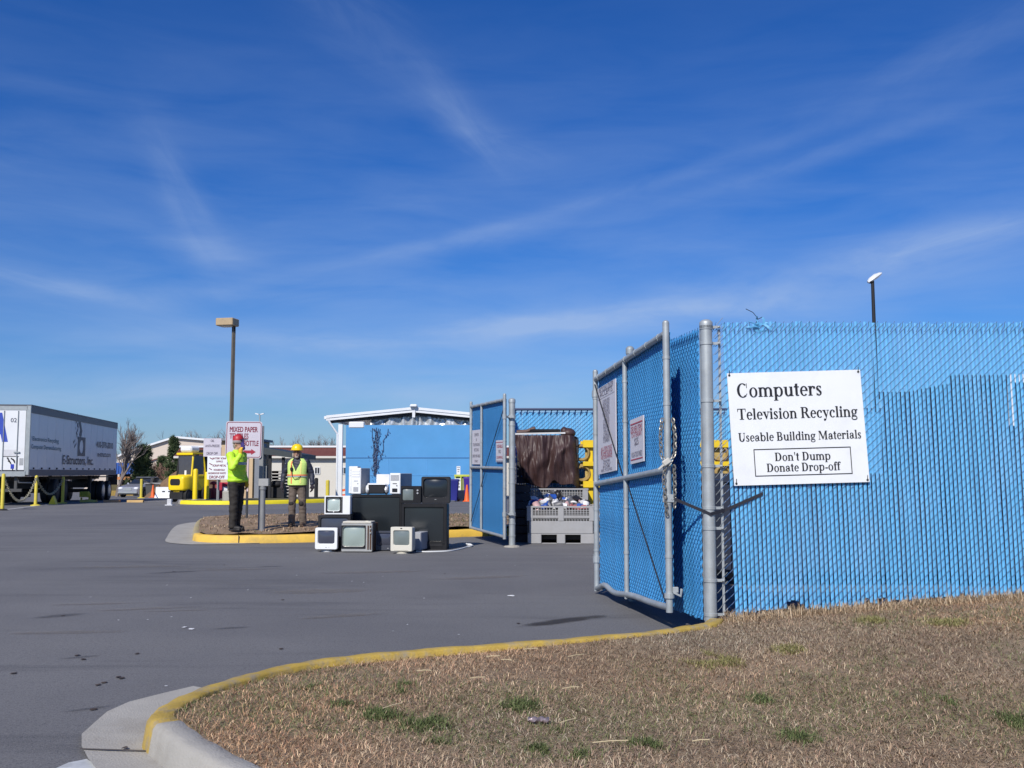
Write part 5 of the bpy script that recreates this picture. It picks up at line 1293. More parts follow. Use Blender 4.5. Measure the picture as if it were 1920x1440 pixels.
# ---- the worker in lime, seen from the side, right hand raised to the face
pL = PZ(on(441, 19.9))
tL, Hd, HY = person('person in a lime green shirt and dark trousers, yellow gloved hand at the face', None,
    [Vector((-.10, -.03, 0)), Vector((.11, .06, 0))], [Vector((-.27, -.10, 1.18)), Vector((.25, .06, 1.16))], [Vector((-.16, -.20, 1.44)), Vector((.22, -.06, .92))],
    [Vector((-.10, -.02, .50)), Vector((.105, .01, .50))], (0, -.02, 1.635), R(0), M_LIME, M_TROU, M_BOOTD, M_GLOVE,
    [((.10, .10, 1), (.2, .9, 0), (1, .1, .1), .175, .9), ((0, -.15, -1), (-.3, -1, 0), (-1, .2, 0), .175, .5)], pL, R(68), 1.03)
h = MB(); h.lathe([(.100, -.02), (.104, .0), (.104, .05), (.088, .10), (.05, .13), (.008, .138)], Hd(0, .005, .045), 20); h.build('cap', M_REDH, tL, True, 60)
h = MB(); h.lathe([(.103, -.03), (.107, -.02), (.107, .012), (.103, .02)], Hd(0, .005, .045), 20); h.build('cap_band', mat('cap_band_grey', (.30, .25, .25, 1), .7), tL, True)
h = MB(); h.ell(Hd(0, .075, .03), (.085, .035, .05), 12, 7, HY); h.build('cap_back', M_WHT, tL, True)
h = MB(); h.ell(Hd(0, -.125, .075), (.085, .085, .012), 16, 6, HY); h.build('cap_brim', mat('brim_navy', (.02, .02, .07, 1), .6), tL, True)
h = MB(); h.ell(Hd(0, .055, -.03), (.070, .05, .075), 12, 8, HY); h.build('hair', M_HAIR, tL, True)
for i in (0, 1): pass
h = MB()
for s_ in (-1, 1): h.ell(Hd(s_ * .032, -.092, .022), (.011, .005, .006), 8, 6, HY)
h.build('eye', M_BLK, tL)
h = MB(); h.ell(Hd(0, -.100, -.058), (.020, .005, .004), 8, 5, HY); h.build('mouth', mat('lips', (.35, .13, .11, 1), .5), tL)
n = 40; mb = MB(); mb.loft([[(rx * math.cos(2 * PI * k / n), ry * math.sin(2 * PI * k / n), z) for k in range(n)] for z, rx, ry in ((1.235, .214, .166), (1.285, .217, .167))], (False, False)); mb.build('reflective_stripe', M_STRIPE, tL, True)
mb = MB(); 
for k in range(3): torso(mb, [(0, 0, .90 + k * .001, .178, .138), (0, 0, .935, .208, .162), (0, 0, .975, .200, .156)])
fuse(mb, 'shirt_hem', M_LIME, tL, .014, 2, wob=.008, seed=8)
ph = MB(); # the purple handset held to the cheek
Mz = Matrix.Rotation(R(68), 3, 'Z'); c = pL + (Mz @ Vector((-.105, -.205, 1.585))) * 1.03
ph.box(c, (.05, .075, .15), Mz @ Euler((R(-12), 0, 0)).to_matrix(), bev=.015); ph.bar(c + Vector((0, 0, .07)), c + Vector((0, 0, .13)), .010, 8); ph.loc = c
tag(ph.build('handset', mat('handset_purple', (.045, .03, .16, 1), .45), smooth=True), 'dark purple handset held to the face by the person in the lime shirt', 'handset')

# ---- MIXED PAPER sign on its thick grey pipe
M_SGN = mat('reflective_board', (.56, .52, .58, 1), .4, var=.04, dirt=(.46, .43, .48, 1), dirt_amt=.3); M_MAR = mat('sign_maroon', (.20, .02, .045, 1), .5); M_PIPE = mat('post_grey', (.24, .245, .25, 1), .55, .2, var=.12)
SD = 20.62; c = at(457, 824.5, SD); sb = thing('sign', 'white MIXED PAPER TEXTILES BOTTLE sign with a red arrow, between the two people', 'sign', PZ(on(487, SD + .05)))
hw, hh = .368, .374; n_ = Vector((0, -1, 0)); rt = Vector((1, 0, -.012)).normalized(); up = Vector((.012, 0, 1)).normalized()
Q = lambda x, y, o=0.0: c + rt * x + up * y + n_ * o
mb = MB(); pr = rrect(2 * hw, 2 * hh, .05); mb.loft([[Q(x, y, -.004) for x, y in pr], [Q(x, y, .004) for x, y in pr]]); mb.build('sign_board', M_SGN, sb)
mb = MB(); a_ = rrect(2 * hw - .03, 2 * hh - .03, .045); b_ = rrect(2 * hw - .055, 2 * hh - .055, .035); mb.loft([[Q(x, y, .0065) for x, y in a_], [Q(x, y, .0065) for x, y in b_]], (False, False))
for txt, x, y, w_ in (('MIXED PAPER', -.29, .155, .565), ('TEXTILES', -.29, .02, .38), ('BOTTLE', 0.0, -.125, .30)): write(mb, txt, Q(x, y), rt, up, n_, .105, w_, off=.0065, bold=.05)
mb.build('lettering', M_MAR, sb)
mb = MB(); mb.add([Q(x, y, .0065) for x, y in ((.0, -.275), (.16, -.275), (.16, -.305), (.255, -.245), (.16, -.185), (.16, -.215), (.0, -.215))], [tuple(range(7))]); mb.build('arrow', mat('arrow_red', (.32, .015, .04, 1), .5), sb)
sp_ = PZ(on(487, SD + .05)); mb = MB(); mb.box(sp_ + Vector((0, 0, 1.02)), (.075, .05, 2.1)); mb.build('pole', M_PIPE, sb)
mb = MB(); mb.box((c.x, SD + .016, c.z + .25), (.62, .022, .05)); mb.box((c.x, SD + .016, c.z - .25), (.62, .022, .05)); mb.build('bracket', M_PIPE, sb)
pb = PZ(on(491, 20.23)); jp = thing('pipe_post', 'thick grey pipe post carrying a square junction box, in front of the MIXED PAPER sign', 'post', pb)
mb = MB(); mb.lathe([(.055, -.05), (.052, .80), (.066, .81), (.066, .88), (.045, .90)], (pb.x, pb.y, pb.z), 16); mb.build('pole', M_PIPE, jp, True)
mb = MB(); mb.box((pb.x + .02, pb.y - .01, pb.z + .95), (.20, .11, .15), bev=.008); mb.build('junction_box', mat('box_grey', (.33, .33, .33, 1), .5), jp)
# thin dark post behind
q = PZ(on(462, 25.2)); pp = thing('signpost', 'thin dark post with a narrow white edge standing behind the person in lime', 'post', q)
mb = MB(); mb.box(q + Vector((0, 0, .75)), (.05, .05, 1.5)); mb.build('pole', mat('post_dark', (.03, .03, .035, 1), .6), pp)
mb = MB(); mb.box(q + Vector((.01, -.03, 1.05)), (.035, .01, .8)); mb.build('edge_strip', mat('strip_pink', (.60, .48, .50, 1), .6), pp)
# ================================================================== BEHIND: TRAILER, FORKLIFT, BUILDINGS, TREES
M_TRW = mat('trailer_white', (.74, .75, .76, 1), .4, var=.03, scale=1.5, dirt=(.55, .55, .52, 1), dirt_amt=.25, dirt_scale=1.2)
M_ALU = mat('aluminium', (.42, .44, .43, 1), .4, .5, var=.08)
M_TYRE = mat('tyre', (.014, .014, .015, 1), .8, var=.2); M_UND = mat('chassis_black', (.012, .012, .015, 1), .7, var=.2)
M_TXB = mat('text_navy', (.02, .03, .07, 1), .5); M_TXG = mat('text_teal', (.10, .19, .23, 1), .5); M_TXU = mat('text_blue', (.02, .04, .40, 1), .5)
M_GLASSD = mat('window_dark', (.02, .024, .03, 1), .08, spec=.8)
M_YEL = mat('paint_yellow', (.85, .62, .01, 1), .4, var=.05, dirt=(.5, .36, .03, 1), dirt_amt=.3)
M_YELP = mat('post_yellow', (.66, .54, .06, 1), .6, var=.12, dirt=(.3, .22, .06, 1), dirt_amt=.5, dirt_scale=6)
M_LINE = mat('line_white', (.50, .50, .50, 1), .8, var=.25, scale=5, dirt=(.14, .14, .145, 1), dirt_amt=.8, dirt_scale=3)
M_LINEY = mat('line_yellow', (.52, .44, .10, 1), .8, var=.2, dirt=(.14, .14, .145, 1), dirt_amt=.6, dirt_scale=3)
def wheel(mb_t, mb_r, c, r, w, ax):
    ax = Vector(ax).normalized(); M = ax.to_track_quat('Z', 'Y').to_matrix()
    mb_t.lathe([(r * .6, -w / 2), (r * .93, -w / 2), (r, -w * .36), (r, w * .36), (r * .93, w / 2), (r * .6, w / 2)], c, 22, M)
    mb_r.lathe([(r * .58, -w * .52), (r * .6, -w * .5), (r * .35, -w * .40), (r * .18, -w * .46), (r * .1, -w * .46)], c, 16, M); mb_r.lathe([(r * .1, w * .46), (r * .18, w * .46), (r * .35, w * .40), (r * .6, w * .5), (r * .58, w * .52)], c, 16, M)
def wheel_part(parent, c, r, w, ax, m_rim):
    a, b = MB(), MB(); wheel(a, b, c, r, w, ax); o = a.build('wheel', M_TYRE, parent, True); b.build('rim', m_rim, o, True); return o
# ------------------------------------------------ semi trailer, rear corner nearest
NRr = at(53, 889, 40.8); FRr = at(217, 889, 56.0)
ax_ = Vector((FRr.x - NRr.x, FRr.y - NRr.y, 0)); TL_ = ax_.length; ax_.normalize(); rt_ = Vector((ax_.y, -ax_.x, 0))   # rt_: trailer's right side
TZ0, TZ1, TW = 1.24, 4.0, 2.6
o0 = Vector((NRr.x, NRr.y, 0)); T = lambda l, w, z: o0 + ax_ * l - rt_ * w + Vector((0, 0, z))          # l along, w to the left
Mx = Matrix(((ax_.x, -rt_.x, 0), (ax_.y, -rt_.y, 0), (0, 0, 1)))
tr = thing('semi_trailer', 'white box semi trailer with navy lettering on its shaded side and sunlit rear doors', 'trailer', T(0, TW / 2, ground_z(42)))
mb = MB(); mb.box(T(TL_ / 2 + .05, TW / 2, (TZ0 + .2 + TZ1) / 2), (TL_ - .1, TW, TZ1 - TZ0 - .2), Mx); mb.build('box_body', M_TRW, tr)
mb = MB(); mb.box(T(TL_ / 2, TW / 2, TZ1 + .03), (TL_ + .02, TW + .05, .06), Mx); mb.box(T(TL_ / 2, -.012, TZ1 - .14), (TL_, .03, .26), Mx); mb.build('top_rail', mat('rail_grey', (.10, .105, .12, 1), .5, .3), tr)
mb = MB(); mb.box(T(TL_ / 2, TW / 2, TZ0 + .08), (TL_, TW + .03, .26), Mx); mb.build('bottom_rail', mat('rail_dark', (.13, .125, .14, 1), .6), tr)
mb = MB()
for k in range(14): mb.box(T(.6 + k * (TL_ - 1) / 13, -.022, TZ0 + .26), (.14, .03, .07), Mx, bev=.01)
mb.build('side_marker', M_UND, tr)
mb = MB()
for k in range(int(TL_ / 1.22)): mb.box(T(1.2 + k * 1.22, -.001, (TZ0 + TZ1) / 2 + .06), (.05, .006, TZ1 - TZ0 - .5), Mx)
mb.build_each('side_seam', M_TRW, tr)
mb = MB()
for w in (.06, TW - .06): mb.box(T(-.02, w, (TZ0 + TZ1) / 2), (.10, .17, TZ1 - TZ0 + .02), Mx, bev=.01)
mb.box(T(-.02, TW / 2, TZ1 - .09), (.10, TW - .2, .16), Mx); mb.box(T(-.03, TW / 2, TZ0 + .04), (.13, TW - .2, .20), Mx); mb.build('rear_frame', M_ALU, tr)
for k, w in enumerate((.15 + (TW - .3) * .25, .15 + (TW - .3) * .75)):
    mb = MB(); mb.box(T(-.03, w, (TZ0 + TZ1) / 2 + .02), (.05, (TW - .34) / 2, TZ1 - TZ0 - .34), Mx); dr = mb.build('rear_door', M_TRW, tr)
    mb = MB()
    for dw in (-.28, .25): p = T(-.075, w + dw, 0); mb.bar(p + Vector((0, 0, TZ0 + .15)), p + Vector((0, 0, TZ1 - .2)), .018, 8)
    mb.box(T(-.085, w - .28, TZ0 + .9), (.05, .22, .05), Mx); mb.build('lock_rod', M_ALU, dr)
up = Vector((0, 0, 1)); nb_ = -ax_
lt = MB()
write(lt, '02', T(-.06, .50, 3.34), -(-rt_) * 1.0, up, nb_, .17, None, 'R')
lt.build('lettering', M_TXB, tr)
mb = MB(); A_ = lambda w, z, o=.0585: T(-o, w, z)
mb.add([A_(1.22, 3.72), A_(1.06, 3.72), A_(.80, 2.55), A_(1.02, 2.55), A_(1.09, 2.85), A_(1.22, 2.85)], [(0, 1, 2, 3, 4, 5)]); mb.build('logo', mat('logo_blue', (.03, .07, .42, 1), .5), tr)
mb = MB(); mb.add([A_(.42, 2.24), A_(.95, 2.24), A_(.95, 1.98), A_(.42, 1.98)], [(0, 1, 2, 3)]); mb.build('faded_panel', mat('panel_faded', (.60, .60, .62, 1), .5), tr)
mb = MB()
for (w0, z0, w1, z1) in ((.80, 1.93, .62, 1.62), (.62, 1.62, .56, 1.36), (.66, 1.90, .50, 1.78), (.58, 1.86, .50, 1.70), (.76, 1.80, .66, 1.72)):
    a = T(-.061, w0, z0); b = T(-.061, w1, z1); d_ = (b - a).normalized(); s_ = d_.cross(ax_) * .03; mb.add([a + s_, b + s_ * .6, b - s_ * .6, a - s_], [(0, 1, 2, 3)])
mb.build('logo', M_UND, tr)
mb = MB(); mb.add([A_(.66, 1.66, .063), A_(.53, 1.66, .063), A_(.53, 1.48, .063), A_(.66, 1.48, .063)], [(0, 1, 2, 3)]); mb.build('logo', M_TXU, tr)
mb = MB(); mb.add([A_(.97, 1.98, .0600), A_(.36, 1.98, .0600), A_(.36, 1.955, .0600), A_(.97, 1.955, .0600)], [(0, 1, 2, 3)]); mb.add([A_(.98, 1.98, .0615), A_(.96, 1.98, .0615), A_(.96, 1.36, .0615), A_(.98, 1.36, .0615)], [(0, 1, 2, 3)]); mb.add([A_(.42, 1.95, .0615), A_(.40, 1.95, .0615), A_(.40, 1.36, .0615), A_(.42, 1.36, .0615)], [(0, 1, 2, 3)]); mb.build('panel_line', M_UND, tr)
mb = MB(); mb.add([A_(.34, 1.90, .0615), A_(.19, 1.90, .0615), A_(.19, 1.62, .0615), A_(.34, 1.62, .0615)], [(0, 1, 2, 3)]); mb.build('faded_panel', mat('panel_grey', (.36, .37, .38, 1), .5), tr)
# lettering on the shaded side: fractions of the length read from the photo
def side_l(px):
    # l where the side plane crosses that photo column
    best = min(range(0, 1001), key=lambda q: abs(960 + FPX * (o0.x + ax_.x * TL_ * q / 1000) / (o0.y + ax_.y * TL_ * q / 1000) - px)); return TL_ * best / 1000
S_ = lambda px, z, o=.014: T(side_l(px), -o, z)
mb = MB(); write(mb, 'E-Structors, Inc.', S_(119, 1.70), ax_, up, rt_, .40, side_l(176) - side_l(119), off=.014, bold=.05); write(mb, '410-379-2010', S_(181, 2.60), ax_, up, rt_, .30, side_l(212) - side_l(181), off=.014, bold=.05); write(mb, 'e-struct.com', S_(184, 2.14), ax_, up, rt_, .26, side_l(208) - side_l(184), off=.014, bold=.04); mb.build('lettering', M_TXB, tr)
mb = MB(); write(mb, 'Electronics Recycling', S_(61, 2.62), ax_, up, rt_, .17, side_l(110) - side_l(61), off=.014, bold=.04); write(mb, 'Computer Demanufacturing', S_(59, 2.30), ax_, up, rt_, .17, side_l(115) - side_l(59), off=.014, bold=.04); mb.build('lettering', M_TXG, tr)
mb = MB(); l0, l1 = side_l(146), side_l(159.5)
def sp(l, z, o=.014): return T(l, -o, z)
O = [(l0, 2.10), (l1, 2.10), (l1, 2.98), (l0 + .1, 2.98)]; cx_, cz_ = (l0 + l1) / 2 + .1, 2.56
ring_o = [(cx_ + (.62 + .12) * math.cos(a * PI / 12) * (l1 - l0) / 1.5, cz_ + .42 * math.sin(a * PI / 12)) for a in range(24)]; ring_i = [(cx_ + .42 * math.cos(a * PI / 12) * (l1 - l0) / 1.5, cz_ + .32 * math.sin(a * PI / 12)) for a in range(24)]
sq = []
for a in range(24):
    c_, s_ = math.cos(a * PI / 12), math.sin(a * PI / 12); k = 1 / max(abs(c_), abs(s_)); sq.append((cx_ + (l1 - l0) * .52 * c_ * k, cz_ + .45 * s_ * k))
mb.add([sp(*p) for p in sq] + [sp(*p) for p in ring_i], [(k, (k + 1) % 24, 24 + (k + 1) % 24, 24 + k) for k in range(24)])
l2, l3 = side_l(147), side_l(152)
mb.add([sp(l2, 3.7), sp(l2 + .35, 3.75), sp(l3 + .2, 3.3), sp(l3, 2.95), sp(l3 - .3, 3.1), sp(l3 - .15, 3.35)], [tuple(range(6))])
rl = random.Random(3)
for k in range(22):
    l, z = side_l(rl.uniform(138, 147)), 2.45 + k * .072; r_ = rl.uniform(.05, .14); mb.add([sp(l, z), sp(l + r_, z + .04), sp(l + r_ * 1.2, z + .16), sp(l + .02, z + .13)], [(0, 1, 2, 3)])
mb.build('logo', M_TXB, tr)
gw = lambda l: ground_z(T(l, 0, 0).y)
for l in (4.2, 5.5):
    for w in (.16, .46, TW - .46, TW - .16): wheel_part(tr, T(l, w, gw(l) + .52), .52, .27, rt_, M_UND)
mb = MB(); mb.box(T(4.85, TW / 2, .80), (3.2, 1.1, .35), Mx); mb.box(T(TL_ / 2, TW / 2, 1.06), (TL_ - .6, 1.0, .16), Mx)
for l in (4.2, 5.5): mb.bar(T(l, .2, gw(l) + .52), T(l, TW - .2, gw(l) + .52), .09, 10)
for l in (4.85,): mb.box(T(l, .3, .95), (2.0, .1, .3), Mx); mb.box(T(l, TW - .3, .95), (2.0, .1, .3), Mx)
mb.build('chassis', M_UND, tr)
mb = MB()
for w in (.35, TW - .35): mb.box(T(TL_ - 4.2, w, .62), (.14, .14, 1.1), Mx); mb.box(T(TL_ - 4.2, w, gw(TL_ - 4) + .05), (.35, .3, .05), Mx)
mb.build_each('landing_leg', M_UND, tr)
mb = MB(); mb.box(T(.1, TW / 2, .62), (.1, TW - .5, .12), Mx)
for w in (.5, TW - .5): mb.box(T(.15, w, .92), (.1, .1, .6), Mx)
mb.build('underride_guard', mat('guard_dark', (.06, .06, .06, 1), .6), tr)
for w in (.55, TW - .55):
    mb = MB(); mb.box(T(6.4, w, .58), (.02, .6, .75), Mx); mb.build('mud_flap', M_UND, tr)
mb = MB(); mb.tube([T(.4, .5, 1.02), T(.5, .5, .93), T(2.2, .5, .90)], .03, 6); mb.build('air_line', mat('hose_pale', (.55, .55, .55, 1), .5), tr)
# tractor unit ahead of it
tk = thing('trailer_dolly', 'dark twin axle dolly under the far end of the white trailer', 'dolly', T(TL_ - 2, TW / 2, ground_z(56)))
for l in (TL_ - 2.6, TL_ - 1.25):
    for w in (.16, .46, TW - .46, TW - .16): wheel_part(tk, T(l, w, gw(l) + .52), .52, .27, rt_, M_ALU if w == .16 else M_UND)
mb = MB(); mb.box(T(TL_ - 1.9, TW / 2, .70), (2.9, 1.0, .3), Mx)
for l in (TL_ - 2.6, TL_ - 1.25): mb.bar(T(l, .2, gw(l) + .52), T(l, TW - .2, gw(l) + .52), .09, 10)
mb.build('chassis', M_UND, tk)
mb = MB(); mb.bar(T(TL_ - 1.9, TW / 2, .85), T(TL_ - 1.9, TW / 2, 1.0), .5, 16); mb.build('turntable', M_UND, tk)
for w in (.31, TW - .31):
    mb = MB(); mb.box(T(TL_ - 1.9, w, 1.10), (2.9, .55, .05), Mx); mb.build('mudguard', M_UND, tk)
# wheel chocks and wooden blocks by the wheels
def chock(px, D, label):
    p = on(px, D); mb = MB(); mb.prism([p + Vector((-.16, -.1, 0)), p + Vector((.16, -.1, 0)), p + Vector((.02, -.1, .36))], (0, .2, 0)); mb.loc = p; return tag(mb.build('wheel_chock', M_YEL), label, 'chock')
chock(99.5, 42.6, 'yellow wedge wheel chock under the trailer beside the chained posts')
p = on(158, 48.2); mb = MB(); mb.box(p + Vector((0, 0, .35)), (.42, .2, .26), bev=.02); mb.box(p + Vector((.22, .05, .20)), (.06, .1, .4)); mb.box(p + Vector((-.16, .05, .1)), (.05, .1, .2)); mb.loc = p; tag(mb.build('step_block', M_YELP), 'dull yellow block standing beneath the middle of the trailer', 'block')
# ------------------------------------------------ chained posts and wheel stops
posts = [(4, 36.0, 1.28, 'leftmost yellow post with a chain, at the left edge before the trailer doors'), (66.5, 41.0, 1.20, 'yellow post before the rear corner of the trailer, middle of the chained row'), (117, 44.0, 1.14, 'yellow post against the dark trailer wheels, right end of the chained row')]
PT = []
for px, D, h, lab in posts:
    p = on(px, D); t = thing('barrier_post', lab, 'post', p, 'yellow posts with chains by the trailer')
    mb = MB(); mb.lathe([(.065, 0), (.062, h - .02), (.05, h), (.01, h + .02)], p, 12); mb.build('pole', M_YELP, t, True)
    mb = MB(); mb.lathe([(.20, 0), (.19, .03), (.075, .06)], p, 14); mb.build('base', M_YELP if px > 50 else M_UND, t, True); PT.append(p + Vector((0, 0, h - .06)))
M_CHN = mat('chain_dull', (.30, .28, .20, 1), .6)
for k, (a, b) in enumerate(((PT[0], PT[1]), (PT[1], PT[2]))):
    pts = [a + (b - a) * q / 16 - Vector((0, 0, (.92, .68)[k] * (1 - (2 * q / 16 - 1) ** 2))) for q in range(17)]; mb = MB(); chain_links(mb, pts, .014, .13); mb.loc = (a + b) / 2
    tag(mb.build('barrier_chain', M_CHN), ('chain sagging between the leftmost and the middle yellow post', 'chain sagging between the middle yellow post and the post by the wheels')[k], 'chain', 'chains between the yellow posts')
ws = None
for k, (px, lab) in enumerate(((166, 'yellowish concrete wheel stop nearest the trailer wheels'), (210, 'orange tinted concrete wheel stop, middle one of the three'), (254, 'yellowish concrete wheel stop farthest from the trailer'))):
    p = on(px, 46.0); mb = MB(); mb.loft([[(x, y, z) for y, z in ((-.09, 0), (.09, 0), (.07, .11), (-.07, .11))] for x in (-.36, -.3, .3, .36)]); mb.v = [(v[0] + p.x, v[1] + p.y, v[2] + p.z) for v in mb.v]; mb.loc = p
    tag(mb.build('wheel_stop', (M_LINEY, mat('stop_orange', (.50, .26, .13, 1), .8, var=.15), mat('stop_tan', (.50, .33, .14, 1), .8, var=.15))[k]), lab, 'wheel stop', 'wheel stops in front of the trailer')
def road_line(pts, w, m):
    P = [on(px, D, .004) for px, D in pts]; mb = MB()
    for a, b in zip(P, P[1:]):
        d = (b - a).normalized(); n = Vector((-d.y, d.x, 0)) * w / 2; mb.add([a - n, b - n, b + n, a + n], [(0, 1, 2, 3)])
    return struct(mb.build('painted_line', m))
road_line([(10, 36.8), (60, 40.0), (120, 44.4), (150, 46.6)], .16, M_LINE)
road_line([(40, 40.6), (84, 41.6)], .16, M_LINEY)
road_line([(155, 43.4), (178, 43.6)], .14, M_LINE)
road_line([(277, 47.2), (330, 52)], .16, M_LINE); road_line([(277, 47.2), (345, 46.4)], .14, M_LINE); road_line([(316, 41.2), (430, 42.4)], .16, M_LINE); road_line([(505, 44.6), (560, 45.6)], .14, M_LINE)
p = on(318, 41.3); mb = MB(); mb.box(p + Vector((0, 0, .13)), (.18, .16, .26), bev=.02); mb.box(p + Vector((0, 0, .02)), (.3, .28, .04)); mb.loc = p; tag(mb.build('marker_block', mat('marker_white', (.55, .55, .56, 1), .7), None), 'small white block on the tarmac by the forklift wheel', 'block')
# ------------------------------------------------ forklift
fk = thing('forklift', 'yellow forklift with a white unit on its cab roof, seen from behind', 'forklift', local=True)
mb = MB(); cw_ = [rrect(1.22, .50, .10, 0, .78)]; mb.loft([[(x, y, z) for x, z in rrect(a, b, .12, 0, c)] for y, a, b, c in ((-1.0, 1.0, .52, .78), (-.92, 1.18, .62, .80), (-.5, 1.24, .66, .80), (-.2, 1.24, .66, .80))]); mb.build('counterweight', M_YEL, fk, True, 50)
mb = MB(); mb.loft([[(x, -1.012 + .0 * z, z) for x, z in rrect(.72, .26, .10, -.02, .84)], [(x, -.98, z) for x, z in rrect(.76, .30, .11, -.02, .84)]]); mb.build('grille', M_UND, fk)
mb = MB(); mb.loft([[(x, y, z) for x, z in rrect(a, .42, .08, 0, .34)] for y, a in ((-.88, .85), (-.5, 1.0), (.9, 1.0))]); mb.build('chassis', M_UND, fk, True)
mb = MB(); mb.box((0, .15, 1.08), (1.16, 1.0, .14), bev=.03); mb.box((-.52, .2, .75), (.12, 1.2, .5), bev=.03); mb.box((.52, .2, .75), (.12, 1.2, .5), bev=.03); mb.box((0, .75, .9), (1.1, .1, .5)); mb.build('body_panel', M_YEL, fk)
for (x, y) in ((-.54, -.32), (.54, -.32), (-.54, .78), (.54, .78)):
    mb = MB(); mb.tube([(x, y, 1.1), (x * .97, y + (.08 if y < 0 else -.12), 1.7), (x * .94, y + (.14 if y < 0 else -.22), 2.02)], .055, 8); mb.build('cab_pillar', M_YEL if x > 0 or y > 0 else M_UND, fk)
mb = MB(); mb.box((0, .22, 2.04), (1.14, 1.05, .07), bev=.02); mb.box((0, -.32, 2.02), (1.2, .08, .10), bev=.02); mb.build('overhead_guard', M_YEL, fk)
mb = MB(); mb.box((0, -.27, 1.56), (.95, .02, .82)); mb.box((-.53, .2, 1.56), (.02, .8, .8)); mb.box((.53, .2, 1.56), (.02, .8, .8)); mb.build('cab_window', mat('cab_glass', (.075, .08, .095, 1), .1, spec=.7), fk)
mb = MB(); mb.box((-.03, .1, 2.22), (.86, .7, .24), bev=.07); mb.build('roof_unit', M_TRW, fk)
mb = MB(); mb.box((0, .05, 1.25), (.5, .5, .2), bev=.05); mb.box((0, -.15, 1.55), (.46, .12, .5), bev=.05); mb.build('seat', M_UND, fk)
mb = MB(); mb.box((.05, -.292, 1.24), (.14, .01, .18)); mb.build('paper_tag', M_WHITE, fk)
for s_ in (-1, 1):
    mb = MB(); mb.box((s_ * .34, 1.02, 1.15), (.12, .16, 2.15)); mb.build('mast_rail', M_UND, fk)
    mb = MB(); mb.box((s_ * .28, 1.75, .08), (.12, 1.1, .05)); mb.build('fork', M_UND, fk)
mb = MB(); mb.box((0, 1.05, 2.15), (.8, .12, .12)); mb.box((0, 1.12, .5), (.95, .08, .12)); mb.box((0, 1.12, .9), (.95, .08, .12)); mb.build_each('carriage', M_UND, fk)
for s_ in (-1, 1):
    wheel_part(fk, (s_ * .50, -.55, .28), .28, .22, (1, 0, 0), M_UND); wheel_part(fk, (s_ * .54, .78, .34), .34, .26, (1, 0, 0), M_UND)
mb = MB(); write(mb, 'HYSTER', (0, -.89, .43), (1, 0, 0), (0, 0, 1), (0, -1, 0), .075, .42, 'C', off=.005, bold=.06); mb.build('lettering', M_YEL, fk)
p = on(352, 47.4); place(fk, p, R(-24)); fk.scale = (.80, .85, 1.10)
# yellow bollards, far kerb
FB = [(24, 0)]
FIS = smooth_path([(-14.0, 43.0), (-13.2, 42.4), (-11.8, 42.2), (-10.2, 43.0), (-8.4, 45.0), (-7.9, 46.5), (-8.4, 50), (-9, 54), (-12.6, 54), (-13.1, 49.5), (-13.4, 46.7), (-14.5, 45.6), (-14.45, 44.2), (-14.0, 43.0)], 4)
kerb('kerb', FIS[:20], 1, M_KY3, h=.16, w=.18); kerb('kerb', FIS[19:], 1, M_CON, h=.15, w=.16)
mb = MB(); b_ = offset(FIS, .14)[:-1]; mb.add([(x, y, .13 + ground_z(y)) for x, y in b_], [tuple(range(len(b_)))]); struct(mb.build('island_turf', mat('turf_far', (.11, .10, .045, 1), .95, var=.5, scale=3, bump=.8, bscale=14)))
for px, D, h, lab in ((365.5, 45.0, 1.36, 'thick yellow bollard right in front of the forklift'), (387, 46.0, 1.24, 'thick yellow bollard behind the white drop-off sign, right of the forklift')):
    p = on(px, D, .12); t = thing('bollard', lab, 'bollard', p, 'yellow bollards by the forklift'); mb = MB(); mb.lathe([(.11, 0), (.11, h - .06), (.09, h - .01), (.03, h + .015)], p, 16); mb.build('pole', M_YEL, t, True)
    mb = MB(); mb.lathe([(.15, 0), (.14, .02), (.115, .03)], p, 16); mb.build('base', M_CON, t)
# far white signs
def panel_sign(label, x0, y0, x1, y1, D, rows, m_b, m_t, post_px, arrows=()):
    a, b = at(x0, y1, D), at(x1, y0, D); t = thing('sign', label, 'sign', on(post_px, D)); w, h = b.x - a.x, b.z - a.z
    mb = MB(); mb.box(((a.x + b.x) / 2, D + .01, (a.z + b.z) / 2), (w, .02, h)); mb.build('sign_board', m_b, t)
    mb = MB()
    for fr, txt, cap, wf, xo in rows: write(mb, txt, (a.x + w * xo, D, b.z - fr * h), (1, 0, 0), (0, 0, 1), (0, -1, 0), cap * h, wf * w, 'C', off=.006, bold=.06)
    for (fx, fy) in arrows: q = Vector((a.x + fx * w, D - .006, b.z - fy * h)); mb.add([q + Vector((0, 0, .05 * h)), q + Vector((.14 * w, 0, -.02 * h)), q + Vector((.14 * w, 0, -.06 * h)), q + Vector((0, 0, .01 * h))], [(0, 1, 2, 3)])
    mb.build('lettering', m_t, t)
    p = on(post_px, D + .05, .1); mb = MB(); mb.box((p.x, D + .06, (p.z + b.z) / 2), (.06, .05, b.z - p.z)); mb.build('pole', M_PIPE, t)
panel_sign('grey white ANTI-FREEZE DROP OFF sign above the arrowed drop-off sign', 381, 822, 415, 856, 44.9, [(.2, 'OIL', .13, .2, .5), (.48, 'ANTI-FREEZE', .13, .8, .5), (.90, 'DROP OFF', .14, .62, .5)], M_SGN, M_GREYINK, 409)
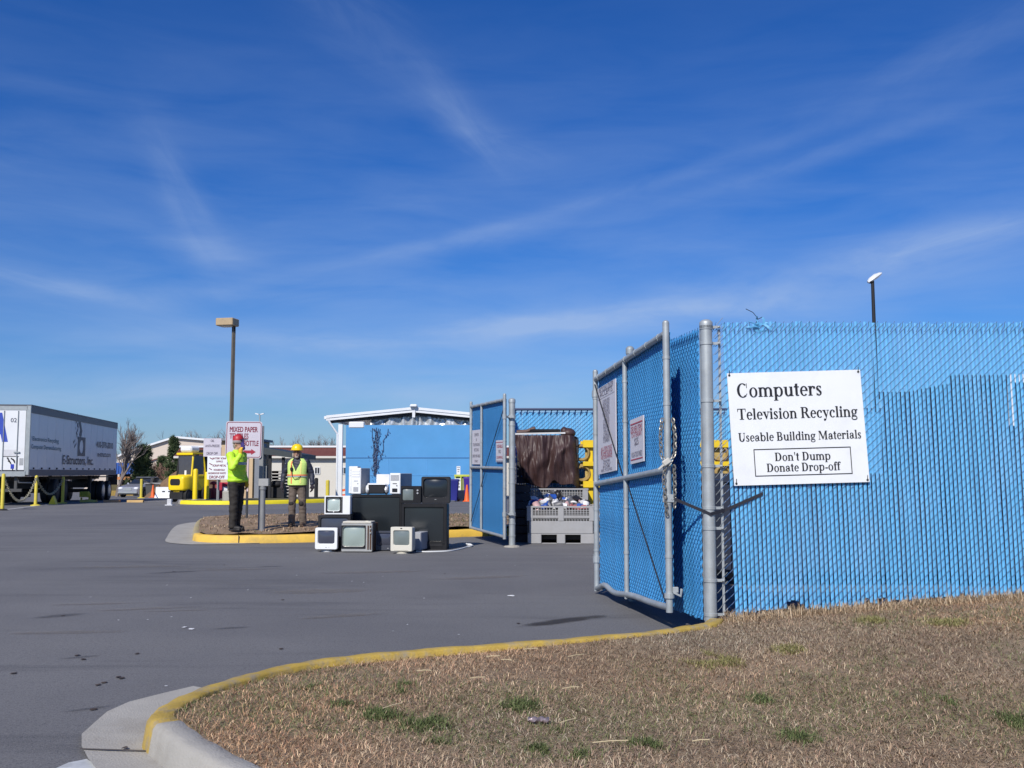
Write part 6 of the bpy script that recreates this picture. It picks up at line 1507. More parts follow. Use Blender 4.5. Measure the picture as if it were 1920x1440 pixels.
panel_sign('white sign with three arrows and DROP-OFF lettering in front of the yellow bollard', 388, 855, 430, 899, 44.4, [(.14, 'BATTERY SCRAP', .075, .62, .55), (.27, 'OFFICE', .07, .3, .55), (.45, 'SCRAP METAL', .085, .62, .55), (.63, 'HOUSEHOLD', .075, .5, .55), (.77, 'HAZARDOUS WASTE', .075, .8, .45), (.96, 'DROP-OFF', .12, .7, .45)], M_SIGNW, M_MAR, 407, ((.10, .10), (.09, .34), (.08, .55)))
# red oil tank with label, hydrant-like pump
rt_p = on(422, 50.2, .02); t = thing('oil_tank', 'red oil collection tank with a white label behind the drop-off signs', 'tank', rt_p); mb = MB(); mb.box(rt_p + Vector((0, .4, .45)), (1.0, .8, .90), bev=.05); mb.build('tank_body', mat('tank_red', (.40, .02, .045, 1), .45, var=.08), t)
mb = MB(); mb.box(rt_p + Vector((.02, -.008, .52)), (.30, .012, .34)); mb.build('label_plate', M_SIGNW, t)
hp = on(400, 49.6, .02); t = thing('fuel_pump', 'dark red hand pump on a drum left of the red tank', 'pump', hp); mb = MB(); mb.lathe([(.20, 0), (.21, .02), (.20, .3), (.21, .32), (.20, .60), (.17, .62)], hp, 14); mb.build('drum', mat('drum_red', (.20, .02, .03, 1), .5), t, True)
mb = MB(); mb.lathe([(.06, .6), (.06, .78), (.13, .82), (.13, .92), (.05, .96)], hp, 12); mb.ell(hp + Vector((.13, 0, .85)), .06); mb.ell(hp + Vector((-.13, 0, .85)), .06); mb.build('pump_head', mat('pump_red', (.28, .02, .03, 1), .5), t, True)
# ------------------------------------------------ tan block, grey column, canopy
M_TAN = mat('wall_tan', (.56, .42, .26, 1), .8, var=.06, scale=2); M_GREYW = mat('column_grey', (.20, .22, .25, 1), .6, var=.1)
def bx(mb, x0, x1, y0, y1, D, d, z0=None):
    a, b = at(x0, y1, D), at(x1, y0, D); zb = a.z if z0 is None else z0; mb.box(((a.x + b.x) / 2, D + d / 2, (zb + b.z) / 2), (b.x - a.x, d, b.z - zb)); return a, b
t = thing('shed', 'tan rendered shed behind the person in lime with a grey steel column on its corner', 'shed', on(445, 52)); mb = MB(); bx(mb, 413, 475, 826, 930, 52, 3.5, ground_z(52)); mb.build('wall', M_TAN, t)
mb = MB(); a, b = at(412, 826, 51.9), at(476, 826, 51.9); mb.box(((a.x + b.x) / 2, 53.7, a.z + .06), (b.x - a.x + .2, 3.9, .12)); mb.build('roof', M_GREYW, t)
mb = MB(); bx(mb, 476, 495, 832, 932, 51.6, .5, ground_z(52)); mb.build('column', M_GREYW, t)
t = thing('canopy', 'dark flat canopy on steel posts behind the MIXED PAPER sign, stacked pallets beneath', 'canopy', on(540, 55))
mb = MB(); a = at(490, 838, 51.5); b = at(582, 858, 56.0); 
mb.loft([[(a.x, 51.5, a.z), (a.x, 51.5, a.z - .35), (a.x, 56, a.z - .35), (a.x, 56, a.z)], [(b.x + .3, 51.5, b.z + .12), (b.x + .3, 51.5, b.z - .12), (b.x + .3, 56, b.z - .12), (b.x + .3, 56, b.z + .12)]]); mb.build('roof', mat('canopy_dark', (.035, .045, .05, 1), .6), t)
for px, D in ((505, 51.8), (530, 51.8), (576, 51.8), (505, 55.8), (576, 55.8)):
    p = on(px, D); mb = MB(); zt = a.z - .3 - (px - 490) / 92 * .5; mb.box((p.x, D, (p.z + zt) / 2), (.14, .14, zt - p.z)); mb.build('post', M_UND, t)
t = thing('pallet_stack', 'stack of brown pallets under the dark canopy', 'pallets', on(515, 54)); rl = random.Random(8)
for k in range(9):
    mb = MB(); p = on(516, 54.2, .08 + k * .17); mb.box(p, (1.25 + rl.uniform(-.05, .05), 1.1, .03)); mb.box(p + Vector((0, 0, .1)), (1.25, 1.1, .03))
    for x in (-.55, 0, .55): mb.box(p + Vector((x, 0, .05)), (.1, 1.1, .07))
    mb.build('pallet', mat('pallet_brown', (.20, .095, .06, 1), .8, var=.3), t)
mb = MB(); p = on(516, 52.6); mb.box(p + Vector((0, 0, .42)), (1.1, .7, .82), bev=.15); mb.ell(p + Vector((.1, -.2, .85)), (.35, .3, .2)); mb.loc = p; tag(mb.build('covered_heap', M_UND, smooth=True), 'dark covered heap under the canopy beside the vest wearer', 'heap')
mb = MB(); mb.box(on(497, 53.2, .9), (.5, .6, 1.8), bev=.03); mb.loc = on(497, 53.2); tag(mb.build('steel_cabinet', M_GREYW), 'grey steel cabinet under the canopy behind the sign pipe', 'cabinet')
# ------------------------------------------------ long white building with maroon roof band
D = 78.0; GZ = ground_z(D); M_CREAM = mat('wall_cream', (.62, .59, .52, 1), .8, var=.04, scale=.6, dirt=(.5, .46, .38, 1), dirt_amt=.3, dirt_scale=.5); M_MRN = mat('roof_maroon', (.13, .040, .032, 1), .7, var=.25, scale=1.5, stretch=(8, 1, 1))
t = thing('building', 'long cream building with a maroon roof band and small dark windows, behind the two people', 'building', on(520, D))
mb = MB(); a, b = at(336, 855, D), at(1010, 855, D); mb.box(((a.x + b.x) / 2, D + 8, (a.z + GZ) / 2), (b.x - a.x, 16, a.z - GZ)); mb.build('wall', M_CREAM, t)
z0, z1 = at(500, 856, D).z, at(500, 838, D).z
mb = MB(); mb.loft([[(a.x - .3, D - .35, z0), (a.x - .3, D + 1.2, z1), (a.x - .3, D + 15, z1), (a.x - .3, D + 16.3, z0)], [(b.x + .3, D - .35, z0), (b.x + .3, D + 1.2, z1), (b.x + .3, D + 15, z1), (b.x + .3, D + 16.3, z0)]]); mb.build('roof', M_MRN, t)
mb = MB(); mb.box(((a.x + b.x) / 2, D + 1.15, z1 + .06), (b.x - a.x + .7, .25, .14)); mb.build('roof_trim', M_TRW, t)
mb = MB(); mb.box(((a.x + b.x) / 2, D - .36, z0 - .05), (b.x - a.x + .6, .1, .16)); mb.build('eave_trim', M_CREAM, t)
def far_window(px):
    p, q = at(px - 5, 888, D), at(px + 5, 877, D); mb = MB(); w, h = q.x - p.x, q.z - p.z
    for k in range(2):
        m_ = MB(); m_.box((p.x + w * (.25 + .52 * k), D - .03, (p.z + q.z) / 2), (w * .44, .03, h)); 
        f = MB(); c = (p.x + w * (.25 + .52 * k), D - .02, (p.z + q.z) / 2)
        f.box((c[0], c[1], c[2] - h / 2 - .03), (w * .49, .07, .05)); f.box((c[0], c[1], c[2] + h / 2 + .03), (w * .49, .07, .05)); f.box((c[0] - w * .232, c[1], c[2]), (.05, .07, h + .01)); f.box((c[0] + w * .232, c[1], c[2]), (.05, .07, h + .01))
        o = f.build('window', M_TRW, t); m_.build('pane', M_GLASSD, o)
for px in (595, 644, 700, 560): far_window(px)
for px, y0, lab, m in ((592.5, 896, 'dark steel bollard before the cream building', M_UND), (614, 900, 'yellow bollard before the cream building, left of the white post', M_YELP)):
    p = on(px, 63); h = at(px, y0, 63).z - p.z; tt = thing('bollard', lab, 'bollard', p); mb = MB(); mb.lathe([(.12, 0), (.12, h - .05), (.06, h)], p, 12); mb.build('pole', m, tt, True); mb = MB(); mb.lathe([(.18, 0), (.13, .03)], p, 12); mb.build('base', M_CON, tt)
# ------------------------------------------------ blue walled open shed
D = 58.0; GZ = ground_z(D)
M_BLUEW = mat('wall_blue', (.070, .275, .55, 1), .6, var=.08, scale=.7, dirt=(.10, .30, .60, 1), dirt_amt=.4, dirt_scale=.8, bump=.1, bscale=3)
bb = thing('open_shed', 'blue walled recycling shed with a white gabled roof and silver sheeting under the gable', 'building', on(790, D))
DR = D; D = 56.2; GZ = ground_z(D); wl_, wr_ = at(649, 797, D), at(908, 797, D)
mb = MB(); mb.box(((wl_.x + wr_.x) / 2, D + .15, (wl_.z - .0 + GZ) / 2), (wr_.x - wl_.x, .3, wl_.z - GZ)); mb.box((wl_.x + .15, D + 6, (wl_.z + GZ) / 2), (.3, 11.4, wl_.z - GZ)); mb.build('wall', M_BLUEW, bb)
mb = MB(); zs = at(700, 858.5, D).z; mb.box(((wl_.x + wr_.x) / 2, D - .006, zs), (wr_.x - wl_.x, .02, .035)); mb.build('wall_seam', mat('seam_blue', (.02, .09, .25, 1), .7), bb)
mb = MB()
for px in (727, 800): q = at(px, 890, D); mb.box((q.x, D - .006, (zs + GZ) / 2), (.03, .02, zs - GZ - .1))
mb.box(((wl_.x + wr_.x) / 2, D - .006, at(700, 891, D).z), (wr_.x - wl_.x - .2, .02, .03)); mb.build('wall_batten', mat('batten_blue', (.09, .32, .62, 1), .6), bb)
D = DR; eL, rg = at(612, 779, D - .4), at(776, 763, D - .4); eR = Vector((2 * rg.x - eL.x, eL.y, eL.z))
y0_, y1_ = D - .4, D + 14
def slope(a, b, th, m, name):
    mb = MB(); mb.loft([[(a.x, y0_, a.z), (a.x, y0_, a.z - th), (a.x, y1_, a.z - th), (a.x, y1_, a.z)], [(b.x, y0_, b.z), (b.x, y0_, b.z - th), (b.x, y1_, b.z - th), (b.x, y1_, b.z)]]); return mb.build(name, m, bb)
slope(eL, rg, .10, M_TRW, 'roof'); slope(rg, eR, .10, M_TRW, 'roof')
# fascia boards (two steps) and the dark soffit beam
mb = MB()
for (a, b) in ((eL, rg), (rg, eR)):
    for dz, h, yy in ((-.0, .15, -.06), (-.15, .15, -.02)):
        mb.prism([(a.x, y0_ + yy, a.z + dz), (b.x, y0_ + yy, b.z + dz), (b.x, y0_ + yy, b.z + dz - h), (a.x, y0_ + yy, a.z + dz - h)], (0, .05, 0))
mb.box((rg.x, y0_ - .05, rg.z + .05), (.42, .5, .18), bev=.06); mb.box((rg.x, y0_ - .07, rg.z - .4), (.16, .05, .40)); mb.build('fascia', M_TRW, bb)
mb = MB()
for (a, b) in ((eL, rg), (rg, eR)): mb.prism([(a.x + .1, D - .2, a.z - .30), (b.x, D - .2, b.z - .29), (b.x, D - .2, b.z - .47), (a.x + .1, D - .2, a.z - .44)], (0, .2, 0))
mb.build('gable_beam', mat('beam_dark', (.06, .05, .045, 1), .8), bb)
# silvery sheeting gathered at the ridge
M_FOIL = mat('silver_sheet', (.58, .60, .60, 1), .28, .4, var=.35, scale=5)
mb = MB(); n = 150; vs = []
for r_i in range(9):
    v = r_i / 8
    for k in range(n + 1):
        u = k / n; x = wl_.x + .9 + (wr_.x - wl_.x - .9) * u; topz = rg.z - .40 - abs(x - rg.x) * (rg.z - eL.z) / (rg.x - eL.x) * .92; z = wl_.z - .3 + (topz - wl_.z + .3) * v
        x2 = x + (rg.x - x) * .10 * v; a = math.atan2(x - rg.x, 1.2) * 16
        vs.append((x2, D + .02 + .12 * math.sin(a + 2 * mnoise.noise(Vector((x * 3, v * 2, 1)))) + .07 * mnoise.noise(Vector((x * 6, v * 4, 3))), z))
mb.add(vs, [(r_i * (n + 1) + k, r_i * (n + 1) + k + 1, (r_i + 1) * (n + 1) + k + 1, (r_i + 1) * (n + 1) + k) for r_i in range(8) for k in range(n)]); o = mb.build('plastic_sheeting', M_FOIL, bb, True, 80); sdm = o.modifiers.new('thickness', 'SOLIDIFY'); sdm.thickness = .01
D = 56.2
mb = MB(); q0, q1 = at(654, 801, D), at(683, 789, D); mb.box(((q0.x + q1.x) / 2, D + .2, (q0.z + q1.z) / 2 - .05), (q1.x - q0.x, .5, q1.z - q0.z), bev=.05); mb.loc = ((q0.x + q1.x) / 2, D + .2, q0.z); tag(mb.build('white_bundle', M_TRW), 'white plastic bundle on top of the left end of the blue wall', 'bundle')
D = DR
for px in (637,):
    p = on(px, D - .2); mb = MB(); mb.box((p.x, p.y, (p.z + eL.z - .5) / 2), (.24, .24, eL.z - .5 - p.z)); mb.build('column', M_TRW, bb)
mb = MB(); p = on(631, D - .3); mb.tube([(eL.x + .1, D - .42, eL.z - .2), (eL.x + .2, D - .4, eL.z - .4), (p.x, p.y, eL.z - 1.05), (p.x, p.y, p.z + .15)], .06, 8); mb.build('downspout', M_TRW, bb)
mb = MB(); mb.box((eL.x - .06, (y0_ + y1_) / 2, eL.z - .12), (.14, y1_ - y0_, .16)); mb.build('gutter', M_TRW, bb)
# climbing vine on the wall
D = 56.2
vn = thing('climbing_vine', 'bare dark climbing vine with small leaves spreading up the blue wall', 'plant', on(708, D - .1)); rv = random.Random(5); mb = MB(); lf = MB()
for k in range(8):
    x, z = at(703 + rv.uniform(-2, 2), 886, D).x, at(704, 890, D).z; pts = []
    drift = rv.uniform(.0, .9)
    for q in range(15):
        pts.append(Vector((x, D - .03 - .02 * rv.random(), z))); x += rv.gauss(.04 * drift, .045); z += rv.uniform(.12, .28)
        if z > wl_.z - .1: break
        if rv.random() < .9:
            for _ in range(rv.choice((1, 1, 2, 3))): 
                c = pts[-1] + Vector((rv.gauss(0, .12), -.03, rv.gauss(0, .14))); d_ = rv.uniform(.018, .042); lf.add([c + Vector((-d_, 0, 0)), c + Vector((0, -.03, -d_)), c + Vector((d_, 0, 0)), c + Vector((0, .01, d_ * 1.4))], [(0, 1, 2, 3)])
    if len(pts) > 2: mb.tube(pts, .014, 4, True)
mb.build('stem', mat('vine_stem', (.045, .06, .11, 1), .8), vn); lf.build('foliage', mat('vine_leaf', (.045, .075, .15, 1), .8, var=.4), vn)
# things before the blue wall, right
def box_sign(label, x0, y0, x1, y1, D, rows, post=None, m_b=M_SIGNW, m_t=M_INK): panel_sign(label, x0, y0, x1, y1, D, rows, m_b, m_t, post or (x0 + x1) / 2)
box_sign('small white sign on a thin post before the blue wall', 856, 874, 863, 890, 54.0, [(.2, 'STOP', .1, .7, .5), (.45, 'HERE', .1, .6, .5), (.7, 'FOR', .1, .4, .5)])
box_sign('white sign board of black lines leaning before the blue wall beside the purple bins', 852, 897, 864, 929, 50.5, [(.17, 'DONATE', .09, .85, .5), (.36, 'GOODS', .08, .6, .5), (.54, 'INSIDE', .08, .7, .5), (.75, 'V', .1, .14, .5), (.93, 'TIME', .09, .5, .5)])
def wheelie(px, D, h, label, c):
    p = on(px, D); t = thing('wheeled_bin', label, 'bin', p, 'wheeled bins by the blue wall'); m = mat('bin_' + label.split()[0], c, .45, var=.06)
    mb = MB(); mb.loft([[(p.x + x, p.y + y, p.z + z) for x, y in rrect(w, w * 1.1, .05)] for z, w in ((.06, .40), (h - .12, .54), (h - .10, .56), (h - .06, .56))]); mb.build('bin_body', m, t, True, 40)
    mb = MB(); mb.loft([[(p.x + x, p.y + y, p.z + z) for x, y in rrect(w, w * 1.1, .05)] for z, w in ((h - .06, .58), (h - .02, .57), (h, .46))]); mb.build('lid', m, t, True, 40)
    for s_ in (-1, 1): wheel_part(t, p + Vector((s_ * .22, .2, .10)), .10, .05, (1, 0, 0), M_UND)
    mb = MB(); mb.bar(p + Vector((-.22, .33, h - .1)), p + Vector((.22, .33, h - .1)), .018, 6); mb.build('handle', M_UND, t)
wheelie(849.5, 49.0, 1.08, 'navy wheeled bin half hidden behind the black televisions', (.025, .03, .22, 1)); wheelie(880, 49.5, 1.18, 'purple wheeled bin beside the far gate leaf', (.07, .03, .30, 1))
p = on(869, 51.8); t = thing('steel_rack', 'yellow green steel rack standing before the blue wall', 'rack', p); mb = MB(); M_YG = mat('rack_green', (.50, .55, .08, 1), .5)
for x in (-.42, -.14, .14, .42): mb.box(p + Vector((x, 0, .75)), (.06, .06, 1.05))
mb.box(p + Vector((0, 0, 1.28)), (.95, .08, .1)); mb.box(p + Vector((0, 0, .30)), (.95, .08, .1)); mb.build('frame', M_YG, t); mb = MB(); mb.box(p + Vector((0, .08, .78)), (.86, .03, .9)); mb.build('back_panel', mat('panel_olive', (.25, .27, .10, 1), .6), t); mb = MB(); mb.box(p + Vector((0, 0, .14)), (.8, .5, .24)); mb.build('base', M_UND, t)
p = on(866, 49.8); t = thing('barricade', 'low grey barricade with red and white stripes along its foot', 'barrier', p); mb = MB(); mb.box(p + Vector((0, 0, .32)), (.62, .3, .44), bev=.02); mb.build('barrier_body', mat('barrier_grey', (.42, .40, .37, 1), .7), t)
for k in range(5):
    mb = MB(); x = -.28 + .14 * k; mb.prism([p + Vector((x - .07, -.16, .0)), p + Vector((x, -.16, .0)), p + Vector((x + .07, -.16, .1)), p + Vector((x, -.16, .1))], (0, .3, 0)); mb.build('stripe', M_REDH if k % 2 else M_WHT, t)
M_CONE = mat('cone_orange', (.80, .13, .02, 1), .5)
def cone(px, D, h, label):
    p = on(px, D); t = thing('traffic_cone', label, 'cone', p, 'orange traffic cones'); mb = MB(); mb.lathe([(h * .19, .03), (h * .16, h * .15), (h * .045, h), (h * .03, h + .005)], p, 14); mb.build('cone_body', M_CONE, t, True); mb = MB(); mb.box(p + Vector((0, 0, .017)), (h * .5, h * .5, .034), bev=.01); mb.build('base', M_CONE, t)
    mb = MB(); mb.lathe([(h * .105, h * .5), (h * .075, h * .72)], p + Vector((0, 0, 0)), 14); mb.build('reflective_band', M_CONE, t)
cone(875.5, 48.6, .80, 'orange traffic cone before the purple bin'); cone(286.5, 70.0, .86, 'orange traffic cone beside the parked car near the white barrier')
p = on(643.5, 59.0); t = thing('barricade', 'orange and white striped barricade board behind the white shed post', 'barrier', p); 
for k in range(4):
    mb = MB(); mb.prism([p + Vector((-.26, -.02, .12 + .15 * k)), p + Vector((.26, -.02, .20 + .15 * k)), p + Vector((.26, -.02, .33 + .15 * k)), p + Vector((-.26, -.02, .25 + .15 * k))], (0, .04, 0)); mb.build('stripe', M_CONE if k % 2 == 0 else M_WHT, t)
mb = MB(); mb.box(p + Vector((-.2, 0, .1)), (.06, .5, .2)); mb.box(p + Vector((.2, 0, .1)), (.06, .5, .2)); mb.build_each('foot', M_CONE, t)
# ------------------------------------------------ left background
t = thing('hall', 'large pale tan hall with a low sloping roof line behind the pine trees', 'building', on(270, 120)); D = 120
prof = [(150, 868), (218, 868), (222, 858), (236, 851), (316, 826), (333, 822), (425, 830), (440, 880)]
mb = MB(); P = [at(px, py, D) for px, py in prof]; zb = ground_z(D); P = [Vector((P[0].x, D, zb))] + P[1:-1] + [Vector((P[-1].x, D, zb))]; mb.prism(P, (0, 8, 0)); mb.build('wall', mat('hall_tan', (.60, .51, .43, 1), .8, var=.08, scale=.15, stretch=(1, 1, 1)), t)
mb = MB()
for a, b in zip(P[2:-2], P[3:-1]): mb.prism([a + Vector((0, -.4, .02)), b + Vector((0, -.4, .02)), b + Vector((0, -.4, .25)), a + Vector((0, -.4, .25))], (0, 8.8, 0))
mb.build('roof', M_TRW, t)
mb = MB(); a, b = at(262, 868, D - .1), at(420, 842, D - .1); a2, b2 = at(262, 866, D - .1), at(420, 838, D - .1); mb.prism([at(266, 869, D - .1), at(322, 854, D - .1), at(322, 852.2, D - .1), at(266, 867.2, D - .1)], (0, -.1, 0)); mb.build('eave_line', M_MRN, t)
D = 92; t = thing('shipping_container', 'blue shipping container seen between the trailer and the pine tree', 'container', on(232, D)); mb = MB(); a, b = at(205, 889, D), at(262, 867.5, D); mb.box(((a.x + b.x) / 2, D + 1.2, (a.z + b.z) / 2), (b.x - a.x, 2.4, b.z - a.z)); mb.build('container_body', mat('container_blue', (.02, .09, .36, 1), .5, var=.1), t)
mb = MB()
for k in range(12): mb.box((a.x + (b.x - a.x) * (k + .5) / 12, D - .03, (a.z + b.z) / 2), (.09, .06, b.z - a.z - .1))
mb.build('side_rib', mat('container_blue2', (.018, .08, .33, 1), .5), t)
mb = MB(); 
for px in (207, 232, 260): q = on(px, D + 1); mb.box((q.x, D + 1.2, (q.z + a.z) / 2), (.2, 2.2, a.z - q.z))
mb.build_each('support_leg', M_UND, t)
D = 88; t = thing('timber_wall', 'low brown timber wall with an orange beam beyond the trailer wheels', 'wall', on(232, D)); mb = MB(); a, b = at(205, 938, D), at(256, 909, D); mb.box(((a.x + b.x) / 2, D + .2, (ground_z(D) + b.z) / 2), (b.x - a.x, .4, b.z - ground_z(D))); mb.build('panel', mat('olive_brown', (.105, .085, .035, 1), .8, var=.2), t)
mb = MB(); a, b = at(222, 899.5, D), at(250, 894, D); mb.box(((a.x + b.x) / 2, D, (a.z + b.z) / 2), (b.x - a.x, .5, b.z - a.z)); mb.build('beam', mat('beam_orange', (.55, .22, .08, 1), .7), t)
mb = MB(); 
for px in (223, 237, 250): a, b = at(px, 910, D), at(px, 896, D); mb.box((a.x, D + .1, (a.z + b.z) / 2), (.14, .14, b.z - a.z + .2))
mb.build_each('post', mat('olive_brown', (.105, .085, .035, 1), .8), t)
mb = MB(); a, b = at(205, 942, D - .6), at(250, 931, D - .6); mb.box(((a.x + b.x) / 2, D - .5, ground_z(D) + .22), (b.x - a.x, .3, .44)); mb.build('sleeper', mat('sleeper_tan', (.30, .20, .05, 1), .8, var=.3), t)
# parked car, seen from the front
D = 74.0; p = on(269, D); p.z = ground_z(D)
car = thing('parked_car', 'grey car parked nose towards us beneath the pine tree', 'car', local=True); M_CARP = mat('car_silver', (.33, .34, .38, 1), .3, .3, var=.05, coat=.5)
def yz_section(y, w, zb, zs, zt, wt): return [(-w / 2, y, zb), (-w / 2, y, zs), (-wt / 2, y, zt), (wt / 2, y, zt), (w / 2, y, zs), (w / 2, y, zb)]
mb = MB(); mb.loft([yz_section(-2.15, 1.4, .30, .55, .62, 1.2), yz_section(-2.0, 1.66, .22, .66, .76, 1.45), yz_section(-1.1, 1.76, .20, .82, .93, 1.5), yz_section(-.6, 1.78, .20, .86, .98, 1.5), yz_section(1.5, 1.78, .20, .90, 1.0, 1.5), yz_section(2.1, 1.66, .28, .85, .95, 1.4)]); mb.build('body', M_CARP, car, True, 30)
mb = MB(); mb.loft([[(s_ * w / 2, y, z) for s_, w, z in ((-1, wb, .96), (-1, wt, zt), (1, wt, zt), (1, wb, .96))] for y, wb, wt, zt in ((-.75, 1.5, 1.4, .99), (-.05, 1.5, 1.15, 1.40), (.9, 1.5, 1.15, 1.42), (1.75, 1.5, 1.3, .99))]); mb.build('windows', M_GLASSD, car, True, 30)
mb = MB(); mb.box((0, .42, 1.435), (1.18, 1.05, .04), bev=.015); mb.build('roof', M_CARP, car)
mb = MB(); mb.loft([[(x, -2.17, z) for x, z in rrect(.62, .20, .09, 0, .60)], [(x, -2.0, z) for x, z in rrect(.62, .20, .09, 0, .60)]]); mb.build('grille', M_ALU, car)
mb = MB(); mb.box((0, -2.14, .36), (1.5, .12, .12), bev=.03); mb.build('bumper', M_ALU, car)
for s_ in (-1, 1):
    mb = MB(); mb.ell((s_ * .60, -2.06, .66), (.19, .10, .09)); mb.build('headlight', M_WHITE, car, True)
    for y in (-1.35, 1.35): wheel_part(car, (s_ * .80, y, .31), .31, .2, (1, 0, 0), M_ALU)
    mb = MB(); mb.ell((s_ * .92, -.55, .98), (.09, .05, .07)); mb.build('wing_mirror', M_CARP, car)
place(car, p, R(-10), 1.0)
p = on(264.5, 66); t = thing('bollard', 'thin pale yellow post in front of the parked grey car', 'post', p); mb = MB(); h = at(264, 898, 66).z - p.z; mb.lathe([(.09, 0), (.09, h - .02), (.05, h)], p, 10); mb.build('pole', M_YELP, t, True); mb = MB(); mb.lathe([(.25, 0), (.2, .04), (.1, .06)], p, 12); mb.build('base', M_YELP, t)
a = p + Vector((0, 0, h - .05)); b = at(308, 910, 72); mb = MB(); mb.tube([a + (b - a) * q / 8 - Vector((0, 0, .1 * (1 - (q / 4 - 1) ** 2))) for q in range(9)], .035, 5); mb.loc = (a + b) / 2; tag(mb.build('barrier_chain', M_CHN), 'pale chain running from the thin yellow post past the parked car', 'chain')
D = 68; p = on(312, D); t = thing('jersey_barrier', 'white concrete barrier with two lifting holes left of the forklift', 'barrier', p); mb = MB(); mb.loft([[(p.x + x, p.y + y, p.z + z) for y, z in ((-.35, 0), (.35, 0), (.32, .1), (.16, .35), (.12, .72), (-.12, .72), (-.16, .35), (-.32, .1))] for x in (-.68, .9)]); mb.build('barrier_body', M_TRW, t)
mb = MB()
for x in (-.15, .25): mb.box((p.x + x, p.y - .15, p.z + .42), (.18, .04, .08))
mb.build_each('lifting_hole', M_UND, t)
D = 72; p = on(294, D); t = thing('waste_skip', 'dark grey skip between the parked car and the white barrier', 'container', p); mb = MB(); mb.loft([[(p.x + x, p.y + y, p.z + z) for x, z in ((-.75, .1), (.75, .1), (.85, .95), (-.85, .95))] for y in (0, 1.6)]); mb.build('skip_body', mat('skip_grey', (.05, .055, .055, 1), .7), t)
mb = MB(); mb.box((p.x, p.y - .03, p.z + .98), (1.8, .1, .1)); mb.build('rim', M_PIPE, t)
# heap of earth
mb = MB(); c = on(344, 70); n, m_ = 34, 16; vs = []
for j in range(m_ + 1):
    for i in range(n):
        a = 2 * PI * i / n; v = j / m_; rr2 = 1 - v; r = 3.3 * rr2 * (1 + .12 * mnoise.noise(Vector((math.cos(a) * 2, math.sin(a) * 2, v * 2)))); z = 2.45 * (1 - rr2 ** 1.4) + .14 * mnoise.noise(Vector((math.cos(a) * 5, math.sin(a) * 5, v * 6)))
        vs.append((c.x + r * math.cos(a), c.y + 2 + r * math.sin(a) * .8, c.z - .05 + z))
mb.add(vs, [(j * n + i, j * n + (i + 1) % n, (j + 1) * n + (i + 1) % n, (j + 1) * n + i) for j in range(m_) for i in range(n)]); mb.loc = c; tag(mb.build('earth_heap', mat('earth_brown', (.19, .115, .06, 1), .95, var=.35, scale=2, bump=1, bscale=6), smooth=True, angle=80), 'brown heap of earth behind the forklift', 'heap')
# ------------------------------------------------ lamp posts
def shoebox(label, px_b, px_t, ytop, D, head=True):
    p = on(px_b, D); top = at(px_t, ytop + 12, D); t = thing('lamp_post', label, 'lamp post', p)
    mb = MB(); mb.tube([p, top], .09, 4, True, [.10, .085]); mb.build('pole', mat('pole_bronze', (.16, .135, .10, 1), .5, .2), t)
    mb = MB(); h0 = at(px_t - 29, ytop + 14, D); h1 = at(px_t + 6, ytop, D); mb.box(((h0.x + h1.x) / 2, D - .05, (h0.z + h1.z) / 2), (h1.x - h0.x, .62, h1.z - h0.z), (0, 0, R(-12)), bev=.03); mb.build('lamp_head', mat('lamp_tan', (.42, .31, .18, 1), .5), t)
    mb = MB(); mb.box(((h0.x + h1.x) / 2, D - .05, h0.z - .01), (.5, .4, .03), (0, 0, R(-12))); mb.build('lamp_glass', M_WHITE, t)
    mb = MB(); mb.bar(top - Vector((0, 0, .25)), top + Vector((0, 0, .1)), .075, 8); mb.build('bracket', M_UND, t)
    mb = MB(); mb.lathe([(.3, 0), (.3, .5), (.27, .55)], p, 14); mb.build('footing', M_CON, t)
shoebox('tall bronze lamp post with a tan box head behind the MIXED PAPER sign', 430.0, 438.5, 598, 44.0)
D = 30.0; top = at(1636, 527, D); p = on(1652, D, 0); p.x = top.x + .03; t = thing('lamp_post', 'dark lamp post with a tilted pale lamp head rising behind the right hand blue fence', 'lamp post', p)
mb = MB(); mb.tube([p, top], .06, 10, True, [.075, .05]); mb.build('pole', M_UND, t, True)
mb = MB(); d = Vector((.33, 0, .23)).normalized(); mb.loft([[tuple(top + Vector((-.09, 0, -.02)) + d * s_ + Vector((0, y * w, 0)) + Vector((-d.z, 0, d.x)) * z * w) for y, z in ((-1, 0), (-.7, .8), (0, 1.1), (.7, .8), (1, 0), (.6, -.5), (-.6, -.5))] for s_, w in ((-.05, .05), (.05, .09), (.25, .10), (.40, .06), (.46, .02))]); mb.build('lamp_head', mat('lamp_pale', (.62, .64, .66, 1), .4), t, True)
mb = MB(); mb.box(top + Vector((-.04, 0, .0)), (.14, .14, .14), bev=.03); mb.build('bracket', M_UND, t)
D = 118; top = at(487, 777, D); p = on(487, D); t = thing('lamp_post', 'distant pale twin lamp on a thin pole above the MIXED PAPER sign', 'lamp post', p); mb = MB(); mb.tube([p, top], .08, 6); mb.build('pole', M_ALU, t); mb = MB()
for s_ in (-1, 1): mb.box(top + Vector((s_ * .3, 0, .05)), (.4, .3, .12), (0, s_ * -.25, 0))
mb.build('lamp_head', M_TRW, t)
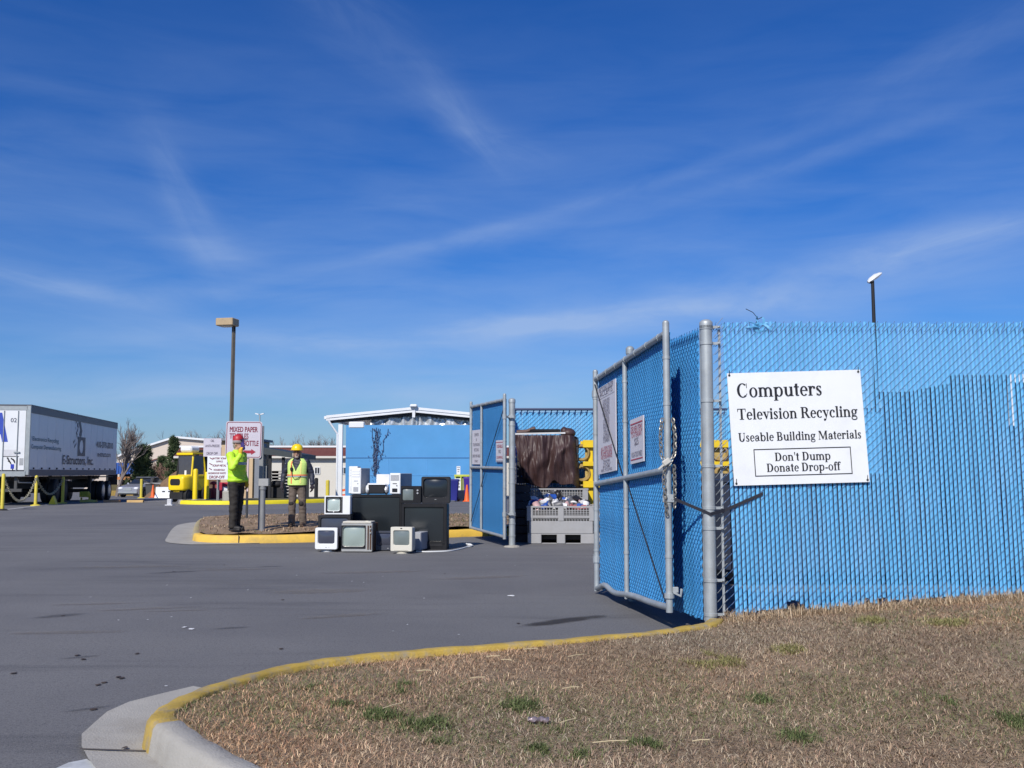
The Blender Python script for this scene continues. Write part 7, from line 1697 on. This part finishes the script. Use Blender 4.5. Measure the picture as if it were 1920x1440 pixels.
# ------------------------------------------------ trees
M_BARK = mat('bark_grey', (.17, .14, .125, 1), .9, var=.25, scale=3); M_TWIG = mat('twig_grey', (.20, .165, .15, 1), .9, var=.2)
def bare_tree(seed, h, spread, upright):
    r = random.Random(seed); tr_, tw_ = MB(), MB()
    def grow(p, d, L_, rad, lev):
        pts = [p]; n = 4; q = p
        for k in range(n):
            d = (d + Vector((r.gauss(0, .12), r.gauss(0, .12), r.gauss(.04, .07)))).normalized(); q = q + d * L_ / n; pts.append(q)
        (tr_ if lev < 2 else tw_).tube(pts, rad, 6 if lev < 2 else 3, False, [rad * (1 - .45 * k / n) for k in range(n + 1)])
        if lev >= 5: return
        nb = (6, 4, 4, 4, 3)[lev]
        for b in range(nb):
            k = r.randrange(1, n + 1) if lev else r.randrange(2, n + 1); a = r.uniform(0, 2 * PI); e = d.orthogonal().normalized(); e.rotate(Matrix.Rotation(a, 3, d)); s_ = r.uniform(.45, .95) * spread
            grow(pts[k], (d * upright + e * s_ + Vector((0, 0, .25))).normalized(), L_ * r.uniform(.5, .78), rad * .55, lev + 1)
    grow(Vector((0, 0, -.1)), Vector((0, 0, 1)), h * .36, h * .022, 0)
    return tr_, tw_
def plant_bare(seed, h, spread, upr, label):
    t = thing('bare_tree', label, 'tree', local=True, group='leafless trees on the skyline'); a, b = bare_tree(seed, h, spread, upr); a.build('trunk', M_BARK, t); b.build('crown', M_TWIG, t); return t
protoT = [plant_bare(s, 9.0, sp, up_, '') for s, sp, up_ in ((3, .9, .8), (8, .7, 1.0), (14, 1.0, .7), (23, .6, 1.1))]
TRL = [(219, 78, 781, 1, 'leafless tree with upright twigs just right of the white trailer'), (292, 150, 832, 0, 'small leafless tree before the tan hall'), (350, 140, 806, 0, 'leafless spreading tree left of the ANTI-FREEZE sign'), (376, 150, 803, 2, 'leafless tree with wide boughs above the forklift roof'), (403, 145, 800, 0, 'leafless tree straight above the ANTI-FREEZE sign'),
       (428, 150, 806, 2, 'leafless tree behind the left edge of the MIXED PAPER sign'), (501, 150, 815, 3, 'leafless tree right beside the MIXED PAPER sign'), (520, 165, 823, 2, 'low leafless tree left of the yellow helmet'), (540, 165, 826, 0, 'smallest leafless tree just left above the yellow helmet'), (562, 150, 812, 3, 'tall thin leafless tree right of the yellow helmet'), (588, 150, 812, 1, 'leafless tree over the cream building, between helmet and white shed post'), (612, 150, 813, 0, 'leafless tree just left of the white shed post'), (640, 150, 815, 3, 'leafless tree between the white shed post and the blue wall')]
for k, (px, D, yt, pi_, lab) in enumerate(TRL):
    b = on(px, D); h = at(px, yt, D).z - b.z; o = protoT[pi_]; zmax = max(max(v.co.z for v in c.data.vertices) for c in kids(o)); s_ = h / zmax
    if not o['label']: o['label'] = lab; o.location = b; o.rotation_euler = (0, 0, k * 1.3); o.scale = (s_,) * 3
    else: dup(o, b, k * 1.3, lab, s_)
def conifer(px, D, ytop, wpx, label, seed):
    b = on(px, D); h = at(px, ytop, D).z - b.z; w = wpx / FPX * D / 2; t = thing('pine_tree', label, 'tree', b, 'dark pines before the tan hall'); r = random.Random(seed)
    mb = MB(); mb.tube([b, b + Vector((.05, 0, h * .5)), b + Vector((0, 0, h * .97))], .2, 8, True, [.2, .13, .03]); mb.build('trunk', M_BARK, t)
    lf = MB(); lb = MB()
    for k in range(150):
        f = r.uniform(.06, 1.0) ** .9; z = h * f; rad = w * (1 - f) ** .75 * r.uniform(.55, 1.25) + .15; a = r.uniform(0, 2 * PI); base = b + Vector((0, 0, z)); tip = base + Vector((math.cos(a) * rad, math.sin(a) * rad, rad * r.uniform(.05, .45)))
        lb.bar(base, tip, .03, 4, .01)
        for q in range(16):
            u = r.uniform(.35, 1.05); c = base + (tip - base) * u + Vector((r.gauss(0, .12), r.gauss(0, .12), r.gauss(0, .10)))
            for z_ in range(5):
                d = Vector((math.cos(a) * .5 + r.gauss(0, .6), math.sin(a) * .5 + r.gauss(0, .6), r.gauss(.35, .5))).normalized() * r.uniform(.16, .34); e = d.orthogonal().normalized() * .028; lf.add([c - e, c + e, c + d], [(0, 1, 2)])
    lb.build('branch', M_BARK, t); lf.build('crown', mat('needles', (.065, .095, .035, 1), .8, var=.6, scale=1.2), t)
conifer(266, 80, 838, 48, 'dark bushy pine tree above the parked grey car', 2); conifer(324, 96, 822, 30, 'dark pine tree with a ragged outline behind the forklift cab', 6); conifer(303, 104, 858, 26, 'small dull pine between the two larger pines', 9)
# brush on the bank behind the heap
bsh = thing('bare_shrub', 'brown leafless brush on the bank between the pines', 'shrub', on(300, 100)); mb = MB(); r = random.Random(77)
for k in range(260):
    b = on(r.uniform(280, 340), 100 + r.uniform(-2, 2)); b += Vector((0, 0, 1.0)); q = b + Vector((r.gauss(0, .5), r.gauss(0, .5), r.uniform(.6, 2.2))); mb.tube([b, (b + q) / 2 + Vector((r.gauss(0, .15), 0, 0)), q], .03, 3, False)
mb.build('twigs', mat('brush_brown', (.20, .12, .085, 1), .9), bsh)
mb = MB(); vs = []
for j in range(7):
    for i in range(30):
        x = at(262 + i * 3.2, 900, 104).x; v = j / 6; vs.append((x, 96 + v * 16, ground_z(100) - .1 + (2.1 * math.sin(v * PI * .5) + .2 * mnoise.noise(Vector((x, v * 4, 0)))) * min(1, i / 5, (29 - i) / 4)))
mb.add(vs, [(j * 30 + i, j * 30 + i + 1, (j + 1) * 30 + i + 1, (j + 1) * 30 + i) for j in range(6) for i in range(29)]); struct(mb.build('bank_terrain', mat('bank_brown', (.17, .11, .07, 1), .95, var=.4, scale=1.5), smooth=True))
# distant wood that closes the view beyond the yard (reads as one mass)
wd = MB(); r = random.Random(91)
for k in range(2600):
    x = r.uniform(-190, 220); y = 240 + r.uniform(0, 40); b = Vector((x, y, ground_z(200) - .2)); hh = r.uniform(5, 8.5) * (.8 + .2 * math.sin(x * .09)); q = b + Vector((r.gauss(0, 1.2), r.gauss(0, 1), hh)); wd.tube([b, (b + q) / 2 + Vector((r.gauss(0, .4), 0, 0)), q], .12, 3, False)
    for _ in range(3): m_ = b + (q - b) * r.uniform(.3, .9); wd.tube([m_, m_ + Vector((r.gauss(0, 1.2), r.gauss(0, 1), r.uniform(.6, 2.0)))], .07, 3, False)
o = wd.build('distant_wood', M_TWIG); o['kind'] = 'stuff'
# ================================================================== SCRAPS ON THE TARMAC AND THE LAWN
rl = random.Random(44)
def scrap(px, py, size, m, label, cat='paper', z=0.0, name='paper_scrap', grp='pale scraps on the tarmac'):
    D = CAMZ * FPX / (py - 885) if z == 0 else (CAMZ - z) * FPX / (py - 885); p = on(px, D, z + .004); mb = MB(); n = 7; a0 = rl.uniform(0, 6)
    vs = [(p.x + size * math.cos(a0 + 2 * PI * k / n) * rl.uniform(.6, 1.1), p.y + size * 1.3 * math.sin(a0 + 2 * PI * k / n) * rl.uniform(.6, 1.1), p.z + rl.uniform(0, size * .18)) for k in range(n)]; vs.append((p.x, p.y, p.z + size * .2))
    mb.add(vs, [(k, (k + 1) % n, n) for k in range(n)]); mb.loc = p; return tag(mb.build(name, m), label, cat, grp)
M_SCR = mat('paper_white', (.70, .70, .70, 1), .8)
scrap(958, 1114, .055, M_SCR, 'flattened white paper scrap alone on the tarmac left of the gate'); scrap(347, 1171, .03, M_SCR, 'white scrap on the tarmac, larger of a close pair'); scrap(359, 1174, .03, M_SCR, 'thin white scrap beside a slightly larger one')
sm = 'tiny white speck of paper on the open tarmac'
for px, py in ((465, 1103), (358, 1117), (277, 1157), (321, 1152), (222, 1158), (90, 1033), (556, 1076), (313, 1094), (170, 1116), (555, 1044), (660, 1087), (795, 1118), (737, 1178), (764, 1166), (860, 1184), (913, 1040), (966, 1058), (682, 1089), (718, 1078), (311, 1287 - 10), (1070, 1042)):
    scrap(px, py, .012, M_SCR, sm)
M_LF = mat('dead_leaf', (.05, .035, .028, 1), .9)
for px, py in ((145, 1222), (157, 1229), (222, 1261), (195, 1271), (184, 1275), (228, 1263), (326, 1069), (420, 1057), (527, 1210), (118, 1150), (26, 1254), (175, 1319), (834, 1073), (972, 1164), (256, 1219), (530, 1121)):
    scrap(px, py, .022, M_LF, 'small dark leaf scrap lying on the open tarmac', 'leaf', 0, 'dead_leaf', 'dark leaf scraps on the tarmac')
scrap(284, 1392, .02, M_SCR, 'crumpled white paper ball at the kink of the near kerb', 'paper', .012, grp=None); scrap(233, 1388, .018, M_LF, 'brown leaf on the concrete gutter by the near kerb', 'leaf', .014, 'dead_leaf', grp=None); scrap(250, 1433, .02, M_LF, 'dark leaf on the concrete gutter at the bottom edge', 'leaf', .014, 'dead_leaf', grp=None)
# flattened can and stray stalks on the lawn
p = on(1010, (CAMZ - .17) * FPX / (1322 - 885)); z = lawn_z(p.x, p.y)
mb = MB(); n = 12; mb.loft([[(p.x + (q - 5) * .0105, p.y + .8 * r_ * math.cos(2 * PI * k / n) + .006 * math.sin(q * 1.3), z + .022 + .55 * r_ * math.sin(2 * PI * k / n) + .006 * math.sin(q * 1.9 + k)) for k in range(n)] for q in range(11) for r_ in (.026 * (1 - .25 * math.sin(q * .9) ** 2) * (.75 if q in (0, 10) else 1),)]); mb.loc = (p.x, p.y, z); tag(mb.build('crushed_can', mat('can_pink', (.30, .24, .25, 1), .4, .4, var=.5, scale=30), smooth=True), 'crushed pale can lying in the dry grass', 'can')
stm = mat('straw', (.56, .46, .28, 1), .8)
for px, py, L_, a in ((1145, 1372, .16, .05), (1070, 1275, .10, .3), (925, 1222, .09, .0), (995, 1209, .10, .1), (1080, 1221, .12, .5), (895, 1262, .09, .1), (795, 1249, .09, -.1), (735, 1316, .12, .8), (1065, 1333, .10, .7), (1315, 1372, .08, .1), (950, 1229, .08, -.6)):
    D = (CAMZ - .16) * FPX / (py - 885); q = on(px, D); q.z = lawn_z(q.x, q.y) + .04; d = Vector((math.cos(a), math.sin(a), .05)); mb = MB(); mb.tube([q - d * L_ / 2, q + Vector((0, 0, .003)), q + d * L_ / 2], .0024, 5); mb.loc = q
    tag(mb.build('straw_stalk', stm), 'pale broken stalk lying on the dry grass', 'stalk', 'pale stalks on the lawn')
# tufts of dark green grass
TUFT = [(978, 1293, .17), (822, 1362, .10), (690, 1315, .14), (795, 1328, .20), (1020, 1365, .13), (1072, 1373, .14), (1045, 1325, .13), (715, 1318, .13), (1215, 1360, .15), (780, 1272, .14), (1430, 1282, .13), (1765, 1300, .12), (1480, 1205, .18), (1500, 1350, .14), (1390, 1430, .16), (640, 1300, .10), (1770, 1185, .25), (1340, 1215, .3), (860, 1437, .12), (1640, 1170, .2), (1900, 1330, .16), (590, 1265, .10), (760, 1262, .10)]
tx, ty, tc = [], [], []
for px, py, r_ in TUFT:
    D = (CAMZ - .17) * FPX / (py - 885); q = on(px, D); n = int(5200 * r_ * r_ * 8); pale = px > 1300 and py < 1230
    a = rng.normal(0, r_ * .30, n); b = rng.normal(0, r_ * .42, n); kk_ = value_noise(q.x + a, q.y + b, 9.0, 77) > .38; a, b = a[kk_], b[kk_]; n = len(a); tx.append(q.x + a); ty.append(q.y + b); c = (np.array([.24, .22, .085]) if pale else np.array([.10, .125, .045])) * rng.uniform(.6, 1.5, (n, 1)); tc.append(c)
tx, ty, tc = np.concatenate(tx), np.concatenate(ty), np.concatenate(tc); k_ = np.array([inside(a, b) for a, b in zip(tx, ty)]); tx, ty, tc = tx[k_], ty[k_], tc[k_]
blades('green_grass', tx, ty, rng.uniform(.022, .058, len(tx)), rng.uniform(.0012, .0024, len(tx)), rng.uniform(.3, 1.3, len(tx)), tc, M_BLADE, lawn_z)
# rubble where the tarmac is broken under the gate
gv = MB()
for k in range(120):
    p = Vector((1.12 + rl.gauss(0, .10), 8.22 + rl.gauss(0, .07), .005)); s_ = rl.uniform(.008, .03); gv.ell(p, (s_, s_ * rl.uniform(.6, 1), s_ * .6), 6, 4, (0, 0, rl.uniform(0, 3)))
o = gv.build('gravel', mat('gravel_grey', (.22, .20, .18, 1), .9, var=.4, scale=20)); o['kind'] = 'stuff'
# oil stain and dusty sweeps on the tarmac, thin films with feathered edges
def film(name, c, dens):
    m = mat(name, c, .85, var=.25, scale=6); t = m.node_tree; N, L = t.nodes.new, t.links.new; out = t.nodes['Material Output']; b = t.nodes['Principled BSDF']
    co = N('ShaderNodeTexCoord'); ds = N('ShaderNodeVectorMath'); ds.operation = 'DISTANCE'; L(co.outputs['Generated'], ds.inputs[0]); ds.inputs[1].default_value = (.5, .5, .5)
    nz = N('ShaderNodeTexNoise'); nz.inputs['Scale'].default_value = 5; nz.inputs['Detail'].default_value = 6; L(co.outputs['Object'], nz.inputs['Vector'])
    ad = N('ShaderNodeMath'); ad.operation = 'MULTIPLY_ADD'; L(nz.outputs['Fac'], ad.inputs[0]); ad.inputs[1].default_value = .35; L(ds.outputs['Value'], ad.inputs[2])
    mr = N('ShaderNodeMapRange'); mr.interpolation_type = 'SMOOTHSTEP'; mr.inputs['From Min'].default_value = .34; mr.inputs['From Max'].default_value = .62; mr.inputs['To Min'].default_value = dens; mr.inputs['To Max'].default_value = 0; L(ad.outputs[0], mr.inputs['Value'])
    tr_ = N('ShaderNodeBsdfTransparent'); mx = N('ShaderNodeMixShader'); L(mr.outputs[0], mx.inputs[0]); L(tr_.outputs[0], mx.inputs[1]); L(b.outputs[0], mx.inputs[2]); L(mx.outputs[0], out.inputs['Surface']); return m
def stain(px, py, hw, hd, m, ang=0.0, z=.004):
    D = CAMZ * FPX / (py - 885); p = on(px, D, z); mb = MB(); n = 24
    vs = [(p.x + hw * math.cos(2 * PI * k / n), p.y + hd * math.sin(2 * PI * k / n), p.z) for k in range(n)]
    mb.add(vs, [tuple(range(n))]); mb.loc = p; o = struct(mb.build('ground_stain', m)); o.rotation_euler.z = ang; return o
FO, FD, FK = film('oil_film', (.035, .030, .028, 1), .75), film('dust_film', (.22, .20, .18, 1), .42), film('damp_film', (.055, .055, .06, 1), .32)
stain(1056, 1159, .72, .16, FO, R(40))
for px, py, hw, hd, a in ((595, 1105, .8, .32, 8), (270, 1137, .7, .10, 18), (340, 1140, .5, .07, 15), (180, 1128, .6, .10, 10), (430, 1065, .9, .16, 5), (700, 1070, 1.0, .2, 12), (900, 1080, .9, .2, 20), (250, 1060, 1.2, .2, 8), (120, 1180, .7, .12, 6), (640, 1150, .6, .12, 25)): stain(px, py, hw, hd, FD, R(a))
for px, py, hw, hd, a in ((110, 1150, .35, .14, 40), (435, 1172, .22, .08, 20), (165, 1318, .2, .04, 35), (150, 1225, .2, .05, 30), (330, 1070, .5, .14, 30), (505, 1060, .3, .1, 20)): stain(px, py, hw, hd, FK, R(a))
